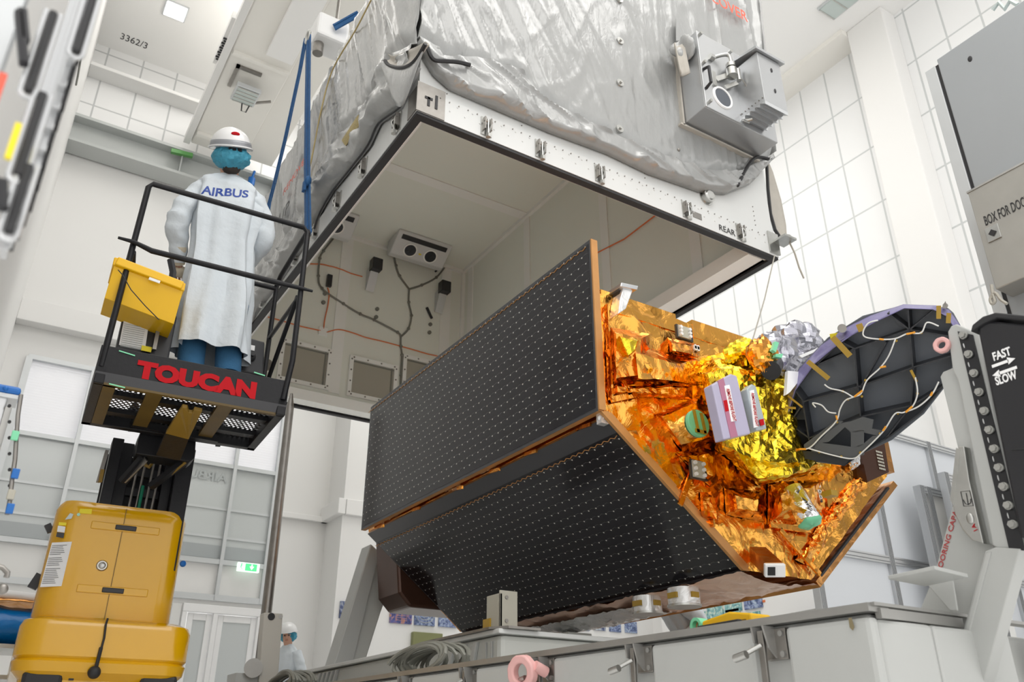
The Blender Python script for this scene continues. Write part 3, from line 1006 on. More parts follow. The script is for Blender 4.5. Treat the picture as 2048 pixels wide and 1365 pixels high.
for p in ((972, 265), (1080, 308), (1199, 358), (1373, 431), (1481, 475)):
    q = PY(p, Y0 - 0.016)
    latch((q.x, Y0 - 0.016, Z0 + 0.10), (0, -1, 0), (1, 0, 0))
for p in ((797, 252), (729, 343), (677, 415), (632, 478), (592, 536), (556, 583), (527, 622), (500, 664)):
    q = PX(p, X0 - 0.016)
    latch((X0 - 0.016, q.y, Z0 + 0.10), (-1, 0, 0), (0, 1, 0))
q = PY((1440, 467), Y0 - 0.018)
text('REAR', (q.x, Y0 - 0.019, Z0 + 0.035), (1, 0, 0), (0, 0, 1), 0.085, M['dark_print'], 'rear_lettering', ct, width=0.19)
MB().box((q.x - 0.30, Y0 - 0.019, Z0 + 0.06), (q.x - 0.20, Y0 - 0.015, Z0 + 0.12)).build('type_plate', M['metal_dark'], ct)
# round vent knob
q = PY((1412, 396), Y0)
MB().cyl(q, q + V((0, -0.05, 0)), 0.060, 0.062, 20).cyl(q + V((0, -0.05, 0)), q + V((0, -0.06, 0)), 0.052, 0.04, 20).cyl(q + V((0, -0.008, 0)), q, 0.075, n=20).build('vent_knob', M['metal'], ct, smooth=True)
# right corner lifting eye with a rope
q = PY((1545, 478), Y0)
e = MB()
ring = [V((0.10 * math.cos(a), 0, 0.0)) for a in (0,)]
e.box((X1 - 0.10, Y0 - 0.03, Z0 + 0.02), (X1 + 0.03, Y0 - 0.016, Z0 + 0.24)).box((X1 - 0.05, Y0 - 0.17, Z0 + 0.13), (X1 + 0.10, Y0 - 0.02, Z0 + 0.15))
e.tube([V((X1 + 0.03 + 0.05 * math.cos(a * 0.52), Y0 - 0.10 + 0.05 * math.sin(a * 0.52), Z0 + 0.16)) for a in range(12)], 0.014, 8, closed=True)
e.build('lifting_eye', M['metal'], ct, smooth=True)
MB().tube([V((X1 + 0.08, Y0 - 0.1, Z0 + 0.15)), V((X1 + 0.12, Y0 - 0.11, Z0 + 0.03)), V((X1 + 0.16, Y0 - 0.1, Z0 - 0.10)), V((X1 + 0.2, Y0 - 0.1, Z0 - 0.2))], 0.008, 6).build('tether', M['rope'], ct)
a_, b_ = PY((1549, 512), 4.1), PY((1503, 688), 4.0)
tag(MB().tube([a_, (a_ + b_) / 2 + V((0.01, 0, -0.01)), b_, PY((1496, 735), 4.0)], 0.0055, 6).build('guide_rope', M['rope']), 'thin taut rope running from the container corner down behind the satellite', 'rope')

# lining equipment: cooling units, bracket lamps, conduits, framed openings
YW = Y1 - t


def cooler(x0, x1, ya, yb):
    u = MB().prism([(x0, ya, 7.2), (x0, yb + 0.12, 7.2), (x0, yb + 0.12, 6.96), (x0, yb, 6.95), (x0, ya, 7.165)], (x1 - x0, 0, 0)).build('cooling_unit', M['box_white'], ct, bevel=0.02)
    d = (V((0, yb, 6.95)) - V((0, ya, 7.165)))
    nrm = V((0, d.z, -d.y)).normalized()
    if nrm.z > 0:
        nrm = -nrm
    dd = d.normalized()
    cx = (x0 + x1) / 2
    cc = V((cx, ya, 7.165)) + d * 0.2
    MB().obox(cc + nrm * 0.004, (1, 0, 0), dd, nrm, (x1 - x0) * 0.42, 0.035, 0.006).build('air_slot', M['black'], u)
    for s in (-1, 1):
        c = V((cx + s * (x1 - x0) * 0.19, ya, 7.165)) + d * 0.66
        MB().cyl(c, c + nrm * 0.012, 0.105, n=24).build('fan_ring', M['box_in2'], u, smooth=True)
        f = MB().cyl(c + nrm * 0.01, c + nrm * 0.016, 0.085, n=24)
        for k in range(5):
            a = k * 1.257
            f.obox(c + nrm * 0.02 + (V((1, 0, 0)) * math.cos(a) + dd * math.sin(a)) * 0.045, V((1, 0, 0)) * math.cos(a) + dd * math.sin(a), V((1, 0, 0)) * -math.sin(a) + dd * math.cos(a), nrm, 0.035, 0.016, 0.003)
        f.build('fan', M['black_plastic'], u)
    MB().obox(V((cx, ya, 7.165)) + d * 0.7 + nrm * 0.006, (1, 0, 0), dd, nrm, 0.02, 0.01, 0.003).build('warning_sticker', M['yellow_label'], u)


cooler(4.02, 4.87, 9.33, 9.62)
cooler(2.60, 3.42, 9.33, 9.62)


def bracket_lamp(px):
    c = PY(px, YW)
    u = MB().prism([(c.x - 0.06, YW, c.z - 0.30), (c.x - 0.06, YW - 0.03, c.z - 0.32), (c.x - 0.06, YW - 0.16, c.z - 0.05), (c.x - 0.06, YW - 0.16, c.z + 0.05), (c.x - 0.06, YW, c.z + 0.0)], (0.12, 0, 0)).build('lamp_bracket', M['alu_matt'], ct)
    MB().box((c.x - 0.075, YW - 0.26, c.z - 0.06), (c.x + 0.075, YW - 0.12, c.z + 0.12)).build('bracket_lamp', M['black_plastic'], u, bevel=0.01)


bracket_lamp((741, 546))
bracket_lamp((877, 590))


def zoom7(pts):                 # points noted in a magnified view of this corner
    return [PY((480 + x / 3.413, 400 + y / 3.413), YW - 0.015) for x, y in pts]


def smoothpath(pts, k=6):
    out = []
    n = len(pts)
    for i in range(n - 1):
        p0, p1, p2, p3 = pts[max(i - 1, 0)], pts[i], pts[i + 1], pts[min(i + 2, n - 1)]
        for j in range(k):
            t_ = j / k
            out.append(0.5 * ((2 * p1) + (p2 - p0) * t_ + (2 * p0 - 5 * p1 + 4 * p2 - p3) * t_ ** 2 + (3 * p1 - p0 - 3 * p2 + p3) * t_ ** 3))
    out.append(pts[-1])
    return out


for path in ([(640, 260), (570, 350), (545, 400), (535, 520), (560, 605), (705, 710), (820, 780), (915, 820), (1075, 905), (1098, 935)],
             [(1050, 375), (1065, 450), (1090, 520), (1155, 610)], [(1408, 445), (1340, 530), (1240, 583), (1155, 610)],
             [(1155, 610), (1152, 700), (1170, 790), (1150, 880), (1098, 935)], [(1098, 935), (1098, 1000), (1105, 1060), (1098, 1200), (1095, 1310)]):
    c_ = MB().tube(smoothpath(zoom7(path)), 0.014, 6)
    for p in zoom7(path)[1:-1]:
        c_.sph(p + V((0, -0.005, 0)), 0.024, nu=8, nv=6)
    c_.build('conduit', M['grey_cable'], ct, smooth=True)
for path in ([(480, 437), (560, 440), (610, 452), (640, 458), (700, 478), (760, 503), (835, 524)], [(598, 600), (608, 640), (600, 720), (580, 810), (571, 880)],
             [(190, 800), (300, 830), (420, 865), (550, 893)], [(590, 905), (670, 886), (760, 905), (860, 940), (980, 968), (1170, 1020), (1280, 1052), (1340, 1065), (1380, 1080)]):
    MB().tube(smoothpath(zoom7(path)), 0.008, 6).build('orange_wire', M['orange_cable'], ct)
a_, b_ = PX((1312, 430), X1 - t - 0.015), PX((1190, 508), X1 - t - 0.015)
MB().tube([a_, a_ * 0.5 + b_ * 0.5 + V((0, 0, -0.05)), b_], 0.008, 6).build('orange_wire', M['orange_cable'], ct)
c = zoom7([(607, 555)])[0]
MB().box((c.x - 0.035, YW - 0.05, c.z - 0.09), (c.x + 0.035, YW, c.z + 0.09)).build('socket_box', M['black_plastic'], ct)
c = zoom7([(568, 898)])[0]
MB().box((c.x - 0.06, YW - 0.02, c.z - 0.06), (c.x + 0.06, YW, c.z + 0.06)).build('junction_pad', M['box_in2'], ct)
cs = zoom7([(1275, 735), (1300, 790), (1310, 810)])
MB().tube(cs, 0.02, 6).build('cut_cable', M['black'], ct)
cs = zoom7([(1385, 435), (1350, 480), (1322, 500)])
MB().tube([q + V((0, -0.05, 0)) for q in cs], 0.015, 6).build('cut_cable', M['black'], ct)
pg = MB()
for p in zoom7([(580, 640), (570, 700), (937, 745), (930, 800), (1300, 850), (1294, 905)]):
    pg.cyl(p + V((0, -0.01, 0)), p + V((0, 0.015, 0)), 0.028, n=12)
pg.build_each('round_plug', M['grey_cable'], ct)
c = zoom7([(183, 1127)])[0]
MB().cyl(c + V((0, -0.02, 0)), c + V((0, 0.015, 0)), 0.075, n=20).cyl(c + V((0, -0.05, 0)), c, 0.02, n=8).build('ground_boss', M['metal_dark'], ct)
for (x0, x1, z0, z1, kind) in ((2.77, 3.36, 4.82, 5.30, 0), (3.72, 4.32, 4.81, 5.29, 0), (4.50, 5.02, 4.95, 5.50, 1)):
    f = MB()
    g = 0.055
    for q_ in ((x0 - g, z0 - g, x1 + g, z0), (x0 - g, z1, x1 + g, z1 + g), (x0 - g, z0, x0, z1), (x1, z0, x1 + g, z1)):
        f.box((q_[0], YW - 0.03, q_[1]), (q_[2], YW, q_[3]))
    o = f.build('opening_frame', M['box_in2'], ct)
    MB().box((x0, YW - 0.004, z0), (x1, YW, z1)).build('opening_cover', M['recess'], o)
    s = MB()
    for i in range(4):
        for (x, z) in ((x0 + (x1 - x0) * i / 3, z0 - g / 2), (x0 + (x1 - x0) * i / 3, z1 + g / 2), (x0 - g / 2, z0 + (z1 - z0) * i / 3), (x1 + g / 2, z0 + (z1 - z0) * i / 3)):
            s.cyl((x, YW - 0.034, z), (x, YW - 0.03, z), 0.012, n=8)
    s.build('screw', M['metal_dark'], o)
    MB().bar((x0, YW - 0.008, z1 - 0.02), (x1, YW - 0.008, z1 - 0.02), 0.005, 0.02).bar((x1 - 0.03, YW - 0.008, z0), (x1 - 0.03, YW - 0.008, z1), 0.02, 0.008).build('inner_edge', M['grey_cable'], o)
    if kind:
        MB().cyl((x0 + 0.27, YW - 0.02, z0 + 0.25), (x0 + 0.27, YW - 0.004, z0 + 0.25), 0.12, n=24).cyl((x0 + 0.03, YW - 0.03, z0 + 0.08), (x0 + 0.03, YW - 0.004, z0 + 0.08), 0.03, n=12).build('round_port', M['alu_matt'], o)

# --------------------------------------------- the grey vinyl cover draped over the container
cv = thing('protective_cover', 'shiny grey vinyl cover draped over the container with its hem rolled up', 'cover', ((X0 + X1) / 2, (Y0 + Y1) / 2, 8.1))


def to_xz(pts, v):
    return [(q.x, q.z) for q in (PY(p, v) for p in pts)]


YC = Y0 - 0.03
hem = to_xz([(852, 100), (868, 150), (900, 178), (990, 217), (1100, 264), (1215, 307), (1300, 348), (1400, 383), (1450, 388), (1500, 368), (1530, 325), (1543, 318)], YC)
fold = to_xz([(852, 92), (880, 118), (965, 130), (1035, 152), (1080, 205), (1180, 258), (1300, 312), (1400, 345), (1470, 350), (1543, 305)], YC)
hem[0] = (X0 - 0.06, hem[0][1])
ZT = 8.1


def crease(p, w):                # sharp ridge lines of a taut sheet
    return max(0.0, 1 - abs(ns(p)) / w) ** 1.6


def rear_cover(u, v):
    x = X0 - 0.06 + u * (X1 + 0.10 - X0)
    zh, zf = lerp_poly(hem, x), lerp_poly(fold, x)
    zf = max(zf, zh + 0.04)
    if v < 0.25:
        k = v / 0.25
        z = zh + (zf - zh) * k
        d = 0.035 + 0.075 * min(1, k * 7) * (1 - 0.35 * k) * (0.8 + 0.5 * ns((x * 2.2, 0, 3), 1)) + 0.03 * crease((x * 4 + z * 6, z * 5, 1), 0.25)
        if v == 0:
            d = 0.0
    else:
        k = (v - 0.25) / 0.75
        z = zf + (ZT - zf) * k ** 1.15
        d = 0.035
        fall = math.exp(-(x - X0) * 0.8)
        d += fall * 0.05 * crease((x * 3.4 + z * 1.5, z * 0.5, 7), 0.25)
        d += fall * 0.02 * crease((x * 9 + z * 5, z * 0.7, 17), 0.3)
        d += 0.012 * crease((x * 1.1 + z * 0.4, z * 0.3, 2), 0.2)
        d += math.exp(-(X1 + 0.1 - x) * 2.2) * 0.06 * crease((x * 6, z * 0.5, 5), 0.3)
        d += 0.006 * crease((x * 2 - z * 2, z * 1 + x, 12), 0.12)
        d += math.exp(-((z - zf) * 5)) * 0.03 * abs(ns((x * 7, z * 5, 9)))
        d *= min(1, 0.35 + k * 12)
    xx = x + max(0, (z - 5.2)) * 0.085 * u ** 6
    return V((xx, Y0 - 0.016 - d, z))


MB().grid(rear_cover, 220, 90).build('rear_sheet', M['cover'], cv, smooth=60, solid=0.006, recalc=False)


def to_yz(pts, v):
    return sorted([(q.y, q.z) for q in (PX(p, v) for p in pts)])


hemL = to_yz([(850, 98), (838, 130), (800, 216), (757, 245), (735, 292), (700, 335), (662, 382), (640, 420), (625, 455), (600, 500), (560, 560), (520, 612), (497, 650)], X0 - 0.04)
foldL = to_yz([(850, 88), (825, 100), (776, 118), (762, 185), (735, 215), (690, 275), (655, 330), (632, 385), (622, 420), (600, 450), (560, 510), (510, 580), (480, 630)], X0 - 0.04)
YE = 10.05


def left_cover(u, v):
    y = Y0 - 0.05 + u * (YE - Y0 + 0.05)
    zh, zf = lerp_poly(hemL, y), lerp_poly(foldL, y)
    zf = max(zf, zh + 0.10)
    za = zA(y) + 0.0
    if v < 0.22:
        k = v / 0.22
        z = zh + (zf - zh) * k
        d = 0.035 + 0.10 * min(1, k * 5) * (1 - 0.45 * k) * (0.8 + 0.6 * ns((y * 1.8, 5, 3))) + 0.03 * crease((y * 4 - z * 6, z * 4, 1), 0.25) + 0.03 * ns((y * 8, z * 5, 1)) * math.sin(math.pi * k)
        if v == 0:
            d = 0
        return V((X0 - 0.016 - d, y, z))
    if v < 0.72:
        k = (v - 0.22) / 0.5
        z = zf + (za - zf) * k
        d = 0.04 + 0.05 * crease((y * 2.6 - z * 1.3, z * 0.3, 2), 0.3) + 0.02 * crease((y * 8 - z * 3, z * 0.5, 4), 0.3) + math.exp(-((z - zf) * 5)) * 0.02
        d *= min(1, 0.4 + k * 8)
        return V((X0 - 0.016 - d * (1 - 0.5 * k), y, z))
    k = (v - 0.72) / 0.28
    z = za + (ZT - za) * k
    x = X0 + (xB(y) - X0) * (z - za) / (8.0 - za)
    return V((x - 0.035, y, z))


MB().grid(left_cover, 200, 80).build('side_sheet', M['cover'], cv, smooth=60, solid=0.006, recalc=False)
MB().grid(lambda u, v: V((X1 + 0.14 + 0.085 * (0.6 + 2.3 * v) + 0.02 * math.sin(u * 30) * min(1, u * 8), Y0 - 0.05 + u * (YE - Y0 + 0.05), 5.75 + v * (ZT - 5.75))), 60, 20).build('side_sheet', M['cover'], cv, smooth=60, solid=0.006, recalc=False)
MB().grid(lambda u, v: V((2.24 + 0.38 * v * (1 - u) + u * (X1 + 0.37 - 2.24 - 0.0), Y0 - 0.05 + v * (YE - Y0 + 0.05), ZT + 0.02 * math.sin(u * 9))), 20, 20).build('top_sheet', M['cover'], cv, smooth=60, solid=0.006, recalc=False)
# piped corner seam, zip lines, eyelets
sm = [V((X0 - 0.075 + 0.01 * math.sin(i * 1.3), Y0 - 0.07, 6.22 + i * 0.05)) for i in range(16)]
MB().tube([p + V((0, 0, 0)) for p in sm] + [V((X0 - 0.06, Y0 - 0.06, 7.0)), V((xB(Y0) - 0.06, Y0 - 0.06, 8.1))], 0.022, 8).build('corner_piping', M['cover'], cv, smooth=True)
zp = [PX(p, X0 - 0.085) for p in ((742, 0), (710, 62), (665, 140), (642, 222), (626, 304), (610, 380))]
MB().tube(smoothpath(zp, 4), 0.007, 5).build('zip_seam', mat('ochre_seam', (0.52, 0.40, 0.16), 0.6), cv)
fr = MB()
fr.grid(lambda u, v: PX((722 - 38 * u + 8 * v, 222 + 58 * u + 12 * v), X0 - 0.105) + V((-0.01 * math.sin(3.1 * v), 0, 0.008 * ns((u * 30, v * 9, 1)))), 12, 4)
fr.build('frayed_patch', mat('ochre_fibre', (0.42, 0.34, 0.16), 0.8, bump=0.8, bs=80, var=0.3), cv, solid=0.006)
for p in ((1238, 0), (1239, 83), (1239, 167), (1238, 259)):
    q = PY(p, YC - 0.03)
    MB().cyl(q + V((0, 0.03, 0)), q + V((0, -0.016, 0)), 0.040, 0.036, 18).cyl(q, q + V((0, -0.03, 0)), 0.012, n=8).build('press_stud', M['metal'], cv, smooth=True)
for p in ((670, 318), (641, 365), (1010, 142), (1357, 300), (1545, 290)):
    q = PX(p, X0 - 0.10) if p[0] < 700 else PY(p, YC - 0.03)
    MB().sph(q, 0.016, nu=10, nv=6).build('press_stud', M['metal_dark'], cv, smooth=True)
tp = []
q = PY((1487, 30), YC - 0.04)
text('COVER', (PY((1492, 44), YC - 0.05).x, YC - 0.075, PY((1490, 44), YC).z - 0.10), (1, 0, 0), (0, 0, 1), 0.20, M['faded_red'], 'cover_lettering', cv, align='RIGHT', width=0.52, bold=0.01)
for s_, p in (('REMOVE', (505, 360)), ('TOP', (540, 405))):
    q = PX(p, X0 - 0.09)
text('REMOVE', PX((566, 392), X0 - 0.115), (0, -1, 0), (0, 0, 1), 0.12, M['faded_red'], 'side_lettering', cv, width=0.6)
text('UP', PX((556, 452), X0 - 0.125), (0, -1, 0), (0, 0, 1), 0.2, M['dark_print'], 'side_marking', cv, width=0.3)

# curled corner tab with black zip edge, left of the near corner
path = smoothpath([PX(p, X0 - 0.16) for p in ((770, 122), (778, 131), (800, 136), (820, 130), (836, 114), (851, 88))], 5)
lip = smoothpath([PX(p, X0 - 0.12) for p in ((776, 108), (786, 112), (800, 108), (820, 99), (836, 92), (851, 83))], 5)
low = smoothpath([PX(p, X0 - 0.15) for p in ((768, 140), (775, 165), (786, 200), (800, 214), (815, 190), (846, 104))], 5)
MB().grid(lambda u, v: path[round(u * 25)].lerp(lip[round(u * 25)], v) + V((0.03 * math.sin(math.pi * v), 0, 0)), 25, 6).build('curled_tab', M['flap_in'], cv, smooth=60, solid=0.006, recalc=False)
MB().grid(lambda u, v: path[round(u * 25)].lerp(low[round(u * 25)], v) + V((-0.03 * math.sin(math.pi * v) * (1 - u), 0, 0)), 25, 8).build('curled_tab', M['cover'], cv, smooth=60, solid=0.006, recalc=False)
MB().tube(path, 0.015, 6).build('zip_edge', M['black'], cv)
zr = smoothpath([PY(p, YC - 0.10) for p in ((853, 90), (866, 118), (890, 122), (915, 124), (940, 130))], 6)
MB().tube(zr, 0.016, 6).build('zip_edge', M['black'], cv)
zr2 = smoothpath([PX(p, X0 - 0.07) for p in ((845, 100), (832, 140), (812, 185), (800, 214), (757, 247), (736, 290), (700, 338), (664, 384), (640, 425), (628, 458))], 4)
MB().tube(zr2, 0.010, 5).build('zip_edge', M['black'], cv)
MB().tube(smoothpath([PY(p, YC - 0.08) for p in ((1475, 372), (1494, 335), (1512, 315), (1537, 318))], 5), 0.016, 6).build('zip_edge', M['black'], cv)
# hanging flap right of the far corner of the rear side
ft = [PY(p, Y0 + 0.05) for p in ((1535, 318), (1546, 345), (1562, 400), (1572, 450), (1574, 480))]
fb = [PY(p, Y0 + 0.05) for p in ((1533, 322), (1536, 380), (1541, 430), (1550, 462), (1562, 480))]
fl_ = MB().grid(lambda u, v: ft[min(int(u * 4), 3)].lerp(ft[min(int(u * 4), 3) + 1], u * 4 - min(int(u * 4), 3)).lerp(fb[min(int(u * 4), 3)].lerp(fb[min(int(u * 4), 3) + 1], u * 4 - min(int(u * 4), 3)), v) + V((0, 0.03 * math.sin(v * 3.1), 0)), 16, 6)
fl_.build('hanging_flap', M['flap_in'], cv, smooth=60, solid=0.008, recalc=False)
MB().tube([p + V((-0.012, -0.01, 0)) for p in fb], 0.016, 6).build('zip_edge', M['black'], cv)
# bunched cover at the left of the aluminium unit
bc = PY((1366, 100), Y0 - 0.22)
MB().sph(bc, 0.10, 0.12, 0.15, 24, 16, fn=lambda a, b: 0.8 + 0.35 * math.sin(3 * a + 2 * b) * math.cos(b)).build('bunched_sleeve', M['cover'], cv, smooth=50)
MB().grid(lambda u, v: PY((1350 + 20 * v + 12 * u, 85 + 60 * u), Y0 - 0.28) + V((0, 0.06 * math.sin(v * 3), 0)), 8, 5).build('sleeve_lining', M['flap_in'], cv, smooth=60, solid=0.01, recalc=False)
MB().grid(lambda u, v: PY((1352 + 24 * v, 38 + 44 * u), Y0 - 0.12), 3, 3).build('sewn_patch', M['cover'], cv, solid=0.006)

# --------------------------------------------- aluminium service unit on the rear side
su = thing('service_unit', 'grey aluminium service box with round porthole on the rear of the container', 'service box', (4.75, Y0 - 0.2, 5.5))
YF = 3.86
x0, x1, z0, z1 = 4.40, 4.86, 5.49, 6.37
MB().box((x0, YF, z0), (5.30, Y0 - 0.02, z1)).build('housing', M['unit_grey'], su, bevel=0.006)
MB().box((x0 + 0.0, YF - 0.012, z0), (x1, YF, z1)).build('front_plate', M['alu'], su, bevel=0.004)
MB().prism([(x0 - 0.03, Y0 - 0.10, z0 - 0.03), (x0 - 0.02, Y0 - 0.10, z1), (x0 - 0.02, Y0 - 0.06, z1), (x0 - 0.03, Y0 - 0.06, z0 - 0.03)], (0.02, 0, 0)).box((x0 - 0.06, Y0 - 0.10, z0 - 0.04), (5.32, Y0 - 0.06, z0 - 0.02)).build('sealing_edge', M['flap_in'], su)
c = PY((1445, 196), YF - 0.014)
ring = [c + V((0.105 * math.cos(a * 0.2618), 0, 0.105 * math.sin(a * 0.2618))) for a in range(24)]
MB().tube(ring, 0.014, 6, closed=True).build('porthole_ring', M['white_print'], su, smooth=True)
MB().cyl(c, c + V((0, -0.006, 0)), 0.098, n=28).build('porthole_glass', M['glass_dark'], su)
hq = PY((1410, 157), YF - 0.014)
MB().tube([hq + V((0, 0, -0.11)), hq + V((0, -0.06, -0.09)), hq + V((0, -0.06, 0.09)), hq + V((0, 0, 0.11))], 0.015, 8).build('handle', M['black_plastic'], su, smooth=True)
pp = MB()
a1 = PY((1438, 122), YF - 0.02)
pp.tube(smoothpath([a1 + V((-0.10, 0, -0.02)), a1 + V((0, -0.05, 0.03)), a1 + V((0.06, -0.07, 0.03)), a1 + V((0.07, -0.07, -0.10)), a1 + V((0.07, -0.06, -0.17))], 5), 0.018, 10)
pp.cyl(a1 + V((0.07, -0.065, -0.06)), a1 + V((0.07, -0.065, -0.1)), 0.045, n=16).cyl(a1 + V((0.07, -0.065, -0.12)), a1 + V((0.07, -0.065, -0.20)), 0.05, n=16)
pp.cyl(a1 + V((0.16, -0.06, -0.07)), a1 + V((0.16, -0.06, -0.2)), 0.022, n=12).cyl(a1 + V((-0.13, -0.01, -0.02)), a1 + V((-0.08, -0.01, -0.02)), 0.03, n=12)
pp.build('pipe_fitting', M['metal'], su, smooth=True)
pb = MB().bar(a1 + V((-0.08, 0, -0.26)), a1 + V((0.10, -0.04, -0.14)), 0.02, 0.05).bar(a1 + V((0.03, 0, -0.3)), a1 + V((0.15, -0.04, -0.22)), 0.02, 0.04)
pb.box((a1.x - 0.12, YF - 0.03, a1.z - 0.34), (a1.x - 0.08, YF - 0.012, a1.z - 0.18)).build('pipe_bracket', M['metal'], su)
MB().tube(smoothpath([a1 + V((0.16, -0.07, -0.16)), a1 + V((0.2, -0.09, -0.25)), a1 + V((0.24, -0.09, -0.4)), a1 + V((0.26, -0.09, -0.52))], 4), 0.005, 5).build('safety_wire', M['metal_dark'], su)
bt = MB()
for p in ((x0 + 0.03, z1 - 0.04), (x1 - 0.06, z1 - 0.06), (x0 + 0.04, z0 + 0.06), (x0 + 0.03, z0 + 0.5)):
    bt.cyl((p[0], YF - 0.045, p[1]), (p[0], YF - 0.012, p[1]), 0.017, n=10)
bt.cyl((x1 - 0.02, YF - 0.03, z0 + 0.02), (x1 + 0.02, YF - 0.09, z0 + 0.02), 0.015, n=8).cyl((x1 - 0.06, YF - 0.05, z0), (x1 + 0.02, YF - 0.05, z0 + 0.01), 0.01, n=8)
bt.build_each('bolt', M['metal'], su, smooth=True)
# louvred hood
hd = MB().box((4.84, 3.58, 5.56), (5.13, YF + 0.02, 6.12)).build('hood', M['unit_grey'], su, bevel=0.004)
MB().prism([(4.80, 3.55, 6.12), (4.80, YF + 0.02, 6.19), (4.80, YF + 0.02, 6.21), (4.80, 3.55, 6.15)], (0.37, 0, 0)).build('hood_roof', M['unit_grey'], hd)
lv = MB()
for i in range(5):
    y = 3.58 + i * 0.058
    lv.prism([(4.84, y, 5.56), (4.84, y + 0.05, 5.56), (4.84, y + 0.004, 5.525)], (0.29, 0, 0))
lv.build('louvre', M['alu'], hd)
sl = MB()
for z in (5.98, 5.74):
    sl.sph((5.0, 3.577, z), 0.012, 0.006, 0.026, 10, 6)
sl.build_each('slot', M['black'], hd)
rvt = MB()
for i in range(7):
    rvt.cyl((4.838, 3.6 + i * 0.04, 5.6), (4.832, 3.6 + i * 0.04, 5.6), 0.006, n=6)
rvt.build('rivet_row', M['metal_dark'], hd)

# --------------------------------------------- blue lifting slings
for i, (pts, lab) in enumerate(((((611, 78), (600, 140), (570, 280), (548, 370), (538, 408), (533, 440)), 'blue webbing sling running down to the left, nearest the worker'),
                                (((617, 78), (615, 200), (614, 330), (616, 462), (617, 475)), 'blue webbing sling hanging straight down onto the cage corner'))):
    P_ = [PX(p, 1.66) for p in pts]
    s = MB()
    for a, b in zip(P_, P_[1:]):
        s.bar(a, b, 0.012, 0.12, up=V((0, 1, 0.05)))
        s.bar(a + V((-0.01, 0, 0)), b + V((-0.01, 0, 0)), 0.010, 0.022, up=V((0, 1, 0.05)))
    o = tag(s.build('lifting_sling', M['strap']), lab, 'sling', 'blue lifting slings')
    if i:
        k = PX((616, 362), 1.645)
        MB().sph(k, 0.03, 0.035, 0.05, 10, 8).bar(k + V((-0.02, 0.02, 0)), k + V((-0.02, 0.02, -0.1)), 0.02, 0.05).build('knot', M['strap'], o, smooth=True)
s = PX((616, 74), 1.655)
shk = MB().tube([s + V((0, 0.06 * math.cos(a * 0.524), 0.07 * math.sin(a * 0.524))) for a in range(12)], 0.015, 8, closed=True)
tag(shk.build('shackle', M['metal'], smooth=True), 'steel shackle at the top of the two blue slings', 'shackle')
a_, b_ = PZ((668, 55), 9.3), PZ((716, 28), 9.45)
tag(MB().bar(a_, b_, 0.02, 0.12, up=V((0, 0, 1))).bar(a_ + V((0, 0, 0.03)), b_ + V((0, 0, 0.03)), 0.04, 0.03, up=V((0, 0, 1))).build('lifting_sling', M['strap']), 'short blue sling end leaving the white hook block behind the cover', 'sling', 'blue lifting slings')
# ============================================================ THE SATELLITE
SY = 3.125
st = thing('satellite', 'satellite wrapped in orange foil with two black solar panels, resting on the support frame', 'satellite', (3.66, 4.6, 1.30))
HEX = [(2.56, 2.06), (2.56, 2.735), (4.76, 2.735), (4.76, 2.10), (3.92, 1.37), (3.40, 1.37)]
hull = MB().prism([(x, SY + 0.03, z) for x, z in HEX], (0, 3.0, 0)).build('body', M['foil_deep'], st, bevel=0.01)


def inhex(x, z):
    left = 2.515 if z > 2.055 else 2.515 + (2.055 - z) * (3.41 - 2.515) / (2.055 - 1.365)
    right = 4.80 if z > 2.09 else 4.80 - (2.09 - z) * (4.80 - 3.93) / (2.09 - 1.365)
    return left, right


def crinkle(p, s=1.0):
    a = abs(noise.noise(V(p) * 6.0)) + 0.5 * abs(noise.noise(V(p) * 13.0 + V((3, 1, 2)))) + 0.25 * abs(noise.noise(V(p) * 27.0))
    return a * s


def face(u, v):
    z = 1.36 + v * (2.745 - 1.36)
    l, r = inhex(0, z)
    x = l + u * (r - l)
    d = crinkle((x, 0, z), 0.020)
    return V((x, SY + 0.01 - d, z))


MB().grid(face, 110, 70).build('end_blanket', M['foil'], st, smooth=25, recalc=False)
# fold ridges in the end blanket
rg = MB()
for pts in (((1213, 610), (1222, 800)), ((1222, 800), (1340, 775)), ((1400, 900), (1360, 1010)), ((1560, 1060), (1640, 1150)), ((1420, 985), (1425, 1055)),
            ((1540, 1050), (1620, 1062)), ((1330, 750), (1400, 740)), ((1213, 700), (1260, 790))):
    a, b = [PY(p, SY - 0.02) for p in pts]
    rg.bar(a, b, 0.012, 0.03)
rg.build_each('fold_strip', M['foil_deep'], st)


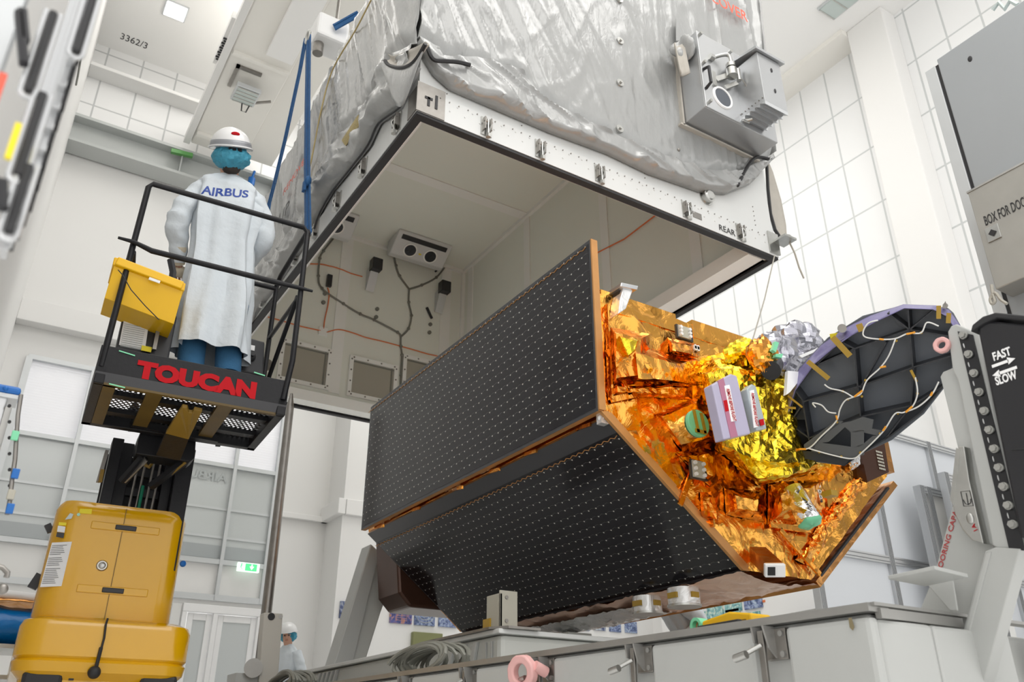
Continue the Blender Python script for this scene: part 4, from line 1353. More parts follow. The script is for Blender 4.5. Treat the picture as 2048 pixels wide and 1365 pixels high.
def frustum(name, base, front, yb, yf, m, parent=st, amp=0.012, cuts=6, seed=0.0, flat=True):
    B = [PY(p, yb) for p in base]
    F_ = [PY(p, yf) for p in front]
    n = len(B)
    bm = bmesh.new()
    vb = [bm.verts.new(p) for p in B]
    vf = [bm.verts.new(p) for p in F_]
    c = bm.verts.new(sum(F_, V((0, 0, 0))) / n)
    for i in range(n):
        j = (i + 1) % n
        bm.faces.new((vb[i], vb[j], vf[j], vf[i]))
        bm.faces.new((vf[i], vf[j], c))
    bmesh.ops.triangulate(bm, faces=bm.faces)
    for it in range(cuts):
        es = [e for e in bm.edges if e.calc_length() > 0.035]
        if not es:
            break
        bmesh.ops.subdivide_edges(bm, edges=es, cuts=1)
        bmesh.ops.triangulate(bm, faces=[f for f in bm.faces if len(f.verts) > 3])
    bmesh.ops.recalc_face_normals(bm, faces=bm.faces)
    bm.normal_update()
    off = []
    for v in bm.verts:
        p = v.co
        k = 0.0 if abs(p.y - yb) < 1e-4 else 1.0
        off.append(v.normal * (noise.noise(p * 7 + V((seed, 0, 0))) * 1.2 + abs(noise.noise(p * 16)) + 0.4 * noise.noise(p * 37)) * amp * k)
    for v, o in zip(bm.verts, off):
        v.co += o
    me = bpy.data.meshes.new(name)
    bm.to_mesh(me)
    bm.free()
    if not flat:
        me.shade_smooth()
        me.set_sharp_from_angle(angle=R(22))
    return link(name, me, m, parent)


frustum('foil_block', [(1222, 655), (1300, 668), (1300, 765), (1226, 775)], [(1232, 668), (1282, 678), (1278, 752), (1232, 758)], SY, SY - 0.10, M['foil_deep'], seed=1, flat=False)
frustum('foil_block', [(1262, 690), (1400, 720), (1402, 770), (1268, 768)], [(1272, 708), (1350, 728), (1345, 762), (1276, 758)], SY, SY - 0.12, M['foil'], seed=2, flat=False)
frustum('foil_block', [(1225, 772), (1385, 772), (1385, 800), (1226, 790)], [(1235, 774), (1375, 776), (1370, 792), (1236, 784)], SY, SY - 0.06, M['foil_deep'], seed=3)
frustum('foil_block', [(1308, 828), (1400, 792), (1440, 880), (1365, 905)], [(1322, 832), (1392, 806), (1424, 876), (1362, 892)], SY, SY - 0.07, M['foil'], seed=4, flat=False)
frustum('foil_block', [(1335, 675), (1400, 690), (1398, 715), (1340, 705)], [(1342, 684), (1380, 692), (1378, 708), (1344, 702)], SY, SY - 0.07, M['foil_deep'], seed=5)
frustum('foil_block', [(1448, 975), (1528, 985), (1530, 1045), (1452, 1030)], [(1470, 990), (1518, 998), (1524, 1030), (1474, 1020)], SY, SY - 0.14, M['foil'], seed=6, amp=0.02, flat=False)
frustum('foil_block', [(1536, 965), (1650, 960), (1660, 1050), (1535, 1050)], [(1560, 985), (1625, 975), (1632, 1010), (1565, 1025)], SY, SY - 0.17, M['foil'], seed=7, amp=0.022, flat=False)
frustum('foil_block', [(1400, 985), (1440, 985), (1440, 1055), (1402, 1035)], [(1406, 992), (1434, 995), (1434, 1040), (1408, 1028)], SY, SY - 0.04, M['foil_deep'], seed=8)
frustum('foil_block', [(1590, 1120), (1700, 960), (1735, 960), (1620, 1135)], [(1604, 1115), (1705, 972), (1725, 972), (1618, 1122)], SY, SY - 0.05, M['foil_deep'], seed=9, amp=0.04)
frustum('foil_block', [(1350, 905), (1440, 890), (1450, 960), (1420, 975)], [(1364, 915), (1425, 905), (1432, 948), (1415, 958)], SY, SY - 0.05, M['foil'], seed=10, amp=0.02, flat=False)
frustum('yellow_patch', [(1238, 672), (1278, 680), (1272, 702), (1255, 716)], [(1240, 674), (1276, 682), (1270, 700), (1256, 712)], SY - 0.10, SY - 0.13, M['gold'], amp=0.01)

# raised foil rim at the top, with connector openings
tp = MB()
for a, b in (((1202, 592), (1352, 640)), ((1385, 652), (1535, 695))):
    p, q = PY(a, SY), PY(b, SY)
    tp.box((p.x, SY, 2.66), (q.x, SY + 0.05, 2.775))
tp.build('top_rim', M['foil'], st)


def connector(quad, seed=0):
    P_ = [PY(p, SY - 0.045) for p in quad]
    x0, x1 = P_[0].x, P_[1].x
    z0, z1 = P_[2].z, P_[0].z
    MB().box((x0, SY - 0.045, z0), (x1, SY - 0.030, z1)).build('connector_recess', M['carbon'], st)
    pl = MB().box((x0 + 0.008, SY - 0.055, z0 + 0.006), (x1 - 0.025, SY - 0.045, z1 - 0.006)).build('connector_plate', M['beige_bracket'], st)
    d = MB()
    for i in range(2):
        for j in range(3):
            c = V((x0 + 0.02 + i * (x1 - x0 - 0.055), SY - 0.055, z0 + 0.02 + j * (z1 - z0 - 0.04) / 2))
            d.cyl(c, c + V((0, -0.012, 0)), 0.010, n=10)
    d.build_each('connector_pin', M['label'], pl)


connector([(1380, 918), (1412, 925), (1412, 962)])
connector([(1625, 966), (1640, 970), (1640, 1004)])
connector([(1352, 648), (1384, 656), (1384, 684)])
connector([(1386, 694), (1395, 697), (1395, 704)])

# green capped thruster covers
c = PY((1378, 855), SY - 0.09)
MB().cyl(c + V((0.03, 0.14, 0.01)), c + V((0, -0.05, 0)), 0.066, 0.07, 24).build('port_collar', M['silver_foil'], st, smooth=True)
gc = MB().cyl(c + V((0, -0.05, 0)), c + V((0, -0.075, 0)), 0.074, n=28).build('green_cap', M['green'], st, bevel=0.004)
tpz = MB().obox(c + V((-0.022, -0.0775, 0.006)), (1, 0, 0.15), (0, 1, 0), (-0.15, 0, 1), 0.010, 0.002, 0.062)
tpz.obox(c + V((0.028, -0.0775, 0.003)), (1, 0, 0.15), (0, 1, 0), (-0.15, 0, 1), 0.010, 0.002, 0.056).obox(c + V((0.003, -0.0775, -0.047)), (1, 0, 0), (0, 1, 0), (0, 0, 1), 0.038, 0.002, 0.010)
tpz.build_each('amber_tape', M['tape'], gc)
a_, b_ = PY((1592, 994), SY - 0.18), PY((1621, 1046), SY - 0.24)
dd = (b_ - a_).normalized()
cc = MB().cyl(a_ - dd * 0.05, b_, 0.055, 0.064, 24).build('silver_canister', M['silver_foil'], st, smooth=True)
MB().sph(b_, 0.067, 0.064, 0.02, 20, 8, X=frame(dd)[0], Y=frame(dd)[1], fn=lambda a, b: 1 + 0.08 * math.sin(5 * a)).build('green_cap', M['green'], cc, smooth=True)
MB().box((a_.x - 0.02, a_.y - 0.24, a_.z - 0.05), (a_.x + 0.03, a_.y - 0.18, a_.z - 0.02)).build('amber_tape', M['tape'], cc)
# silver bag beside the antenna foot, lower right
frustum('silver_bag', [(1690, 900), (1725, 905), (1722, 930), (1700, 945)], [(1695, 908), (1718, 912), (1716, 926), (1704, 934)], SY, SY - 0.25, M['silver_foil'], amp=0.02)
# sun sensor at the lower edge
a_, b_ = PY((1515, 1108), SY - 0.02), PY((1548, 1140), SY - 0.24)
ss = MB().bar(a_, b_, 0.085, 0.07).build('sensor_tube', M['copper'], st)
d = (b_ - a_).normalized()
s, t2 = frame(d)
MB().obox(b_ + d * 0.01, s, t2, d, 0.05, 0.032, 0.015).build('sensor_head', M['white_print'], ss, bevel=0.004)
ap = MB().obox(b_ + d * 0.026 + s * 0.02, s, t2, d, 0.018, 0.020, 0.004)
ap.build('sensor_aperture', M['black'], ss)
# silver fitting on the top edge
a_, b_ = PY((1250, 628), SY - 0.03), PY((1262, 566), SY - 0.03)
sf = MB().prism([PY(p, SY - 0.08) for p in ((1237, 628), (1252, 618), (1268, 575), (1248, 570), (1240, 600))], (0, 0.08, 0)).build('top_fitting', M['silver_flat'], st, bevel=0.004)
MB().prism([PY(p, SY - 0.10) for p in ((1243, 565), (1277, 572), (1275, 580), (1241, 573))], (0, 0.12, 0)).build('fitting_head', M['alu'], sf, bevel=0.004)
MB().prism([PY(p, SY - 0.06) for p in ((1240, 580), (1248, 572), (1246, 600), (1238, 605))], (0, 0.06, 0)).build('dark_insert', M['carbon'], sf)

# solar panels
YP0, YP1 = 3.12, 6.12


def solar_panel(a, b, label, ptop=0.0):            # a upper edge (x,z), b lower edge (x,z)
    A, B = V((a[0], 0, a[1])), V((b[0], 0, b[1]))
    d = (B - A)
    L_ = d.length
    dn = d.normalized()
    nrm = V((dn.z, 0, -dn.x)) if dn.z < 0 else V((-dn.z, 0, dn.x))
    if nrm.x > 0:
        nrm = -nrm
    th = 0.035
    pts = [V((A.x, YP0, A.z)), V((B.x, YP0, B.z)), V((B.x, YP0, B.z)) - nrm * th, V((A.x, YP0, A.z)) - nrm * th]
    pn = tag(MB().prism(pts, (0, YP1 - YP0, 0)).build('solar_panel', M['solar_edge'], st), label)
    e = nrm * 0.0015
    MB().add([V((A.x, YP0 + 0.004, A.z)) + e, V((B.x, YP0 + 0.004, B.z)) + e, V((B.x, YP1 - 0.004, B.z)) + e, V((A.x, YP1 - 0.004, A.z)) + e], [(0, 1, 2, 3)]).build('panel_border', M['panel_border'], pn, solid=0.002)
    i0, i1, j = ptop / L_, 1 - 0.02 / L_, 0.02
    def at(k, y):
        q = A + d * k
        return V((q.x, y, q.z)) + nrm * 0.0042
    MB().add([at(i0, YP0 + j), at(i1, YP0 + j), at(i1, YP1 - j), at(i0, YP1 - j)], [(0, 1, 2, 3)]).build('solar_cells', M['solar'], pn, recalc=False,
        uv=lambda co: (co.y, (V((co.x, 0, co.z)) - A).dot(dn)))
    hm = MB()
    for i in range(54):
        y = YP0 + 0.04 + i * 0.0555
        k = i1 - 0.012 if ptop == 0 else i0 + 0.012
        q1, q2 = at(k, y) + nrm * 0.002, at(k - 0.010 if ptop == 0 else k + 0.010, y + 0.03) + nrm * 0.002
        hm.bar(q1, q2, 0.004, 0.003)
        hm.bar(q2, at(k, y + 0.052) + nrm * 0.002, 0.004, 0.003)
    hm.build('bus_wire', M['solar_edge'], pn)
    return pn


solar_panel((2.49, 3.075), (2.49, 2.055), 'upright upper black solar panel with rows of pale dots', 0.02)
lo = solar_panel((2.545, 2.035), (3.415, 1.355), 'lower sloping black solar panel facing the floor side', 0.10)
# right hand panels seen edge on
p1 = tag(MB().prism([(4.86, SY, 2.07), (3.955, SY, 1.355), (3.985, SY, 1.325), (4.895, SY, 2.045)], (0, 3.0, 0)).build('solar_panel', M['copper'], st), 'sloping panel on the far right side, seen edge on')
MB().prism([(4.80, SY - 0.003, 2.01), (4.01, SY - 0.003, 1.385), (4.0, SY - 0.003, 1.392), (4.79, SY - 0.003, 2.02)], (0, 0.02, 0)).build('panel_gap', M['black'], p1)
p2 = tag(MB().box((4.80, SY - 0.02, 2.12), (4.86, SY + 2.9, 3.0)).build('solar_panel', M['copper'], st), 'upright panel on the far right side, seen behind the antenna')
q = [PY(p, SY - 0.06) for p in ((1722, 905), (1768, 880), (1778, 945), (1735, 965))]
eb = MB().prism(q, (0, 0.3, 0)).build('dark_panel_end', M['brown'], st)
tx = PY((1752, 905), SY - 0.065)
pr = MB()
for i in range(6):
    for j in range(4):
        pr.box((tx.x + j * 0.016, tx.y - 0.002, tx.z - 0.022 * i), (tx.x + j * 0.016 + 0.012, tx.y, tx.z - 0.022 * i + 0.012))
pr.build('printed_rows', M['beige_bracket'], eb)
# wide gap between the panels: hinges and copper fittings
hg = MB()
for y in (3.25, 3.75, 4.15, 4.6, 5.2, 5.8):
    hg.bar((2.535, y, 2.03), (2.54, y + 0.13, 2.045), 0.012, 0.02)
hg.build_each('hinge', M['foil_deep'], st)
MB().box((2.515, SY + 0.01, 2.0), (2.56, SY + 0.05, 2.06)).sph((2.53, SY + 0.03, 2.03), 0.022, nu=8, nv=6).build('hinge_end', M['silver_flat'], st)
# corner edge strips of copper tape on the end face
MB().prism([(2.50, SY - 0.012, 2.05), (3.385, SY - 0.012, 1.355), (3.43, SY - 0.012, 1.355), (2.545, SY - 0.012, 2.06)], (0, 0.02, 0)).build('edge_tape', M['solar_edge'], st)
MB().box((2.488, SY - 0.012, 2.06), (2.53, SY + 0.0, 3.075)).build('edge_tape', M['solar_edge'], st)

# underside: bulging foil, silver sheet, round adapter feet
def belly(u, v):
    y = SY + v * 2.95
    x = 3.38 + u * 0.60
    bul = math.sin(math.pi * u) * 0.03
    return V((x, y, 1.355 - bul - crinkle((x, y, 0), 0.03)))


MB().grid(belly, 26, 100).build('belly_blanket', M['foil_under'], st, smooth=25, recalc=False)
MB().grid(lambda u, v: V((3.47 + u * 0.36, 4.1 + v * 1.8, 1.315 - 0.045 * math.sin(math.pi * u) * math.sin(math.pi * min(1, v * 1.2 + 0.05)) ** 0.5 - crinkle((u, v * 4, 1), 0.02))), 16, 60).build('silver_belly_sheet', M['silver_flat'], st, smooth=25, recalc=False)
for p, rr in (((1296, 1226), 0.085), ((1369, 1211), 0.09)):
    c = PZ(p, 1.25)
    ft = MB().cyl(c + V((0, 0, 0.09)), c, rr, n=28).build('round_foot', M['silver_flat'], st, smooth=True)
    MB().cyl(c, c + V((0, 0, -0.012)), rr + 0.006, n=28).build('foot_rim', M['metal'], ft, smooth=True)
    MB().box((c.x - rr * 0.3, c.y - rr - 0.006, c.z + 0.03), (c.x + rr * 0.3, c.y - rr + 0.01, c.z + 0.06)).box((c.x - rr - 0.006, c.y - 0.04, c.z + 0.03), (c.x - rr + 0.01, c.y + 0.03, c.z + 0.06)).build('amber_tape', M['tape'], ft)
# dark bulkhead behind the panels at the far end
MB().prism([(2.78, 6.12, 2.10), (2.84, 6.12, 1.62), (2.94, 6.12, 1.52), (4.3, 6.12, 1.52), (4.5, 6.12, 2.1)], (0, 0.40, 0)).build('rear_bulkhead', M['brown'], st, bevel=0.02)

# gold wrapped tower on the end face
tower = frustum('gold_tower', [(1396, 745), (1420, 712), (1500, 700), (1600, 735), (1665, 905), (1660, 935), (1520, 968), (1440, 905)],
                [(1415, 748), (1440, 738), (1510, 742), (1590, 760), (1590, 905), (1600, 925), (1512, 925), (1450, 890)], SY, SY - 0.42, M['gold'], amp=0.028, seed=20)
frustum('gold_skirt', [(1430, 885), (1640, 870), (1662, 938), (1518, 972)], [(1455, 880), (1600, 880), (1640, 930), (1515, 962)], SY - 0.02, SY - 0.36, M['gold'], amp=0.02, seed=22, parent=tower)
frustum('gold_bulge', [(1458, 710), (1500, 695), (1525, 720), (1515, 745), (1470, 740)], [(1468, 715), (1496, 704), (1512, 722), (1506, 736), (1475, 732)], SY - 0.12, SY - 0.32, M['gold'], amp=0.02, seed=23, parent=tower)
yb = SY - 0.47
bx = MB().prism([PY(p, yb) for p in ((1424, 770), (1462, 748), (1474, 752), (1502, 868), (1448, 880))], (0, 0.06, 0)).build('lilac_box', M['lilac'], st, bevel=0.006)
MB().prism([PY(p, yb - 0.003) for p in ((1436, 762), (1447, 756), (1476, 873), (1462, 876))], (0, 0.006, 0)).build('red_stripe', M['lilac_red'], bx)
MB().prism([PY(p, yb - 0.006) for p in ((1449, 772), (1459, 770), (1473, 842), (1463, 844))], (0, 0.006, 0)).build('removal_tag', M['white_print'], bx)
p, q = PY((1453, 778), yb - 0.009), PY((1467, 842), yb - 0.009)
text('REMOVE BEFORE FLIGHT', p, (q - p), V((0, 1, 0)).cross(q - p) * -1, 0.030, M['red'], 'tag_lettering', bx, width=(q - p).length, bold=0.01)
MB().prism([PY(p, yb - 0.004) for p in ((1447, 802), (1454, 800), (1458, 822), (1451, 824))], (0, 0.006, 0)).build('red_mark', M['red'], bx)
bx2 = MB().prism([PY(p, yb - 0.02) for p in ((1494, 778), (1504, 768), (1512, 772), (1534, 858), (1514, 862), (1498, 800))], (0, 0.05, 0)).build('grey_box', mat('grey_film_box', (0.42, 0.47, 0.50), 0.3), st, bevel=0.006)
MB().prism([PY(p, yb - 0.026) for p in ((1500, 782), (1508, 780), (1517, 854), (1509, 856))], (0, 0.006, 0)).build('removal_tag', M['white_print'], bx2)
p, q = PY((1503, 786), yb - 0.029), PY((1512, 852), yb - 0.029)
text('REMOVE BEFORE FLIGHT', p, (q - p), V((0, 1, 0)).cross(q - p) * -1, 0.026, M['red'], 'tag_lettering', bx2, width=(q - p).length, bold=0.01)
MB().prism([PY(p, yb - 0.03) for p in ((1519, 840), (1527, 838), (1529, 850), (1522, 852))], (0, 0.005, 0)).build('red_mark', M['red'], bx2)

# crumpled silver wrap above the tower
def lump(name, px, y, r, m, sq=1.0, seed=0, parent=st):
    c = PY(px, y)
    return MB().sph(c, r, r * 0.8, r * sq, 28, 20, fn=lambda a, b: 1 + 0.22 * noise.noise(V((math.cos(a) * math.cos(b) * 2.5, math.sin(a) * math.cos(b) * 2.5, math.sin(b) * 2.5 + seed))) + 0.14 * noise.noise(V((math.cos(a) * 7, math.sin(a) * 7, b * 5 + seed)))).build(name, m, parent, smooth=18)


lw = lump('silver_wrap', (1592, 692), SY - 0.35, 0.17, M['silver_film'], 0.75, 1)
lump('silver_wrap', (1550, 712), SY - 0.38, 0.15, M['silver_film'], 0.9, 2)
lump('silver_wrap', (1585, 728), SY - 0.40, 0.11, M['silver_film'], 0.7, 3)
lump('brown_window', (1525, 712), SY - 0.46, 0.085, M['foil_deep'], 1.2, 4)
lump('gold_wrap', (1490, 712), SY - 0.30, 0.12, M['gold'], 0.7, 6)
MB().prism([PY(p, SY - 0.55) for p in ((1551, 683), (1558, 686), (1552, 705), (1545, 700))], (0, 0.02, 0)).prism([PY(p, SY - 0.54) for p in ((1552, 708), (1566, 708), (1564, 716), (1551, 714))], (0, 0.02, 0)).build('green_tape', M['green'], lw)
MB().cyl(PY((1542, 742), SY - 0.5), PY((1550, 722), SY - 0.4), 0.05, n=14).build('dark_lens', M['black_plastic'], st, smooth=True)
MB().prism([PY(p, SY - 0.5) for p in ((1576, 742), (1612, 745), (1580, 785), (1573, 790))], (0, 0.02, 0)).build('white_strut', M['white_print'], st)
MB().prism([PY(p, SY - 0.5) for p in ((1598, 712), (1650, 690), (1652, 694), (1604, 716))], (0, 0.03, 0)).build('white_strut', M['white_print'], st)

# ------------------------------------------------ reflector antenna, seen from its ribbed back
RC = PY((1745, 770), 2.30)
vn = (EYE - RC).normalized()
side, upv = frame(-vn)
RN = (vn + side * -0.20 + upv * -0.18).normalized()


def RP(p, d=0.0):               # p noted in the magnified view of the reflector
    return PN((1350 + p[0] / 3.413, 600 + p[1] / 3.413), RC + RN * d, RN)


rf = tag(MB().prism([RP(p, -0.10) for p in ((725, 800), (770, 890), (800, 1030), (880, 1100), (1150, 1135), (1260, 1060), (1480, 960), (1700, 780), (1840, 600), (1940, 420), (1950, 180), (1900, 90), (1860, 55), (1560, 35), (1280, 110), (1040, 260), (850, 460), (740, 640))],
            RN * -0.012).build('antenna_reflector', M['carbon_skin'], st, bevel=0.004), 'dark ribbed antenna reflector seen from behind')
out = [(820, 610), (960, 440), (1130, 280), (1330, 160), (1560, 55), (1760, 60), (1870, 120), (1905, 260), (1900, 440), (1830, 600), (1690, 770), (1480, 930), (1250, 1070), (1160, 1135), (880, 1085), (795, 1020), (770, 830)]
rim = MB()
for a, b in zip(out, out[1:] + out[:1]):
    rim.add([RP(a, 0.0), RP(b, 0.0), RP(b, -0.105), RP(a, -0.105), RP(a, 0.0) - RN * 0.0 + (RC - RP(a)).normalized() * 0.008, RP(b, 0.0) + (RC - RP(b)).normalized() * 0.008, RP(b, -0.105) + (RC - RP(b)).normalized() * 0.008, RP(a, -0.105) + (RC - RP(a)).normalized() * 0.008],
            [(0, 1, 2, 3), (4, 7, 6, 5), (0, 4, 5, 1), (3, 2, 6, 7), (0, 3, 7, 4), (1, 5, 6, 2)])
rim.build('rim', M['carbon'], rf)


def rib(a, b, h=0.105, w=0.007):
    A, B = RP(a), RP(b)
    d = (B - A)
    s_ = d.cross(RN).normalized()
    return MB().obox((A + B) / 2 - RN * h / 2, d, s_, RN, d.length / 2, w / 2, h / 2)


for a, b in (((1225, 335), (1265, 800)), ((1130, 285), (1225, 335)), ((1600, 205), (1625, 480)), ((1625, 480), (1610, 725)), ((870, 690), (915, 960)), ((820, 620), (880, 700)),
             ((1225, 335), (1600, 205)), ((880, 695), (1265, 590)), ((1265, 590), (1630, 460)), ((1630, 460), (1900, 380)), ((1265, 800), (1610, 725)), ((1610, 725), (1835, 590)), ((915, 945), (1265, 800)),
             ((1600, 205), (1590, 60)), ((1600, 205), (1450, 90)), ((1600, 205), (1760, 75)), ((1600, 205), (1870, 250)), ((1225, 335), (960, 450)), ((1265, 600), (1440, 290)), ((1265, 800), (1265, 1060)),
             ((1610, 725), (1430, 960)), ((770, 840), (915, 945)), ((880, 700), (790, 830))):
    rib(a, b).build('rib', M['carbon'], rf)
# lower gusset plate with triangular cut-outs, as three joined webs
gp = MB()
for poly in ([(880, 990), (1090, 830), (1150, 830), (1050, 900), (960, 970), (950, 1030), (880, 1010)], [(950, 970), (1200, 1005), (1290, 985), (1290, 1060), (1180, 1085), (930, 1035)],
             [(1200, 830), (1280, 800), (1355, 820), (1345, 880), (1415, 895), (1390, 930), (1280, 905), (1200, 905), (1160, 870), (1050, 970), (960, 985), (1100, 850)],
             [(1200, 890), (1290, 890), (1290, 1000), (1200, 1010)], [(1290, 980), (1350, 930), (1400, 925), (1290, 1040)]):
    gp.prism([RP(p, 0.012) for p in poly], RN * -0.008)
gp.build('gusset_plate', mat('grey_carbon_plate', (0.10, 0.105, 0.11), 0.45), rf)
gp = MB()
gp.prism([RP(p, 0.002) for p in ((800, 1030), (930, 1035), (1200, 1090), (1150, 1135), (880, 1085))], RN * -0.008).build('lower_web', M['carbon'], rf)
# harness
for path in ([(1385, 140), (1320, 160), (1285, 215), (1300, 255), (1410, 270), (1505, 265), (1590, 230), (1680, 225), (1720, 155), (1800, 180)],
             [(1505, 265), (1460, 380), (1400, 465), (1310, 550), (1270, 640), (1215, 665), (1160, 690), (1125, 750), (1100, 830), (1000, 930), (910, 1015), (800, 1020)],
             [(1020, 578), (1060, 605), (1145, 625), (1215, 665)], [(1640, 530), (1655, 640), (1620, 730), (1560, 770), (1500, 780), (1420, 900), (1280, 1040), (1210, 1085), (1070, 1060), (910, 1015)],
             [(1560, 770), (1660, 730), (1750, 650), (1800, 560)], [(960, 735), (940, 705), (1000, 720), (1045, 765), (1100, 775)]):
    pts = smoothpath([RP(p, 0.022) for p in path], 5)
    MB().tube(pts, 0.0036, 6).build('harness', M['cable'], rf, smooth=True)
oc = MB()
for a, b in (((1395, 268), (1425, 272)), ((1580, 235), (1640, 222)), ((1280, 620), (1225, 662)), ((1100, 790), (1108, 820)), ((1400, 462), (1440, 455)), ((1620, 728), (1575, 768)), ((850, 1020), (895, 1020)), ((1420, 895), (1440, 865)), ((1745, 655), (1758, 630))):
    oc.cyl(RP(a, 0.023), RP(b, 0.023), 0.0052, n=8)
oc.build_each('orange_sleeve', mat('orange_sleeve', (0.9, 0.38, 0.03), 0.4), rf)
ck = MB()
for a in ((1510, 280), (1300, 550), (1180, 680), (1105, 835), (1145, 625), (1655, 640), (985, 1040), (1135, 1072), (1265, 1045), (1400, 915), (1520, 775), (1680, 225), (1275, 660)):
    ck.sph(RP(a, 0.015), 0.007, nu=8, nv=6)
ck.build_each('cable_clip', M['tape'], rf)
# lilac protection film along the upper left rim and tape bits
def film(u, v):
    pts = [(735, 900), (725, 800), (745, 650), (850, 470), (1000, 310), (1150, 200), (1330, 110), (1560, 32), (1780, 40), (1870, 70), (1950, 180)]
    pin = [(768, 880), (765, 800), (820, 620), (950, 440), (1080, 330), (1210, 240), (1370, 150), (1565, 58), (1760, 65), (1850, 110), (1900, 180)]
    i = u * (len(pts) - 1)
    k = min(int(i), len(pts) - 2)
    a = V(pts[k] + (0,)).lerp(V(pts[k + 1] + (0,)), i - k)
    b = V(pin[k] + (0,)).lerp(V(pin[k + 1] + (0,)), i - k)
    c = a.lerp(b, v)
    return RP((c.x, c.y), -0.085 + 0.095 * v + 0.006 * ns((u * 30, v * 3, 0)))


MB().grid(film, 70, 8).build('lilac_film', M['film'], rf, smooth=30, solid=0.003, recalc=False)
tb = MB()
for a, b, w in (((1075, 255), (1195, 385), 0.03), ((905, 420), (1050, 540), 0.025), ((1255, 165), (1275, 215), 0.03), ((1800, 40), (1800, 130), 0.02), ((1870, 90), (1865, 160), 0.02), ((770, 655), (870, 735), 0.01), ((750, 735), (825, 740), 0.012), ((1610, 480), (1650, 560), 0.012)):
    A, B = RP(a, 0.014), RP(b, 0.014)
    tb.obox((A + B) / 2, B - A, (B - A).cross(RN), RN, (B - A).length / 2, w / 2, 0.001)
tb.build_each('amber_tape', M['tape'], rf)
MB().cyl(RP((1140, 195), 0.0), RP((1140, 195), -0.05), 0.022, n=16).cyl(RP((1845, 40), 0.0), RP((1845, 40), -0.08), 0.012, n=10).prism([RP(p, 0.0) for p in ((1820, 55), (1845, 10), (1858, 60))], RN * -0.01).build('rim_lug', M['metal_dark'], rf)
MB().prism([RP(p, -0.03) for p in ((1055, 235), (1110, 225), (1090, 260), (1062, 268))], RN * -0.006).build('yellow_tag', M['yellow_label'], rf)
# stub that carries the reflector
MB().bar(RP((830, 980), -0.05), PY((1590, 860), SY - 0.3), 0.16, 0.16).build('antenna_mount', M['carbon'], st)
# ============================================================ THE TRANSPORT BASE
def ztop(y):
    return 0.833 + 0.0095 * (y - 1.34)


bs = thing('equipment_chassis', 'long white painted steel transport base with steel rim and toggle clamps', 'base', (3.66, 4.2, ZF))
ZB = ZF + 0.08
LY = [1.66, 2.20, 2.74, 3.30, 3.90, 4.6, 5.4, 6.2]
MB().prism([(1.90, 1.36, ZB), (1.90, 7.1, ZB), (1.90, 7.1, ztop(7.1) - 0.02), (1.90, 1.36, ztop(1.34) - 0.02)], (0.26, 0, 0)).build('side_beam', M['base_white'], bs, bevel=0.01)
for a, b in zip([1.34] + [y + 0.055 for y in LY], [y - 0.055 for y in LY] + [7.1]):
    MB().prism([(1.872, a, ZB), (1.872, b, ZB), (1.872, b, ztop(b) - 0.03), (1.872, a, ztop(a) - 0.03)], (0.04, 0, 0)).build('beam_cladding', M['base_white'], bs, bevel=0.014)
MB().prism([(1.868, 1.335, ztop(1.34) - 0.020), (1.868, 7.1, ztop(7.1) - 0.022), (1.868, 7.1, ztop(7.1)), (1.868, 1.335, ztop(1.34))], (0.08, 0, 0)).build('rim_strip', M['strip'], bs)
MB().box((1.90, 1.36, ZB), (5.45, 1.50, 0.80)).box((5.19, 1.5, ZB), (5.45, 7.1, 0.80)).box((1.90, 6.95, ZB), (5.45, 7.1, 0.84)).box((2.1, 1.5, ZB), (5.2, 7.0, ZB + 0.1)).build('end_beam', M['base_white'], bs, bevel=0.015)
MB().prism([(1.905, 1.345, 0.80), (1.905, 1.345, ZB), (2.06, 1.30, ZB), (2.06, 1.30, 0.79)], (0, 0.03, 0)).box((2.06, 1.30, ZB), (2.40, 1.36, 0.79)).build('corner_cladding', M['base_white'], bs, bevel=0.01)
MB().box((1.905, 1.328, 0.798), (2.245, 1.345, 0.822)).box((1.88, 1.325, 0.826), (5.45, 1.36, 0.834)).build('rim_strip', M['strip'], bs)
for x, y in ((2.2, 1.7), (5.1, 1.7), (2.2, 6.7), (5.1, 6.7)):
    c = MB().cyl((x - 0.03, y, ZF + 0.05), (x + 0.03, y, ZF + 0.05), 0.05, n=20)
    c.build('caster', M['black'], bs)


def clamp(y, big=True):
    z = ztop(y) - 0.025
    X_ = 1.89
    p = MB().box((X_ - 0.008, y - 0.048, z - 0.085), (X_ + 0.01, y + 0.025, z - 0.005)).build('clamp_plate', M['metal_dark'], bs, bevel=0.002)
    k = MB().prism([(X_ - 0.05, y - 0.012, z), (X_ - 0.008, y - 0.012, z), (X_ - 0.008, y - 0.012, z - 0.08), (X_ - 0.035, y - 0.012, z - 0.055)], (0, 0.006, 0))
    k.prism([(X_ - 0.05, y + 0.028, z), (X_ - 0.008, y + 0.028, z), (X_ - 0.008, y + 0.028, z - 0.045), (X_ - 0.045, y + 0.028, z - 0.04)], (0, 0.006, 0))
    for yy, zz in ((y - 0.036, z - 0.02), (y - 0.036, z - 0.072), (y - 0.0, z - 0.02)):
        k.cyl((X_ - 0.016, yy, zz), (X_ - 0.006, yy, zz), 0.008, n=10)
    k.build('clamp_cheek', M['strip'], p)
    MB().bar((X_ - 0.035, y + 0.012, z - 0.01), (X_ - 0.03, y + 0.018, z - 0.26), 0.020, 0.010, up=V((1, 0, 0))).build('clamp_lever', M['metal_dark'], p, bevel=0.002)
    s = V((X_ - 0.04, y + 0.012, z - 0.048))
    e_ = s + V((-0.045, 0.035, -0.028))
    MB().cyl(s, e_, 0.0065, n=10).cyl(e_ + V((-0.002, 0.02, -0.004)), e_ + V((0.002, -0.02, 0.004)), 0.011, n=10).build('tommy_bar', M['metal'], p, smooth=True)


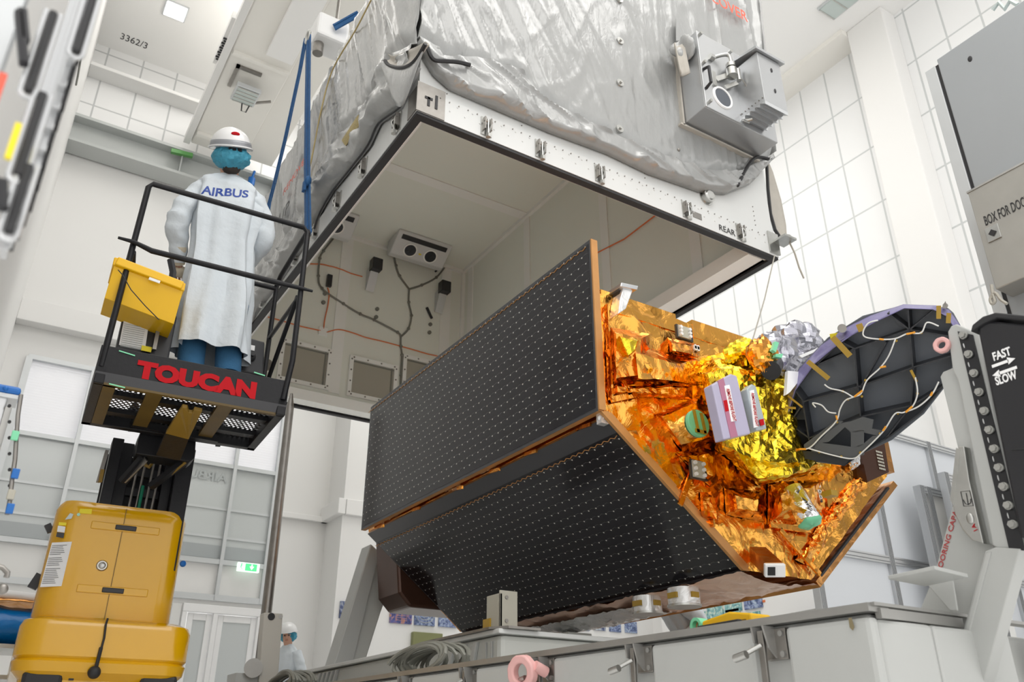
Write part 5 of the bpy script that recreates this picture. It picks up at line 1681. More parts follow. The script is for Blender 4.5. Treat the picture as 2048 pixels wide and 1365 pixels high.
for y in LY:
    clamp(y)
q = PX((2015, 1270), 2.30)
MB().box((2.52, 1.30, 0.66), (2.62, 1.31, 0.80)).bar((2.56, 1.28, 0.79), (2.60, 1.27, 0.6), 0.03, 0.01).bar((2.58, 1.27, 0.74), (2.70, 1.24, 0.71), 0.012, 0.012).build('clamp_plate', M['metal_dark'], bs)
MB().prism([PX(p, 1.866) for p in ((1697, 1237), (1703, 1236), (1709, 1255), (1706, 1262), (1700, 1256))], (-0.001, 0, 0)).build('rust_chip', mat('bare_patch', (0.22, 0.18, 0.10), 0.8), bs)


def eye(name, c, R1, R2, th, axis, m, parent, lab=None, n=8):
    mb = MB()
    s, t_ = frame(axis)
    axis = V(axis).normalized()
    rs = []
    for (rr, dz) in ((R1, -th), (R1, th), (R2, th), (R2, -th)):
        rs.append((rr, dz))
    ringsv = []
    k = 24
    for i in range(k):
        a = 2 * math.pi * i / k
        f_ = 1.0 / max(math.cos(((a + R(22.5)) % R(45)) - R(22.5)), 0.9) * 0.97
        d = s * math.cos(a) + t_ * math.sin(a)
        ringsv.append([c + d * R1 * f_ - axis * th, c + d * R1 * f_ + axis * th, c + d * R2 + axis * th, c + d * R2 - axis * th])
    vs = [p for g in ringsv for p in g]
    fs = [(i * 4 + j, i * 4 + (j + 1) % 4, ((i + 1) % k) * 4 + (j + 1) % 4, ((i + 1) % k) * 4 + j) for i in range(k) for j in range(4)]
    mb.add(vs, fs)
    return mb.build(name, m, parent, smooth=30, bevel=th * 0.35)


c = PX((1045, 1346), 1.80)
eye('tie_down_eye', c, 0.062, 0.032, 0.018, (1, 0.3, 0.1), M['pink'], bs)
MB().cyl(c + V((0.02, -0.05, 0.02)), c + V((0.07, -0.05, 0.0)), 0.02, n=16).build('eye_shank', M['pink'], bs, smooth=True)
MB().prism([c + V((-0.02, -0.02, -0.05)), c + V((-0.02, 0.02, -0.05)), c + V((-0.02, 0.02, -0.07)), c + V((-0.02, -0.02, -0.07))], (-0.002, 0, 0)).build('yellow_tag', M['yellow_label'], bs)

# corner post with the damper, on the near end of the base
XP = 2.24
pt = thing('lifting_post', 'white steel corner post carrying a black damper, at the near end of the base', 'post', (2.26, 1.2, 0.80))
MB().prism([PX(p, XP) for p in ((1895, 664), (1902, 652), (1912, 648), (1958, 668), (2034, 1098), (1996, 1098), (1985, 1092), (1915, 760), (1905, 742))], (0.035, 0, 0)).build('post_flange', M['base_white'], pt, bevel=0.004)
MB().prism([PX(p, XP + 0.02) for p in ((1880, 754), (1886, 744), (1915, 732), (1990, 1095), (1975, 1085), (1925, 935))], (0.012, 0, 0)).build('post_web', M['base_white'], pt, bevel=0.003)
MB().prism([PX(p, XP + 0.035) for p in ((1935, 690), (2040, 690), (2100, 1100), (2000, 1100))], (0.08, 0, 0)).build('post_box', M['base_white'], pt)
sp = MB().prism([PX(p, XP - 0.004) for p in ((1915, 663), (1945, 670), (2048, 1102), (2018, 1099))], (0.006, 0, 0)).build('bolt_strip', M['black_plastic'], pt)
for i in range(11):
    k = i / 10
    c = PX((1929 + 98 * k + 3 * math.sin(k * 3), 672 + 378 * k), XP - 0.006)
    b_ = MB().cyl(c, c + V((-0.006, 0, 0)), 0.0115, n=16).cyl(c + V((-0.004, 0, 0)), c + V((-0.015, 0, 0)), 0.0095, n=6)
    b_.build('hex_bolt', M['metal'], pt)
    if i < 10:
        c2 = PX((1923 + 98 * (k + 0.05), 690 + 378 * (k + 0.005)), XP - 0.005)
        MB().sph(c2, 0.003, 0.0015, 0.008, 8, 6).build('slot_hole', M['white_print'], sp)
dq = [PX(p, XP - 0.075) for p in ((1952, 650), (1968, 640), (2130, 655), (2200, 1075), (2040, 1078))]
dm = MB().prism(dq, (0.07, 0, 0)).build('damper', M['black_plastic'], pt, bevel=0.008)
MB().prism([PX(p, XP - 0.085) for p in ((1940, 664), (1944, 650), (1965, 633), (1990, 625), (2140, 640), (2142, 652), (1992, 636), (1965, 648))], (0.09, 0, 0)).build('damper_lid', M['black'], dm, bevel=0.004)
MB().prism([PX(p, XP - 0.078) for p in ((2022, 898), (2160, 890), (2160, 893), (2022, 901))], (0.004, 0, 0)).build('damper_joint', M['black'], dm)
for s_, p0, p1, hgt in (('FAST', (1988, 722), (2022, 708), 16), ('SLOW', (1993, 771), (2034, 755), 17)):
    a, b = PX(p0, XP - 0.0765), PX(p1, XP - 0.0765)
    text(s_, a, (0, -1, 0), (0, 0, 1), 0.032, M['white_print'], 'lettering', dm, width=abs(a.y - b.y) * 1.02, bold=0.03)
ar = MB()
a, b = PX((1984, 733), XP - 0.077), PX((2031, 718), XP - 0.077)
zc = (a.z + b.z) / 2


def arrow(y0, y1, z):
    s = -1 if y1 < y0 else 1
    w = 0.004
    ar.prism([V((a.x, y0, z - w)), V((a.x, y1 - s * 0.018, z - w)), V((a.x, y1 - s * 0.018, z + w)), V((a.x, y0, z + w))], (-0.001, 0, 0))
    ar.prism([V((a.x, y1 - s * 0.020, z - 0.010)), V((a.x, y1, z)), V((a.x, y1 - s * 0.020, z + 0.010))], (-0.001, 0, 0))


arrow(a.y, b.y, zc)
a2, b2 = PX((2034, 735), XP - 0.077), PX((1985, 752), XP - 0.077)
arrow(a2.y, b2.y, (a2.z + b2.z) / 2)
ar.build('arrow_mark', M['white_print'], dm)
# pink eye, stainless lug, gusset plate, bracket shelf
eye('lashing_eye', PX((1884, 691), XP - 0.01), 0.024, 0.0115, 0.008, (1, 0.2, 0), M['pink'], pt)
lg = MB().prism([PX(p, XP - 0.012) for p in ((1917, 893), (1908, 960), (1903, 1000), (1910, 1030), (1925, 1060), (1945, 1082), (1967, 1088), (1938, 960), (1928, 893))], (0.03, 0, 0)).build('stainless_lug', M['metal'], pt, bevel=0.002)
MB().prism([PX(p, XP - 0.016) for p in ((1912, 896), (1900, 1000), (1907, 1012), (1920, 900))], (0.004, 0, 0)).build('lug_edge', M['metal'], lg)
a, b = PX((1929, 985), XP - 0.0135), PX((1935, 1025), XP - 0.0135)
MB().tube([PX(p, XP - 0.0135) for p in ((1921, 984), (1939, 982), (1946, 1012), (1927, 1013))], 0.0009, 4, closed=True).tube([PX(p, XP - 0.0135) for p in ((1932, 987), (1936, 1010))], 0.0009, 4).tube([PX(p, XP - 0.0135) for p in ((1926, 1000), (1930, 1008), (1936, 1010), (1941, 1006), (1941, 998))], 0.0009, 4).build('anchor_mark', M['dark_print'], lg)
MB().sph(PX((1940, 1038), XP - 0.013), 0.004, 0.010, 0.015, 12, 8).build('lug_boss', M['metal'], lg, smooth=True)
text('1A', PX((1955, 1060), XP - 0.0135), (0, 0.25, 1), (0, 1, -0.25), 0.016, M['red'], 'lettering', lg, width=0.018)
gs = MB().prism([PX(p, XP + 0.03) for p in ((1912, 985), (1990, 1095), (1925, 1262), (1835, 1232), (1868, 1150))], (0.012, 0, 0)).build('gusset_plate', M['base_white'], pt, bevel=0.003)
a, b = PX((1886, 1136), XP + 0.028), PX((1914, 1035), XP + 0.028)
text('MOORING CAPACITY', PX((1881, 1150), XP + 0.0285), (b - a), (b - a).cross(V((1, 0, 0))), 0.020, M['dark_red'], 'lettering', gs, width=(b - a).length * 1.62, bold=0.01)
MB().prism([PZ(p, 0.905) for p in ((1777, 1160), (1850, 1174), (1937, 1156), (1871, 1140))], (0, 0, 0.010)).prism([PX(p, XP - 0.03) for p in ((1845, 1160), (1905, 1158), (1915, 1222), (1900, 1222))], (0.006, 0, 0)).build('bracket_shelf', M['base_white'], pt, bevel=0.002)
c = PX((1888, 1180), XP - 0.0)
kb = MB().cyl(c, c + V((0.02, 0, 0)), 0.008, n=12).bar(c, c + V((-0.004, -0.02, 0.01)), 0.006, 0.006).build('clip_knob', M['black'], gs)
MB().tube([PX(p, XP + 0.022) for p in ((1898, 1176), (1906, 1176), (1902, 1194), (1894, 1194))], 0.0008, 4, closed=True).build('code_frame', M['dark_print'], gs)
br = MB().prism([PX(p, XP - 0.01) for p in ((1970, 1103), (1990, 1095), (2040, 1098), (2034, 1120), (1968, 1365), (1940, 1470), (1868, 1470), (1898, 1365))], (0.05, 0, 0)).build('diagonal_brace', M['base_white'], pt, bevel=0.003)
MB().prism([PX(p, XP - 0.014) for p in ((1971, 1108), (1982, 1104), (1912, 1365), (1890, 1450), (1878, 1450), (1901, 1365))], (0.006, 0, 0)).build('brace_lip', M['base_white'], br, bevel=0.002)
MB().box((2.20, 1.10, ZB), (2.34, 1.34, 0.60)).build('post_foot', M['base_white'], pt)

# grey inner support frame
sf_ = thing('satellite_cradle', 'grey inner support frame standing on the base below the satellite', 'frame', (3.6, 5.4, ZB + 0.1))
MB().box((2.40, 3.91, ZB + 0.1), (4.90, 6.95, 1.06)).build('frame_body', M['base_grey'], sf_, bevel=0.03)
MB().box((2.38, 3.89, 1.06), (4.92, 6.97, 1.085)).build('frame_top_plate', M['box_white'], sf_, bevel=0.004)
MB().prism([(2.36, 3.96, 1.085), (2.36, 4.75, 1.085), (2.62, 4.75, 1.085), (2.62, 3.86, 1.085), (2.42, 3.86, 1.085)], (0, 0, 0.012)).build('steel_pad', M['metal_dark'], sf_)
for y0, n_, sz in ((4.12, 4, 0.22), (6.1, 5, 0.14)):
    rb = MB()
    for i in range(n_):
        y = y0 + i * 0.13 * sz / 0.22
        rb.prism([(2.40, y, 1.04), (2.40, y + 0.035, 1.04), (2.40, y + 0.12, 1.04 - sz), (2.40, y + 0.07, 1.04 - sz)], (-0.02, 0, 0))
    rb.build('stiffening_rib', M['base_white'], sf_, bevel=0.004)
MB().box((2.396, 3.98, 0.8), (2.392, 4.00, 1.03)).box((2.396, 4.04, 0.8), (2.392, 4.05, 1.03)).build('weld_line', M['base_white'], sf_)
c = PX((792, 1326), 2.396)
MB().box((2.392, c.y - 0.06, c.z - 0.004), (2.396, c.y + 0.04, c.z + 0.004)).prism([(2.392, c.y - 0.06, c.z - 0.012), (2.392, c.y - 0.06, c.z + 0.012), (2.392, c.y - 0.09, c.z)], (0.004, 0, 0)).build('arrow_mark', M['dark_print'], sf_)
# beige angle bracket on the corner
bb = thing('angle_bracket', 'beige angle bracket standing upright on the corner of the grey frame', 'bracket', (2.42, 4.0, 1.097))
MB().box((2.41, 3.93, 1.097), (2.425, 4.07, 1.27)).box((2.41, 3.93, 1.097), (2.52, 3.942, 1.285)).build('angle_plate', M['beige_bracket'], bb, bevel=0.003)
MB().cyl((2.45, 3.925, 1.25), (2.45, 3.93, 1.25), 0.010, n=10).cyl((2.45, 3.925, 1.13), (2.45, 3.93, 1.13), 0.010, n=10).build('bolt', M['metal_dark'], bb)
MB().box((2.40, 4.02, 1.097), (2.41, 4.09, 1.15)).build('amber_tab', M['tape'], bb)
# far yoke of the stand
yk = sf_
LGP = ((660, 1345), (728, 1345), (757, 1225), (762, 1195), (753, 1150), (760, 1120), (773, 1108), (768, 1090), (740, 1085))
MB().prism([PY(p, 6.70) for p in ((700, 1345), (724, 1345), (762, 1225), (775, 1190), (757, 1172), (768, 1120), (745, 1090), (738, 1120))], (0, 0.24, 0)).build('yoke_leg', M['base_grey'], yk, bevel=0.01)
MB().prism([PY(p, 6.66) for p in ((662, 1348), (702, 1345), (760, 1105), (742, 1088))], (0, 0.20, 0)).build('leg_flange', M['base_white'], yk, bevel=0.01)
a, b = PY((765, 1192), 6.72), PY((870, 1207), 6.72)
MB().box((a.x, 6.72, a.z - 0.005), (4.6, 6.9, a.z + 0.05)).box((4.35, 6.72, 1.085), (4.6, 6.9, a.z)).build('crossbar', M['base_white'], yk, bevel=0.015)
MB().box((3.55, 4.9, 1.085), (3.75, 5.1, 1.25)).box((3.55, 5.8, 1.085), (3.75, 6.0, 1.25)).build_each('cradle_block', M['base_grey'], yk)


def coil(c, a, b, lab, n=13, seed=1):
    rnd = random.Random(seed)
    pts = []
    for k in range(n * 20):
        u = 2 * math.pi * k / 20
        j = k / (n * 20)
        rr = 1 + 0.12 * math.sin(j * 17 + seed)
        pts.append(c + V((-a + 2 * a * j + 0.03 * math.sin(u + j * 9), b * rr * math.cos(u), 0.075 + 0.065 * rr * math.sin(u))))
    t = thing('rope_coil', lab, 'rope coil', c, 'coiled ropes on the base')
    MB().tube(pts, 0.011, 6).build('loops', M['grey_cable'], t, smooth=True)
    MB().tube([pts[-1], pts[-1] + V((0.02, -0.16, -0.06)), pts[-1] + V((0.03, -0.30, -0.085))], 0.0085, 6).build('loose_end', M['grey_cable'], t, smooth=True)


coil(V((2.02, 3.93, ztop(3.9) - 0.02)), 0.09, 0.28, 'larger coil of dark rope on the base rim, right of centre')
coil(V((2.02, 5.98, ztop(5.9) - 0.02)), 0.09, 0.26, 'smaller looking coil of dark rope at the far left end of the base rim', seed=4)

# yellow case, tape roll and dark tray on the beam
MB_t = MB().box((1.99, 1.80, ztop(2) - 0.02), (2.15, 2.14, ztop(2) + 0.008))
tag(MB_t.build('tool_tray', mat('dark_red_tray', (0.10, 0.02, 0.025), 0.4), bevel=0.004), 'flat dark red tray lying on the base rim under the yellow case', 'tray')
yc = thing('yellow_case', 'yellow plastic case lying on the base rim', 'case', (2.08, 1.97, ztop(2) + 0.008))
MB().prism([(2.03, 1.86, ztop(2) + 0.008), (2.03, 2.07, ztop(2) + 0.008), (2.03, 2.07, ztop(2) + 0.045), (2.03, 1.95, ztop(2) + 0.06), (2.03, 1.86, ztop(2) + 0.045)], (0.09, 0, 0)).build('case_body', M['yellow_plastic'], yc, bevel=0.006)
MB().box((2.026, 1.88, ztop(2) + 0.025), (2.03, 2.05, ztop(2) + 0.03)).build('lid_seam', M['yellow_under'], yc)
c = V((2.03, 2.10, ztop(2) + 0.034))
tr = MB()
k = 24
ring = []
for i in range(k):
    a = 2 * math.pi * i / k
    d = V((0, math.cos(a), math.sin(a)))
    ring.append([c + d * 0.026, c + d * 0.026 + V((0.04, 0, 0)), c + d * 0.016 + V((0.04, 0, 0)), c + d * 0.016])
tr.add([p for g in ring for p in g], [(i * 4 + j, i * 4 + (j + 1) % 4, ((i + 1) % k) * 4 + (j + 1) % 4, ((i + 1) % k) * 4 + j) for i in range(k) for j in range(4)])
trt = thing('tape_roll', 'roll of green tape standing at the left end of the yellow case', 'tape roll', c)
tr.build('tape', M['green'], trt, smooth=30)
MB().tube([c + V((0.02, 0.0155 * math.cos(a * 0.35), 0.0155 * math.sin(a * 0.35))) for a in range(18)], 0.002, 5, closed=True).build('core', M['orange_cable'], trt)
hm_ = MB().bar((1.96, 1.84, ztop(2) + 0.012), (1.97, 2.02, ztop(2) + 0.012), 0.018, 0.016)
tag(hm_.build('hand_tool', M['black'], bevel=0.003), 'black hand tool lying in front of the yellow case', 'tool')

# guide pole at the far corner of the base
gp_ = thing('guide_pole', 'tall thin steel guide pole rising behind the yellow lift', 'pole', PY((520, 1345), 6.9))
a, b = PY((519, 1345), 6.95), PY((580, 815), 6.95)
MB().cyl(a, b, 0.045, 0.035, 12).cyl(b, PY((583, 788), 6.95), 0.035, 0.012, 12).build('pole', M['metal_dark'], gp_, smooth=True)
a = PY((560, 1345), 6.85)
pl_ = MB().prism([PY(p, 6.82) for p in ((528, 1226), (566, 1228), (553, 1400), (515, 1400))], (0, 0.1, 0)).build('pole_bracket', M['pole_white'], gp_, bevel=0.006)
c = PY((543, 1234), 6.815)
MB().cyl(c, c + V((0, 0.01, 0)), 0.028, n=16).build('bracket_hole', M['black'], pl_)
MB().cyl(PY((561, 1234), 6.815), PY((561, 1234), 6.82) + V((0, 0, 0)), 0.018, n=12).cyl(PY((507, 1337), 6.80), PY((507, 1337), 6.84), 0.07, n=20).build_each('bolt', M['strip'], pl_)
MB().box((1.88, 6.85, ZB), (2.12, 7.09, 1.05)).build('pole_foot', M['base_white'], gp_)

# ============================================================ GREY CABINET, upper right
XC = 6.0
cb = thing('grey_container', 'tall grey steel container wall in the upper right with a document box', 'container', (7.0, 0.9, ZF))
MB().box((XC, -1.5, 2.35), (8.2, 2.66, 5.87)).build('cabinet_body', M['cab_grey'], cb, bevel=0.01)
MB().box((XC + 0.01, 2.69, 2.35), (8.2, 2.785, 5.83)).build('door_frame', M['alu_matt'], cb, bevel=0.004)
MB().box((XC + 0.02, 2.66, 2.35), (8.1, 2.69, 5.83)).build('door_seal', M['black'], cb)
lg_ = MB()
for x, y in ((6.2, -1.2), (8.0, -1.2), (8.0, 1.0), (6.6, 1.0)):
    lg_.box((x - 0.08, y - 0.08, ZF), (x + 0.08, y + 0.08, 2.4))
lg_.build('stand_leg', M['cab_grey'], cb)
XD = 5.78
a, b = PX((1935, 385), XD), PX((1983, 583), XD)
db = MB().box((XD, 0.9, b.z), (XC, a.y, a.z)).build('document_box', M['cab_box'], cb, bevel=0.006)
MB().box((XD - 0.006, 0.9, a.z - 0.01), (XC, a.y + 0.006, a.z + 0.006)).build('box_edge', M['metal'], db)
p, q = PX((1972, 452), XD), PX((2044, 416), XD)
text('BOX FOR DOCUMENTS', V((XD - 0.003, p.y, (p.z + q.z) / 2)), (0, -1, 0), (0, 0, 1), 0.115, M['dark_print'], 'lettering', db, width=abs(p.y - q.y) * 1.75, bold=0.01)
c = PX((1987, 467), XD)
lk = MB().box((XD - 0.01, c.y - 0.05, c.z - 0.06), (XD, c.y + 0.05, c.z + 0.06)).build('lock_plate', M['metal'], db, bevel=0.003)
MB().obox(c + V((-0.014, 0, 0)), (0, 1, 1), (0, 1, -1), (1, 0, 0), 0.02, 0.02, 0.006).build('lock_diamond', M['black'], lk)
MB().tube(smoothpath([PX(p, XD - 0.02) for p in ((1983, 570), (1986, 590), (1990, 603), (1984, 608), (1981, 598), (1990, 586), (2002, 600), (2014, 608))], 4), 0.012, 6).build('tied_string', M['rope'], db)
c = PX((1940, 118), XC)
MB().sph(c, 0.006, 0.02, 0.03, 10, 6).build('handle_hole', M['black'], cb)
MB().tube([PX(p, XC + 0.3) for p in ((1985, 20), (1998, 5), (2010, 18), (2020, 2), (2035, 10))], 0.02, 6).build('coiled_hose', M['lamp_off'], cb, smooth=True)

# ============================================================ LEFT FOREGROUND
YL = 0.72
rk = thing('aluminium_rail_rack', 'out of focus stack of aluminium rails with black pads at the left edge, close up', 'rack', PY((40, 300), YL) + V((0, 0, -0.4)))
rails = [((160, 60), 12), ((142, 120), 13), ((124, 170), 13), ((112, 215), 12), ((98, 255), 13), ((84, 300), 12), ((72, 340), 12), ((60, 378), 13), ((46, 420), 13), ((33, 450), 13), ((20, 478), 14), ((6, 500), 16), ((-10, 500), 16)]
for i, (p, wpx) in enumerate(rails):
    b = PY(p, YL + 0.01 * i)
    w = wpx / FPX * 0.95
    MB().box((b.x - w / 2, b.y, b.z), (b.x + w / 2, b.y + 0.02, b.z + 0.75)).build('rail', M['alu'], rk, bevel=0.001)
    MB().box((b.x + w / 2, b.y - 0.001, b.z + 0.008), (b.x + w / 2 + 0.003, b.y + 0.015, b.z + 0.75)).build('rail_slot', M['black'], rk)
for p, hpx, wpx in (((148, 115), 150, 22), ((52, 195), 190, 22), ((30, 365), 180, 24), ((12, 480), 140, 24)):
    b = PY(p, YL - 0.02)
    w, h = wpx / FPX * 0.9, hpx / FPX * 0.9
    lp_ = [V((b.x + w / 2 * math.cos(a * 0.3927), b.y, b.z + w / 2 + w / 2 * math.sin(a * 0.3927))) for a in range(8, 17)]
    lp_ = [V((b.x - w / 2, b.y, b.z + h))] + lp_ + [V((b.x + w / 2, b.y, b.z + h))]
    MB().tube(lp_, 0.0022, 8).build('loop_handle', M['alu'], rk, smooth=True)
    MB().box((b.x - w * 0.28, b.y - 0.004, b.z + w * 0.5), (b.x + w * 0.28, b.y + 0.004, b.z + h)).build('black_pad', M['black'], rk, bevel=0.002)
for p, q in (((48, 130), (38, 24)), ((50, 85), (44, 20)), ((5, 420), (4, 360))):
    b, t_ = PY(p, YL - 0.03), PY(q, YL - 0.03)
    MB().bar(b, t_, 0.010, 0.008).build('black_pad', M['black_plastic'], rk, bevel=0.002)
b = PY((2, 150), YL)
MB().box((b.x - 0.03, YL, b.z - 0.2), (b.x - 0.002, YL + 0.03, b.z + 0.5)).build('upright', M['alu_matt'], rk)
b = PY((8, 170), YL - 0.035)
MB().box((b.x - 0.006, b.y, b.z - 0.025), (b.x, b.y + 0.004, b.z + 0.012)).build('orange_sticker', M['faded_red'], rk)
b = PY((27, 280), YL - 0.035)
MB().box((b.x - 0.0025, b.y, b.z - 0.018), (b.x + 0.0025, b.y + 0.004, b.z + 0.018)).build('yellow_sticker', M['yellow_label'], rk)
MB().box((-0.16, YL, ZF), (-0.07, YL + 0.09, PY((2, 300), YL).z)).build('rack_foot', M['alu_matt'], rk)

# aluminium mast with a blue cap at the left edge
YM = 2.3
a, b = PY((-8, 785), YM), PY((38, 785), YM)
am = thing('aluminium_mast', 'aluminium mast with a blue cap and hanging clips at the left edge', 'mast', V((a.x, YM, ZF)))
MB().box((a.x - 0.06, YM, ZF), (b.x - 0.02, YM + 0.06, a.z)).build('mast_profile', M['alu'], am, bevel=0.004)
MB().box((a.x - 0.07, YM - 0.01, a.z), (b.x + 0.004, YM + 0.07, a.z + 0.022)).sph((b.x - 0.03, YM - 0.012, a.z + 0.01), 0.006).build('blue_cap', M['blue_plastic'], am, bevel=0.008)
MB().box((a.x - 0.07, YM - 0.006, a.z - 0.01), (b.x + 0.002, YM + 0.066, a.z)).build('collar', M['alu_matt'], am)
hk = MB()
pts = [PY(p, YM - 0.02) for p in ((42, 790), (36, 830), (33, 870), (30, 920), (24, 960), (20, 1000), (14, 1030))]
hk.tube(pts, 0.005, 6)
hk.build('hanging_strap', M['metal_dark'], am)
for p, m_ in (((30, 872), 'green'), ((31, 948), 'blue_plastic'), ((20, 1018), 'blue_plastic'), ((22, 990), 'beige_bracket')):
    c = PY(p, YM - 0.03)
    MB().box(c - V((0.008, 0.004, 0.012)), c + V((0.008, 0.004, 0.012))).build('clip', M[m_], am, bevel=0.002)
for z in range(6):
    c = PY((0, 810 + 32 * z), YM - 0.004)
    MB().cyl(c + V((0.02, 0, 0)), c + V((0.02, -0.006, 0)), 0.004, n=8).build('rivet', M['black'], am)
c = PY((5, 1136), 2.2)
tag(MB().tube([c + V((-0.05, 0, 0.005)), c, c + V((0.012, 0, -0.01)), c + V((0.012, 0, -0.02))], 0.006, 8).sph(c + V((0.01, 0, -0.045)), 0.012).tube([c + V((-0.05, 0, -0.06)), c + V((-0.0, 0, -0.058)), c + V((0.01, 0, -0.045))], 0.006, 8).build('chrome_hook', M['metal_dark'], smooth=True), 'curved chrome hooks poking in at the left edge above the blue bag', 'hook')
# trolley with blue bag at the lower left
YT = 7.6
a, b = PY((-40, 1290), YT), PY((72, 1290), YT)
tl = thing('equipment_trolley', 'metal trolley with boxes at the lower left behind the yellow lift', 'trolley', (a.x, YT, ZF))
z1, z2 = PY((40, 1290), YT).z, PY((40, 1352), YT).z
MB().box((-0.25, YT, z1 - 0.03), (b.x + 0.1, YT + 0.6, z1)).box((-0.25, YT, z2 - 0.03), (b.x + 0.1, YT + 0.6, z2)).build('shelf', M['metal'], tl)
MB().box((b.x + 0.04, YT, ZF), (b.x + 0.1, YT + 0.06, z1)).box((-0.25, YT, ZF), (-0.2, YT + 0.06, z1)).build('trolley_post', M['alu_matt'], tl)
for i, x in enumerate((-0.15, 0.02, 0.2)):
    eb_ = MB().box((x, YT + 0.05, z2), (x + 0.14, YT + 0.3, z2 + 0.12 + 0.04 * (i % 2)))
    tag(eb_.build('equipment_box', M[('black_plastic', 'metal_dark', 'alu_matt')[i]], bevel=0.01), ('black', 'dark steel', 'pale aluminium')[i] + ' equipment box on the lower shelf of the trolley', 'box', 'boxes on the trolley')
bag = MB()
rr = []
for i in range(25):
    u = i / 24
    x = -0.28 + u * (b.x + 0.36)
    g = []
    for k in range(20):
        a_ = 2 * math.pi * k / 20
        hh = 0.14 * (1 + 0.25 * ns((u * 6, math.cos(a_) * 2, math.sin(a_) * 2)))
        g.append(V((x, YT + 0.25 + 0.22 * math.cos(a_), z1 + 0.15 + hh * math.sin(a_))))
    rr.append(g)
bag.rings(rr)
tag(bag.build('blue_bag', M['blue_bag'], smooth=40), 'crumpled shiny blue plastic bag lying on the trolley', 'bag')
fo = MB().grid(lambda u, v: V((-0.3 + u * (b.x + 0.42), YT + 0.02 + v * 0.45, z1 + 0.31 + 0.05 * math.sin(v * 3) + 0.02 * ns((u * 12, v * 9, 0)))), 30, 8)
tag(fo.build('foil_sheet', M['copper'], smooth=20, solid=0.01), 'copper coloured foil sheet lying over the blue bag', 'foil')
tag(MB().cyl((-0.3, YT + 0.1, z1 + 0.38), (b.x + 0.1, YT + 0.1, z1 + 0.35), 0.035).build('white_roll', M['white_print'], smooth=True), 'white rolled film on top of the blue bag', 'roll')
# ============================================================ THE MAST LIFT
LA = R(3.1)
FW, RT = V((math.sin(LA), math.cos(LA), 0)), V((math.cos(LA), -math.sin(LA), 0))
UP = V((0, 0, 1))


def L3(a, b, z):
    return RT * a + FW * b + V((0, 0, z))


def PL(p, d):                    # point of the lift plane at distance d
    q = ray(*p)
    return EYE + q * (d / q.dot(FW))


class LB(MB):                    # boxes given in lift coordinates
    def lbox(self, a, b):
        c = L3((a[0] + b[0]) / 2, (a[1] + b[1]) / 2, (a[2] + b[2]) / 2)
        return self.obox(c, RT, FW, UP, abs(b[0] - a[0]) / 2, abs(b[1] - a[1]) / 2, abs(b[2] - a[2]) / 2)


def pline(mb, pts, r):
    return mb.tube([L3(*p) for p in pts], r, 10)


M['yellow_dark'] = mat('blackish_yellow_paint', (0.10, 0.06, 0.008), 0.5, var=0.5, vs=5)  # yellow darkened almost to black, for the cage floor beams
lift = thing('mast_lift', 'yellow and black single mast lift with a raised work cage', 'lift', L3(0.45, 5.9, ZF))
A0, A1, B0, B1, PZF, PZB = 0.065, 1.055, 4.50, 5.21, 2.42, 2.21
# cage floor structure
kp = LB().lbox((A0, B0, PZB + 0.05), (A1, B0 + 0.012, PZF)).build('front_panel', M['black_paint'], lift, bevel=0.003)
mb = LB()
mb.prism([L3(A0, B0 - 0.004, PZB + 0.06), L3(A1, B0 - 0.004, PZB + 0.06), L3(A1, B0 + 0.02, PZB), L3(A0, B0 + 0.02, PZB)], FW * 0.01)
mb.build('lower_lip', mat('dark_grey_paint', (0.05, 0.05, 0.055), 0.35), lift)
mb = LB().lbox((A0, B0, PZB), (A0 + 0.05, B1, PZB + 0.10)).lbox((A1 - 0.05, B0, PZB), (A1, B1, PZB + 0.10)).lbox((A0, B1 - 0.05, PZB), (A1, B1, PZB + 0.10))
mb.build('floor_frame', M['black_paint'], lift, bevel=0.004)
mb = LB().lbox((A0 + 0.05, B0 + 0.02, PZB), (A0 + 0.11, B1 - 0.05, PZB + 0.05)).lbox((0.33, B0 + 0.02, PZB + 0.015), (0.41, B1 - 0.05, PZB + 0.04)).lbox((0.70, B0 + 0.02, PZB + 0.015), (0.78, B1 - 0.05, PZB + 0.04)).lbox((A0 + 0.05, B0 + 0.015, PZB + 0.0), (A1 - 0.05, B0 + 0.04, PZB + 0.03))
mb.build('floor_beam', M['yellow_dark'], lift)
LB().add([L3(A0 + 0.02, B0 + 0.02, PZB + 0.06), L3(A1 - 0.02, B0 + 0.02, PZB + 0.06), L3(A1 - 0.02, B1 - 0.02, PZB + 0.06), L3(A0 + 0.02, B1 - 0.02, PZB + 0.06)], [(0, 1, 2, 3)]).build('floor_mesh', M['mesh'], lift)
mb = LB()
for y in (4.72, 5.0):
    mb.lbox((A0 + 0.1, y, PZB + 0.03), (A1 - 0.05, y + 0.06, PZB + 0.058))
mb.build('cross_beam', M['black_paint'], lift)
LB().lbox((A0, B0 + 0.01, PZF - 0.10), (A0 + 0.01, B1, PZF + 0.0)).lbox((A1 - 0.01, B0, PZF - 0.12), (A1, B1, PZF)).build('side_panel', M['black_paint'], lift)
MBt = LB()
for a, b in (((218, 768), (250, 776)), ((238, 702), (270, 712)), ((508, 745), (530, 752))):
    p, q = PL(a, B0 - 0.003), PL(b, B0 - 0.003)
    MBt.bar(p, q, 0.004, 0.006)
MBt.build('green_scuff', M['green'], kp)
text('TOUCAN', PL((270, 752), B0 - 0.005), RT, UP, 0.122, M['red'], 'lettering', kp, width=0.625, bold=0.07)
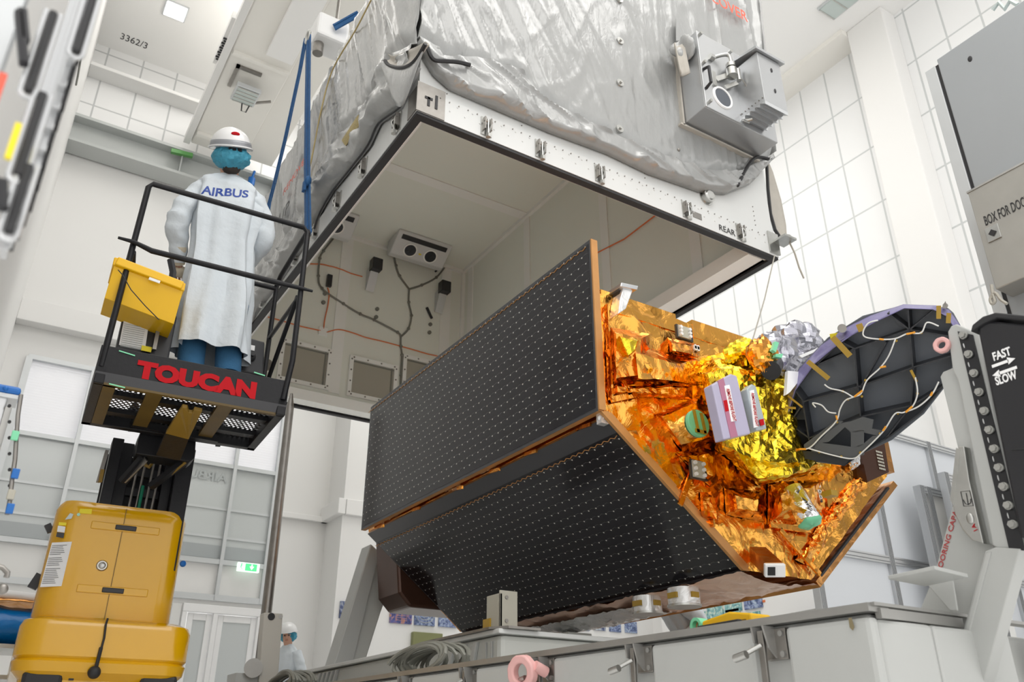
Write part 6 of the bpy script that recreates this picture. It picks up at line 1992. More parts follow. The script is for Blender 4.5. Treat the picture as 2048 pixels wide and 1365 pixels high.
# guard rails
rr_ = 0.0165
RL, RRr = 0.112, 1.052
g = MB()
pline(g, [(0.085, B0 + 0.01, 2.30), (RL, B0 + 0.0, 3.44), (RL + 0.02, B0, 3.47), (RRr - 0.03, B0, 3.46), (RRr, B0, 3.43), (RRr + 0.005, B0, 2.55), (RRr - 0.02, B0, 2.30)], rr_)
g.build('front_guard_rail', M['black_paint'], lift, smooth=True)
g = MB()
pline(g, [(0.02, B0 - 0.02, 3.055), (0.10, B0 - 0.025, 3.05), (0.20, B0 - 0.028, 3.02), (0.9, B0 - 0.028, 3.015), (1.03, B0 - 0.022, 3.02), (1.12, B0 - 0.02, 3.02)], [0.008, 0.012, rr_, rr_, 0.013, 0.008])
g.build('drop_bar', M['black_paint'], lift, smooth=True)
g = MB()
pline(g, [(RRr, B0, 3.44), (RRr, B1 - 0.1, 3.44), (RRr, B1, 3.40), (RRr, B1, 2.42)], rr_)
pline(g, [(RRr, B1, 3.0), (RRr, B0 + 0.02, 2.98)], 0.014)
pline(g, [(RRr, B0 + 0.05, 3.0), (RRr, B1, 2.55)], 0.014)
pline(g, [(RRr, B1, 3.38), (0.80, B1, 3.38)], rr_)
g.build('side_guard_rail', M['black_paint'], lift, smooth=True)
g = MB()
pline(g, [(RL, B0, 3.0), (0.14, 4.75, 3.0), (0.30, 4.95, 3.0)], 0.014)
pline(g, [(0.10, B0 + 0.02, 3.03), (0.10, B1, 3.0), (0.10, B1, 2.42)], 0.014)
g.build('side_guard_rail', M['black_paint'], lift, smooth=True)
# control boxes in the cage
cbx = LB().lbox((0.14, 4.75, 2.43), (0.42, 4.85, 2.80)).build('control_cabinet', M['black_plastic'], lift, bevel=0.01)
dl = MB().prism([PL(p, 4.74) for p in ((249, 634), (298, 646), (290, 700), (238, 690))], FW * 0.004).build('instruction_label', M['label'], cbx)
MB().prism([PL(p, 4.737) for p in ((249, 634), (298, 646), (297, 652), (248, 641))], FW * 0.002).build('label_band', M['yellow_label'], dl)
ln = MB()
for i in range(12):
    a, b = PL((249 - 0.8 * i, 648 + i * 4), 4.736), PL((291 - 0.8 * i, 656 + i * 4), 4.736)
    ln.bar(a, b, 0.001, 0.003)
ln.build('label_lines', M['grey_print'], dl)
MB().prism([PL(p, 4.73) for p in ((284, 691), (304, 695), (302, 705), (282, 701))], FW * 0.004).build('warning_sticker', M['yellow_label'], cbx)
pline(MB(), [(0, 0, 0), (0, 0, 0.01)], 0.001)
jb = MB().tube([PL(p, 4.78) for p in ((341, 520), (346, 545), (342, 575))], 0.02, 8)
jb.build('joystick_grip', M['black_plastic'], lift, smooth=True)
LB().lbox((0.30, 4.80, 2.80), (0.40, 4.9, 2.98)).build('control_head', M['black_plastic'], lift, bevel=0.01)
MB().bar(PL((318, 650), 4.72), PL((308, 700), 4.72), 0.02, 0.02).build('bracket_strut', M['metal_dark'], lift)
cb2 = MB().prism([PL(p, 4.95) for p in ((485, 672), (530, 684), (527, 752), (460, 740))], FW * 0.12).build('battery_cabinet', M['black_plastic'], lift, bevel=0.01)
MB().prism([PL(p, 4.945) for p in ((500, 690), (510, 692), (509, 702), (499, 700))], FW * 0.004).prism([PL(p, 4.945) for p in ((478, 690), (492, 692), (491, 698), (477, 696))], FW * 0.004).build('white_sticker', M['label'], cb2)
c = PL((502, 714), 4.94)
MB().sph(c, 0.03).cyl(c, c - FW * 0.05, 0.012).bar(PL((476, 712), 4.93), PL((490, 714), 4.93), 0.02, 0.03).build('connector_plug', M['black'], cb2, smooth=True)
# yellow tray hung on the left side
ty = thing('yellow_tray', 'yellow plastic tray hung on the left side of the work cage', 'tray', PL((290, 590), 4.6))
P1 = [PL(p, 4.44) for p in ((235, 522), (364, 575), (346, 650), (207, 596))]
P2 = [p + FW * 0.26 + V((0, 0, 0.0)) for p in P1]
tb_ = MB()
tl_, tr_, br_, bl_ = PL((229, 532), 4.50), PL((365, 582), 4.50), PL((347, 648), 4.55), PL((210, 596), 4.55)
dep = FW * 0.24
tb_.add([tl_, tr_, br_, bl_, tl_ + dep, tr_ + dep, br_ + dep * 0.9, bl_ + dep * 0.9], [(0, 1, 2, 3), (3, 2, 6, 7), (0, 3, 7, 4), (1, 5, 6, 2), (4, 7, 6, 5)])
tb_.build('tray_tub', M['yellow_plastic'], ty, solid=0.006, bevel=0.004)
rm = MB()
a, b = PL((233, 523), 4.49), PL((365, 573), 4.49)
for p, q in ((a, b), (a, a + dep), (b, b + dep), (a + dep, b + dep)):
    rm.bar(p, q, 0.03, 0.05)
rm.build('tray_rim', M['yellow_plastic'], ty, bevel=0.006)
MB().bar(PL((298, 557), 4.465), PL((320, 565), 4.465), 0.004, 0.016).build('tray_label', M['label'], ty)
MB().tube([PL(p, 4.44) for p in ((236, 540), (245, 550), (262, 580), (290, 612), (318, 640))], 0.003, 5).build('black_cord', M['black'], ty)

# arm under the cage, carriage and mast
ap_ = [PL(p, d) for p, d in (((358, 824), 4.60), ((364, 815), 4.56), ((374, 817), 4.56), ((377, 826), 4.60), ((384, 827), 4.60), ((388, 820), 4.57), ((404, 824), 4.58), ((377, 880), 4.94), ((331, 868), 4.94))]
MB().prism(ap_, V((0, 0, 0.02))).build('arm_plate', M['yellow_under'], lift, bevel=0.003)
MB().prism([PL(p, d) for p, d in (((331, 868), 4.94), ((377, 880), 4.94), ((360, 922), 5.18), ((312, 911), 5.18))], V((0, 0, 0.02))).build('arm_plate', M['black_paint'], lift)
MB().prism([PL(p, 5.25) for p in ((282, 862), (392, 882), (390, 916), (380, 924), (272, 908), (276, 880))], FW * 0.16).build('carriage', M['black_paint'], lift, bevel=0.006)
cx = MB()
for p, q, w in (((288, 915), (245, 965), 0.05), ((372, 922), (300, 975), 0.05), ((268, 820), (262, 862), 0.03), ((440, 850), (436, 892), 0.03)):
    cx.bar(PL(p, 5.3), PL(q, 5.4), w, 0.03)
cx.bar(PL((262, 848), 5.15), PL((436, 880), 5.15), 0.04, 0.04)
cx.build('link_arm', M['black_paint'], lift)
ls = MB()
for p in ((268, 822), (440, 854)):
    c = PL(p, 5.1)
    ls.prism([c + RT * -0.035, c + RT * 0.035, c + RT * 0.012 + UP * 0.05, c - RT * 0.012 + UP * 0.05], FW * 0.03)
ls.build_each('clamp_jaw', mat('slate_plastic', (0.08, 0.08, 0.11), 0.4), lift)
zb = 1.5
mt = LB()
for (a0, a1, d0) in ((0.265, 0.33, 5.55), (0.33, 0.40, 5.62), (0.60, 0.66, 5.62), (0.66, 0.76, 5.55)):
    mt.lbox((a0, d0, zb), (a1, d0 + 0.12, 2.27))
mt.lbox((0.26, 5.75, zb), (0.76, 5.80, 2.22))
mt.build('mast_column', M['black_paint'], lift, bevel=0.004)
mt = LB()
for i in range(5):
    mt.lbox((0.40, 5.70, zb + 0.2 + i * 0.13), (0.60, 5.74, zb + 0.25 + i * 0.13))
mt.build('mast_rung', M['black_plastic'], lift)
MB().bar(PL((214, 902), 5.52), PL((196, 965), 5.52), 0.02, 0.03).bar(PL((292, 918), 5.28), PL((248, 962), 5.4), 0.012, 0.04).build_each('chain_guide', M['metal_dark'], lift)
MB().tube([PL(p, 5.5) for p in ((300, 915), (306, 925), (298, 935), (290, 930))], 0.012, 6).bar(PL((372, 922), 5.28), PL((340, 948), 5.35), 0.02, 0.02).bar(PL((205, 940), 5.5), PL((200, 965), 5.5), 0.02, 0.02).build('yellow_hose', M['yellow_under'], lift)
pp = MB()
for x in (0.43, 0.47, 0.52, 0.56):
    pp.cyl(L3(x, 5.6, zb), L3(x + 0.01, 5.6, 2.2), 0.008, n=8)
pp.build('hydraulic_pipe', M['metal_dark'], lift)
MB().cyl(L3(0.49, 5.58, zb), L3(0.49, 5.58, 2.0), 0.010, n=8).build('green_pipe', mat('green_hose', (0.0, 0.15, 0.08), 0.4), lift)


def rrect(a0, a1, b0, b1, r, z, n=6):
    pts = []
    for (cx_, cy_, s) in ((a1 - r, b0 + r, -90), (a1 - r, b1 - r, 0), (a0 + r, b1 - r, 90), (a0 + r, b0 + r, 180)):
        for k in range(n + 1):
            a = R(s + 90 * k / n)
            pts.append(L3(cx_ + r * math.cos(a), cy_ + r * math.sin(a), z))
    return pts


# yellow mast cover
BF = 5.52
rs = []
for z, i_, r_ in ((1.86, 0.10, 0.05), (1.853, 0.03, 0.08), (1.83, 0.012, 0.10), (1.80, 0.0, 0.11), (1.75, 0.0, 0.11), (1.2, 0.0, 0.11), (1.17, 0.01, 0.10)):
    rs.append(rrect(0.05 + i_, 0.785 - i_, BF + i_, BF + 0.62 - i_, r_, z))
cvp = MB().rings(rs).build('mast_cover', M['yellow'], lift, smooth=30)
sw = LB().lbox((0.418, BF - 0.004, 1.19), (0.422, BF + 0.01, 1.83)).build('cover_seam', M['yellow_under'], cvp)
for p in ((252, 1057), (226, 1182)):
    c = PL(p, BF - 0.008)
    MB().obox(c, RT, FW, UP, 0.058, 0.008, 0.014).build('hinge', M['black_plastic'], cvp, bevel=0.004)
    gv = MB().obox(c + FW * 0.005 - UP * 0.0, RT, FW, UP, 0.19, 0.004, 0.022)
    gv.build('pressed_groove', M['yellow'], cvp, bevel=0.004)
c = PL((204, 1132), BF - 0.002)
MB().cyl(c + FW * 0.003, c - FW * 0.006, 0.033, 0.026, 24).sph(c - FW * 0.006, 0.02, 0.02, 0.008, 16, 8, X=RT, Y=UP).build('chrome_badge', M['metal'], cvp, smooth=True)
lb = MB().prism([PL(p, BF - 0.003) for p in ((104, 1086), (144, 1084), (123, 1173), (80, 1175))], FW * 0.003).build('instruction_label', M['label'], cvp)
ln = MB()
for i in range(22):
    if i in (6, 12):
        continue
    a, b = PL((104 - 0.95 * i, 1092 + i * 3.6), BF - 0.005), PL((134 - 0.95 * i - (i * 7 % 9), 1091 + i * 3.6), BF - 0.005)
    ln.bar(a, b, 0.0006, 0.0022)
ln.build('label_lines', M['dark_print'], lb)
MB().prism([PL(p, BF - 0.003) for p in ((160, 1018), (184, 1019), (183, 1029), (158, 1027))], FW * 0.003).prism([PL(p, BF - 0.003) for p in ((118, 1045), (133, 1046), (132, 1052), (117, 1051))], FW * 0.003).build('yellow_sticker', M['yellow_label'], cvp)
MB().prism([PL(p, BF - 0.003) for p in ((116, 1052), (131, 1054), (129, 1066), (114, 1064))], FW * 0.003).build('white_sticker', M['label'], cvp)
MB().prism([PL(p, BF - 0.003) for p in ((114, 1065), (129, 1067), (127, 1077), (112, 1074))], FW * 0.003).build('black_sticker', M['black_plastic'], cvp)
MB().prism([PL(p, BF - 0.004) for p in ((130, 1040), (140, 1027), (147, 1029), (143, 1038))], FW * 0.003).build('grey_sticker', M['lamp_off'], cvp)
c = PL((157, 1030), BF - 0.003)
MB().cyl(c, c - FW * 0.003, 0.009, n=12).build('round_sticker', mat('mint_sticker', (0.45, 0.8, 0.65), 0.5), cvp)
# lower skirt, rotating chassis
rs = []
for z, i_, r_, e in ((1.185, 0.06, 0.10, 0), (1.165, 0.015, 0.12, 0.0), (1.13, 0.0, 0.13, 0), (0.98, 0.0, 0.13, 0), (0.965, 0.012, 0.13, 0), (0.95, 0.0, 0.13, 0), (0.90, 0.01, 0.12, 0), (0.86, 0.05, 0.10, 0), (0.62, 0.05, 0.08, 0)):
    rs.append(rrect(0.005 + i_, 0.905 - i_, BF - 0.10 + i_, BF + 1.1 - i_, r_, z))
sk = MB().rings(rs).build('chassis_cover', M['yellow'], lift, smooth=30)
for a0, a1 in ((0.075, 0.27), (0.66, 0.86)):
    LB().lbox((a0, BF - 0.075, 0.62), (a1, BF - 0.02, 0.90)).build('wheel_arch', M['black'], sk, bevel=0.02)
for a0 in (0.10, 0.80):
    for b0 in (BF - 0.03, BF + 0.85):
        MB().cyl(L3(a0 - 0.055, b0 + 0.1, ZF + 0.2), L3(a0 + 0.055, b0 + 0.1, ZF + 0.2), 0.20, n=28).build('wheel', mat('grey_tyre', (0.35, 0.34, 0.32), 0.7), lift, bevel=0.01)
MB().tube([L3(0.43, BF - 0.09, 1.185), L3(0.425, BF - 0.11, 1.15), L3(0.43, BF - 0.115, 1.08), L3(0.425, BF - 0.115, 1.0), L3(0.415, BF - 0.115, 0.93)], 0.006, 6).build('charger_cable', M['black'], sk)
MB().cyl(L3(0.425, BF - 0.112, 1.03), L3(0.42, BF - 0.115, 0.93), 0.010, n=8).sph(L3(0.415, BF - 0.115, 0.90), 0.034, nu=16, nv=10).build('charger_plug', M['black'], sk, smooth=True)
LB().lbox((0.37, BF - 0.03, 1.165), (0.47, BF + 0.02, 1.185)).build('latch_bar', M['black'], sk)
LB().lbox((0.30, BF - 0.045, 0.70), (0.66, BF - 0.02, 0.93)).build('number_plate', M['yellow'], sk, bevel=0.01)
LB().lbox((0.46, BF - 0.05, 0.84), (0.52, BF - 0.045, 0.92)).lbox((0.53, BF - 0.05, 0.84), (0.58, BF - 0.045, 0.91)).build('paper_sticker', M['label'], sk)
LB().lbox((0.53, BF - 0.052, 0.91), (0.58, BF - 0.047, 0.93)).build('warning_sticker', M['yellow_label'], sk)
for a0 in (0.27, 0.69):
    LB().lbox((a0 + 0.03, BF - 0.06, 0.86), (a0 + 0.055, BF - 0.045, 0.93)).build('vent_slot', M['black'], sk)
MB().sph(L3(0.80, BF + 0.05, 1.55), 0.02, nu=8, nv=6).cyl(L3(0.785, BF + 0.05, 1.55), L3(0.80, BF + 0.05, 1.55), 0.012).build('side_button', M['blue_plastic'], cvp)
MB().bar(L3(0.02, BF + 0.2, 1.70), L3(0.05, BF + 0.2, 1.72), 0.03, 0.05).bar(L3(0.02, BF + 0.2, 1.36), L3(0.05, BF + 0.2, 1.44), 0.03, 0.05).build_each('side_catch', M['black_plastic'], cvp)

# ============================================================ PEOPLE
def skin(name, nodes, edges, root, m, parent, levels=2):
    me = bpy.data.meshes.new('tmp')
    keys = list(nodes)
    me.from_pydata([tuple(nodes[k][0]) for k in keys], [(keys.index(a), keys.index(b)) for a, b in edges], [])
    o = bpy.data.objects.new('tmp', me)
    COL.objects.link(o)
    o.modifiers.new('s', 'SKIN').use_smooth_shade = True
    sd = o.modifiers.new('d', 'SUBSURF')
    sd.levels = levels
    for i, k in enumerate(keys):
        r_ = nodes[k][1]
        me.skin_vertices[0].data[i].radius = r_ if isinstance(r_, tuple) else (r_, r_)
        me.skin_vertices[0].data[i].use_root = (k == root)
    bpy.context.view_layer.update()
    dg = bpy.context.evaluated_depsgraph_get()
    out_ = bpy.data.meshes.new_from_object(o.evaluated_get(dg))
    bpy.data.objects.remove(o)
    out_.materials.clear()
    out_.shade_smooth()
    out_.name = name
    return link(name, out_, m, parent)


def human(name, fwd, base, J, label, glove=None, parent=None):
    """J: joints in world space. One continuous body surface with five-fingered hands."""
    fwd = V(fwd).normalized()
    right = fwd.cross(UP).normalized()
    N_, E_ = {}, []
    N_['pelvis'] = (J['pelvis'], 0.12)
    N_['waist'] = (J['pelvis'].lerp(J['chest'], 0.45), (0.115, 0.095))
    N_['chest'] = (J['chest'], (0.135, 0.095))
    N_['neck0'] = (J['neck'] - (J['head'] - J['neck']).normalized() * 0.03, 0.065)
    N_['neck'] = (J['neck'].lerp(J['head'], 0.25), 0.052)
    hd_ = (J['head'] - J['neck']).normalized()
    N_['jaw'] = (J['head'] - hd_ * 0.05 + fwd * 0.02, (0.062, 0.078))
    N_['head'] = (J['head'] + hd_ * 0.03, (0.076, 0.094))
    N_['crown'] = (J['head'] + hd_ * 0.105, (0.060, 0.074))
    E_ += [('pelvis', 'waist'), ('waist', 'chest'), ('chest', 'neck0'), ('neck0', 'neck'), ('neck', 'jaw'), ('jaw', 'head'), ('head', 'crown')]
    for s in ('l', 'r'):
        N_['sh' + s] = (J['sh' + s] - UP * 0.015, 0.038)
        N_['el' + s] = (J['el' + s], 0.043)
        N_['fa' + s] = (J['el' + s].lerp(J['ha' + s], 0.35), 0.044)
        N_['wr' + s] = (J['ha' + s], 0.026)
        E_ += [('chest', 'sh' + s), ('sh' + s, 'el' + s), ('el' + s, 'fa' + s), ('fa' + s, 'wr' + s)]
        d = (J['fi' + s] - J['ha' + s]).normalized()
        side = d.cross(fwd if abs(d.dot(fwd)) < 0.8 else UP).normalized()
        pn = side.cross(d).normalized() * (1 if s == 'l' else -1)
        if pn.z > 0:
            pn = -pn
        palm = J['ha' + s] + d * 0.07
        N_['pa' + s] = (palm, (0.036, 0.018))
        E_ += [('wr' + s, 'pa' + s)]
        for i, (off, ln_) in enumerate(((-0.030, 0.066), (-0.010, 0.080), (0.011, 0.074), (0.030, 0.058))):
            k0, k1, k2 = ('f%d%s%s' % (i, s, c) for c in 'abc')
            b0 = palm + side * off + d * 0.022
            b1 = b0 + d * ln_ * 0.5 + pn * 0.012
            b2 = b1 + d * ln_ * 0.25 + pn * ln_ * 0.42
            N_[k0], N_[k1], N_[k2] = (b0, 0.0095), (b1, 0.0085), (b2, 0.007)
            E_ += [('pa' + s, k0), (k0, k1), (k1, k2)]
        t0 = J['ha' + s] + d * 0.03 - side * 0.032
        t1 = t0 + d * 0.03 - side * 0.018 + pn * 0.012
        t2 = t1 + d * 0.026 + pn * 0.014
        N_['t0' + s], N_['t1' + s], N_['t2' + s] = (t0, 0.012), (t1, 0.010), (t2, 0.008)
        E_ += [('pa' + s, 't0' + s), ('t0' + s, 't1' + s), ('t1' + s, 't2' + s)]
        N_['hi' + s] = (J['hi' + s], 0.085)
        N_['kn' + s] = (J['kn' + s], 0.058)
        N_['ca' + s] = (J['kn' + s].lerp(J['an' + s], 0.3), 0.055)
        N_['an' + s] = (J['an' + s], 0.036)
        N_['to' + s] = (J['an' + s] + fwd * 0.15 - UP * 0.045, (0.04, 0.025))
        E_ += [('pelvis', 'hi' + s), ('hi' + s, 'kn' + s), ('kn' + s, 'ca' + s), ('ca' + s, 'an' + s), ('an' + s, 'to' + s)]
    t = thing('person', label, 'person', base)
    body = skin('body', N_, E_, 'pelvis', M['skin'], t)
    # face
    hc = J['head'] + hd_ * 0.02
    rt = fwd.cross(hd_).normalized()
    f2 = hd_.cross(rt).normalized()
    if f2.dot(fwd) < 0:
        f2 = -f2
    MB().sph(hc + f2 * 0.098 - hd_ * 0.012, 0.014, 0.02, 0.026, 10, 8, X=rt, Y=f2).build('nose', M['skin'], body, smooth=True)
    e = MB()
    for k in (-1, 1):
        e.sph(hc + f2 * 0.080 + rt * 0.030 * k + hd_ * 0.012, 0.011, nu=10, nv=8)
    e.build('eye', M['dark_print'], body, smooth=True)
    MB().bar(hc + f2 * 0.088 - rt * 0.022 - hd_ * 0.052, hc + f2 * 0.088 + rt * 0.022 - hd_ * 0.052, 0.008, 0.008).build('mouth', mat('lips', (0.40, 0.14, 0.11), 0.5), body)
    ea = MB()
    for k in (-1, 1):
        ea.sph(hc + rt * 0.080 * k - hd_ * 0.01, 0.010, 0.022, 0.032, 10, 8, X=rt, Y=f2)
    ea.build('ear', M['skin'], body, smooth=True)
    return t, body, hc, hd_, rt, f2


def hard_hat(t, hc, hd_, rt, f2, netcol=True, peak=True):
    c = hc + hd_ * 0.055
    h = MB().sph(c, 0.128, 0.150, 0.135, 28, 10, X=rt, Y=f2, lo=-3, hi=90).build('helmet', M['helmet'], t, smooth=True)
    brim = [c + rt * (0.134 * math.cos(a * 0.2244)) + f2 * (0.157 * math.sin(a * 0.2244)) for a in range(28)]
    MB().tube(brim, 0.006, 6, closed=True).build('brim', M['helmet'], h, smooth=True)
    if peak:
        MB().grid(lambda u, v: c + rt * ((0.10 - 0.03 * v) * math.cos(math.pi * u)) + f2 * (0.11 + (0.02 + 0.05 * v) * math.sin(math.pi * u)) - hd_ * (0.012 * v), 14, 4).build('peak', M['helmet'], h, smooth=True, solid=0.004)
    MB().obox(c + hd_ * 0.108, rt, f2, hd_, 0.010, 0.05, 0.008).build('ridge', M['helmet'], h, bevel=0.004)
    n = MB().sph(hc - f2 * 0.022 - hd_ * 0.008, 0.118, 0.128, 0.082, 30, 14, X=rt, Y=f2, fn=lambda a, b: 1 + 0.05 * math.sin(13 * a + 4 * b) + 0.04 * math.sin(7 * a - 9 * b) if math.sin(a) < 0.62 or b > 0.45 else 0.72)
    n.build('hair_net', M['net'], t, smooth=True)
    return h


def coat(t, spine, sleeves, m, side, back, name='lab_coat', amp=0.012, seed=0):
    """spine: list of (centre, half width, half depth); cloth with lengthwise folds"""
    n = 64
    rs_ = []
    K = 10
    fine = []
    for i in range(len(spine) - 1):
        for j in range(K):
            q = j / K
            fine.append(tuple(x.lerp(y, q) if isinstance(x, V) else x + (y - x) * q for x, y in zip(spine[i], spine[i + 1])))
    fine.append(spine[-1])
    for i, (c, a, b) in enumerate(fine):
        g = []
        k = i / (len(fine) - 1)
        for j in range(n):
            u = 2 * math.pi * j / n
            f = amp * (0.15 + 1.3 * k) * (math.sin(5 * u + 1.3 + seed + 1.5 * k) * 0.8 + 0.7 * math.sin(9 * u + seed * 2 - 3 * k) + 1.2 * ns((math.cos(u) * 2, math.sin(u) * 2, k * 5 + seed)))
            f += 0.004 * ns((math.cos(u) * 7, math.sin(u) * 7, k * 22 + seed))
            f += 0.006 * math.exp(-((k - 0.36) / 0.02) ** 2) * (1 + 0.6 * math.sin(40 * u))
            ca, sa = math.cos(u), math.sin(u)
            g.append(c + side * ((a + f) * math.copysign(abs(ca) ** 0.85, ca)) + back * ((b + f) * math.copysign(abs(sa) ** 0.85, sa)))
        rs_.append(g)
    mb_ = MB().rings(rs_, cap=False)
    mb_.add(list(rs_[0]), [tuple(range(n))])
    for pts, rad in sleeves:
        P_ = smoothpath(pts, 8)
        rads = []
        for i in range(len(P_)):
            x = i / (len(P_) - 1) * (len(rad) - 1)
            kk = min(int(x), len(rad) - 2)
            rads.append(rad[kk] + (rad[kk + 1] - rad[kk]) * (x - kk))
        b0 = len(mb_.v)
        mb_.tube(P_, rads, 20)
        for q in range(b0, len(mb_.v)):
            p = mb_.v[q]
            mb_.v[q] = p + V((ns(p, 14), ns(p + V((5, 0, 0)), 14), ns(p + V((0, 5, 0)), 14))) * 0.012 + V((1, 1, 0)).normalized() * 0.006 * math.sin(p.z * 70 + p.x * 20)
    return mb_.build(name, m, t, smooth=True)


# ---- worker in the cage, seen from behind
FL = PZF
D = 4.82
hips = L3(0.62, D + 0.02, FL + 0.90)
chest = L3(0.60, D + 0.0, FL + 1.27)
J = dict(pelvis=hips, chest=chest, neck=L3(0.585, D + 0.01, FL + 1.44), head=L3(0.555, D - 0.06, FL + 1.565),
         shl=L3(0.41, D, FL + 1.345), shr=L3(0.78, D, FL + 1.345), ell=L3(0.335, D + 0.02, FL + 1.05), elr=L3(0.845, D + 0.03, FL + 1.08),
         hal=L3(0.385, D + 0.14, FL + 0.845), har=L3(0.80, D + 0.24, FL + 0.98), fil=L3(0.42, D + 0.22, FL + 0.80), fir=L3(0.74, D + 0.33, FL + 0.98),
         hil=L3(0.54, D + 0.02, FL + 0.86), hir=L3(0.72, D + 0.02, FL + 0.86), knl=L3(0.54, D + 0.03, FL + 0.47), knr=L3(0.745, D + 0.02, FL + 0.47),
         anl=L3(0.55, D + 0.0, FL + 0.07), anr=L3(0.76, D - 0.02, FL + 0.07))
w1, body, hc, hd_, rt, f2 = human('person', FW, L3(0.62, D, FL), J, 'person in long white coat standing in the raised work cage, back turned')
hh = hard_hat(w1, hc, hd_, rt, f2)
MB().grid(lambda u, v: hc + hd_ * (0.048 + 0.045 * v) + rt * ((0.1345 - 0.010 * v) * math.cos(math.pi * (1 + u))) + f2 * ((0.157 - 0.012 * v) * math.sin(math.pi * (1 + u))), 24, 3).build('grey_band', M['reflective'], hh, smooth=True, solid=0.003)
sp_c = hc + hd_ * 0.135 - f2 * 0.120
MB().sph(sp_c, 0.028, 0.010, 0.014, 12, 8, X=rt, Y=f2).build('red_sticker', M['red'], hh, smooth=True)
MB().bar(hc - f2 * 0.125 - rt * 0.04 + hd_ * 0.035, hc - f2 * 0.125 + rt * 0.04 + hd_ * 0.035, 0.012, 0.02).build('adjuster', M['black_plastic'], hh)
MB().sph(hc - f2 * 0.03 - hd_ * 0.075, 0.058, 0.066, 0.045, 16, 10, X=rt, Y=f2).build('hair', M['hair'], body, smooth=True)
tr_ = MB()
for s, h_, k_, a_ in ((-1, J['hil'], J['knl'], J['anl']), (1, J['hir'], J['knr'], J['anr'])):
    tr_.tube([h_ - UP * 0.12, k_ + UP * 0.1, k_, k_ - UP * 0.15, a_ + UP * 0.02], [0.085, 0.082, 0.078, 0.078, 0.075], 20)
tr_.build('jeans', M['jeans'], w1, smooth=True)
so = MB()
for a_ in (J['anl'], J['anr']):
    so.obox(a_ + FW * 0.05 - UP * 0.03, RT, FW, UP, 0.05, 0.14, 0.04)
so.build('shoes', M['black_plastic'], w1, bevel=0.02)
spine = [(L3(0.588, D + 0.01, FL + 1.475), 0.062, 0.062), (L3(0.595, D + 0.0, FL + 1.43), 0.135, 0.08), (L3(0.597, D + 0.0, FL + 1.38), 0.205, 0.105), (L3(0.60, D, FL + 1.25), 0.205, 0.125),
         (L3(0.605, D + 0.01, FL + 0.98), 0.192, 0.12), (L3(0.635, D + 0.02, FL + 0.62), 0.205, 0.145), (L3(0.655, D + 0.03, FL + 0.22), 0.215, 0.17)]
co = coat(w1, spine, [([J['shl'] + RT * 0.03, J['shl'].lerp(J['ell'], 0.5) - RT * 0.015, J['ell'] - RT * 0.01, J['ell'].lerp(J['hal'], 0.6), J['hal']], [0.066, 0.072, 0.068, 0.057, 0.048]),
                      ([J['shr'] - RT * 0.03, J['shr'].lerp(J['elr'], 0.5) + RT * 0.015, J['elr'] + RT * 0.01, J['elr'].lerp(J['har'], 0.6), J['har']], [0.066, 0.072, 0.068, 0.057, 0.048])],
          M['coat'], RT, -FW, amp=0.019)
bm = bmesh.new()
bm.from_mesh(co.data)
bvh = BVHTree.FromBMesh(bm)
bm.free()
text('AIRBUS', PL((409, 368), 4.6), (PL((498, 398), 4.6) - PL((405, 387), 4.6)), UP, 0.088, M['blue_print'], 'lettering', co, width=0.285, bold=0.025, project=(bvh, FW))
gl = MB()
gl.tube([J['ell'].lerp(J['hal'], 0.62), J['ell'].lerp(J['hal'], 0.9), J['hal'] + (J['fil'] - J['hal']) * 0.2], [0.054, 0.045, 0.036], 16)
gl.build('glove', M['glove'], w1, smooth=True)
MB().sph(J['hal'] + (J['fil'] - J['hal']) * 0.75, 0.045, 0.05, 0.035, 14, 8).build('glove', M['glove'], w1, smooth=True)

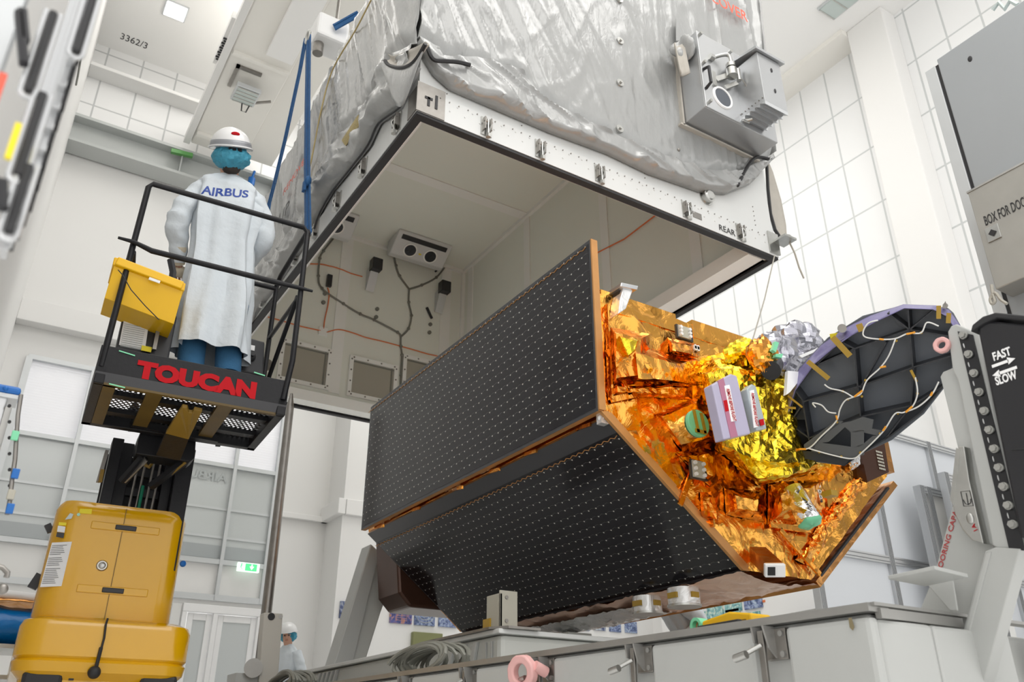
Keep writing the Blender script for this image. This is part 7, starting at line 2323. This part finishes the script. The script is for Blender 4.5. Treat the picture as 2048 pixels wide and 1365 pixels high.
# ---- person far behind in white overall and helmet
def standing(pos, fwd, label, bend=0.0, scale=1.0, face_dir=None, arms='front', seed=2, hat=True):
    f = V(fwd).normalized()
    r_ = f.cross(UP).normalized()

    def P(a, b, z):
        # a right, b forward, z up; bending happens above the hip
        if z > 0.9 and bend:
            h = z - 0.9
            z = 0.9 + h * math.cos(bend) - b * math.sin(bend)
            b = h * math.sin(bend) + b * math.cos(bend)
        return pos + (r_ * a + f * b + UP * z) * scale
    J = dict(pelvis=P(0, 0, 0.92), chest=P(0, 0, 1.28), neck=P(0, 0.0, 1.46), head=P(0, 0.03, 1.61), shl=P(-0.18, 0, 1.40), shr=P(0.18, 0, 1.40),
             ell=P(-0.26, -0.02, 1.12), elr=P(0.26, -0.02, 1.12), hal=P(-0.12, 0.26, 1.04), har=P(0.10, 0.28, 1.04), fil=P(-0.04, 0.34, 1.04), fir=P(0.03, 0.35, 1.04),
             hil=P(-0.09, 0, 0.88), hir=P(0.09, 0, 0.88), knl=P(-0.10, 0.03, 0.48), knr=P(0.10, 0.03, 0.48), anl=P(-0.11, 0, 0.08), anr=P(0.11, 0, 0.08))
    hdir = V(face_dir).normalized() if face_dir else f
    t, body, hc, hd_, rt, f2 = human('person', hdir, pos, J, label)
    if hat:
        hard_hat(t, hc, hd_, rt, f2)
    sp = [(P(0, 0, 1.52), 0.062, 0.06), (P(0, 0, 1.46), 0.13, 0.08), (P(0, 0, 1.39), 0.19, 0.11), (P(0, 0, 1.22), 0.19, 0.13), (P(0, 0, 0.98), 0.175, 0.13), (P(0, 0, 0.7), 0.19, 0.15), (P(0, 0, 0.45), 0.20, 0.17)]
    coat(t, sp, [([J['shl'] + r_ * 0.03, J['shl'].lerp(J['ell'], 0.5), J['ell'], J['ell'].lerp(J['hal'], 0.55), J['hal']], [0.08, 0.075, 0.065, 0.055, 0.045]),
                 ([J['shr'] - r_ * 0.03, J['shr'].lerp(J['elr'], 0.5), J['elr'], J['elr'].lerp(J['har'], 0.55), J['har']], [0.08, 0.075, 0.065, 0.055, 0.045])], M['coat'], r_, f, amp=0.010, seed=seed)
    tr = MB()
    for k_, a_, h_ in (('knl', 'anl', 'hil'), ('knr', 'anr', 'hir')):
        tr.tube([J[h_], J[k_], J[a_] + UP * 0.02], [0.095, 0.075, 0.065], 18)
    tr.build('trousers', M['coat'], t, smooth=True)
    so = MB()
    for a_ in ('anl', 'anr'):
        so.obox(J[a_] + f * 0.05 - UP * 0.035, r_, f, UP, 0.048, 0.13, 0.04)
    so.build('shoes', M['white_print'], t, bevel=0.02)
    return t


c = EYE + (lambda d: d * (13.0 / math.hypot(d.x, d.y)))(ray(581, 1257))
standing(V((c.x, c.y, ZF)), (-0.85, -0.5, 0), 'person in white overall and white helmet standing far behind at the hall wall', scale=0.985, face_dir=(-0.50, -0.85, 0), seed=3)
c = EYE + (lambda d: d * (8.0 / math.hypot(d.x, d.y)))(ray(1366, 1240))
w3 = standing(V((c.x + 0.12, c.y - 0.05, ZF)), (-0.85, 0.3, 0), 'person in white overall bending forward behind the satellite belly', bend=R(27), seed=6)
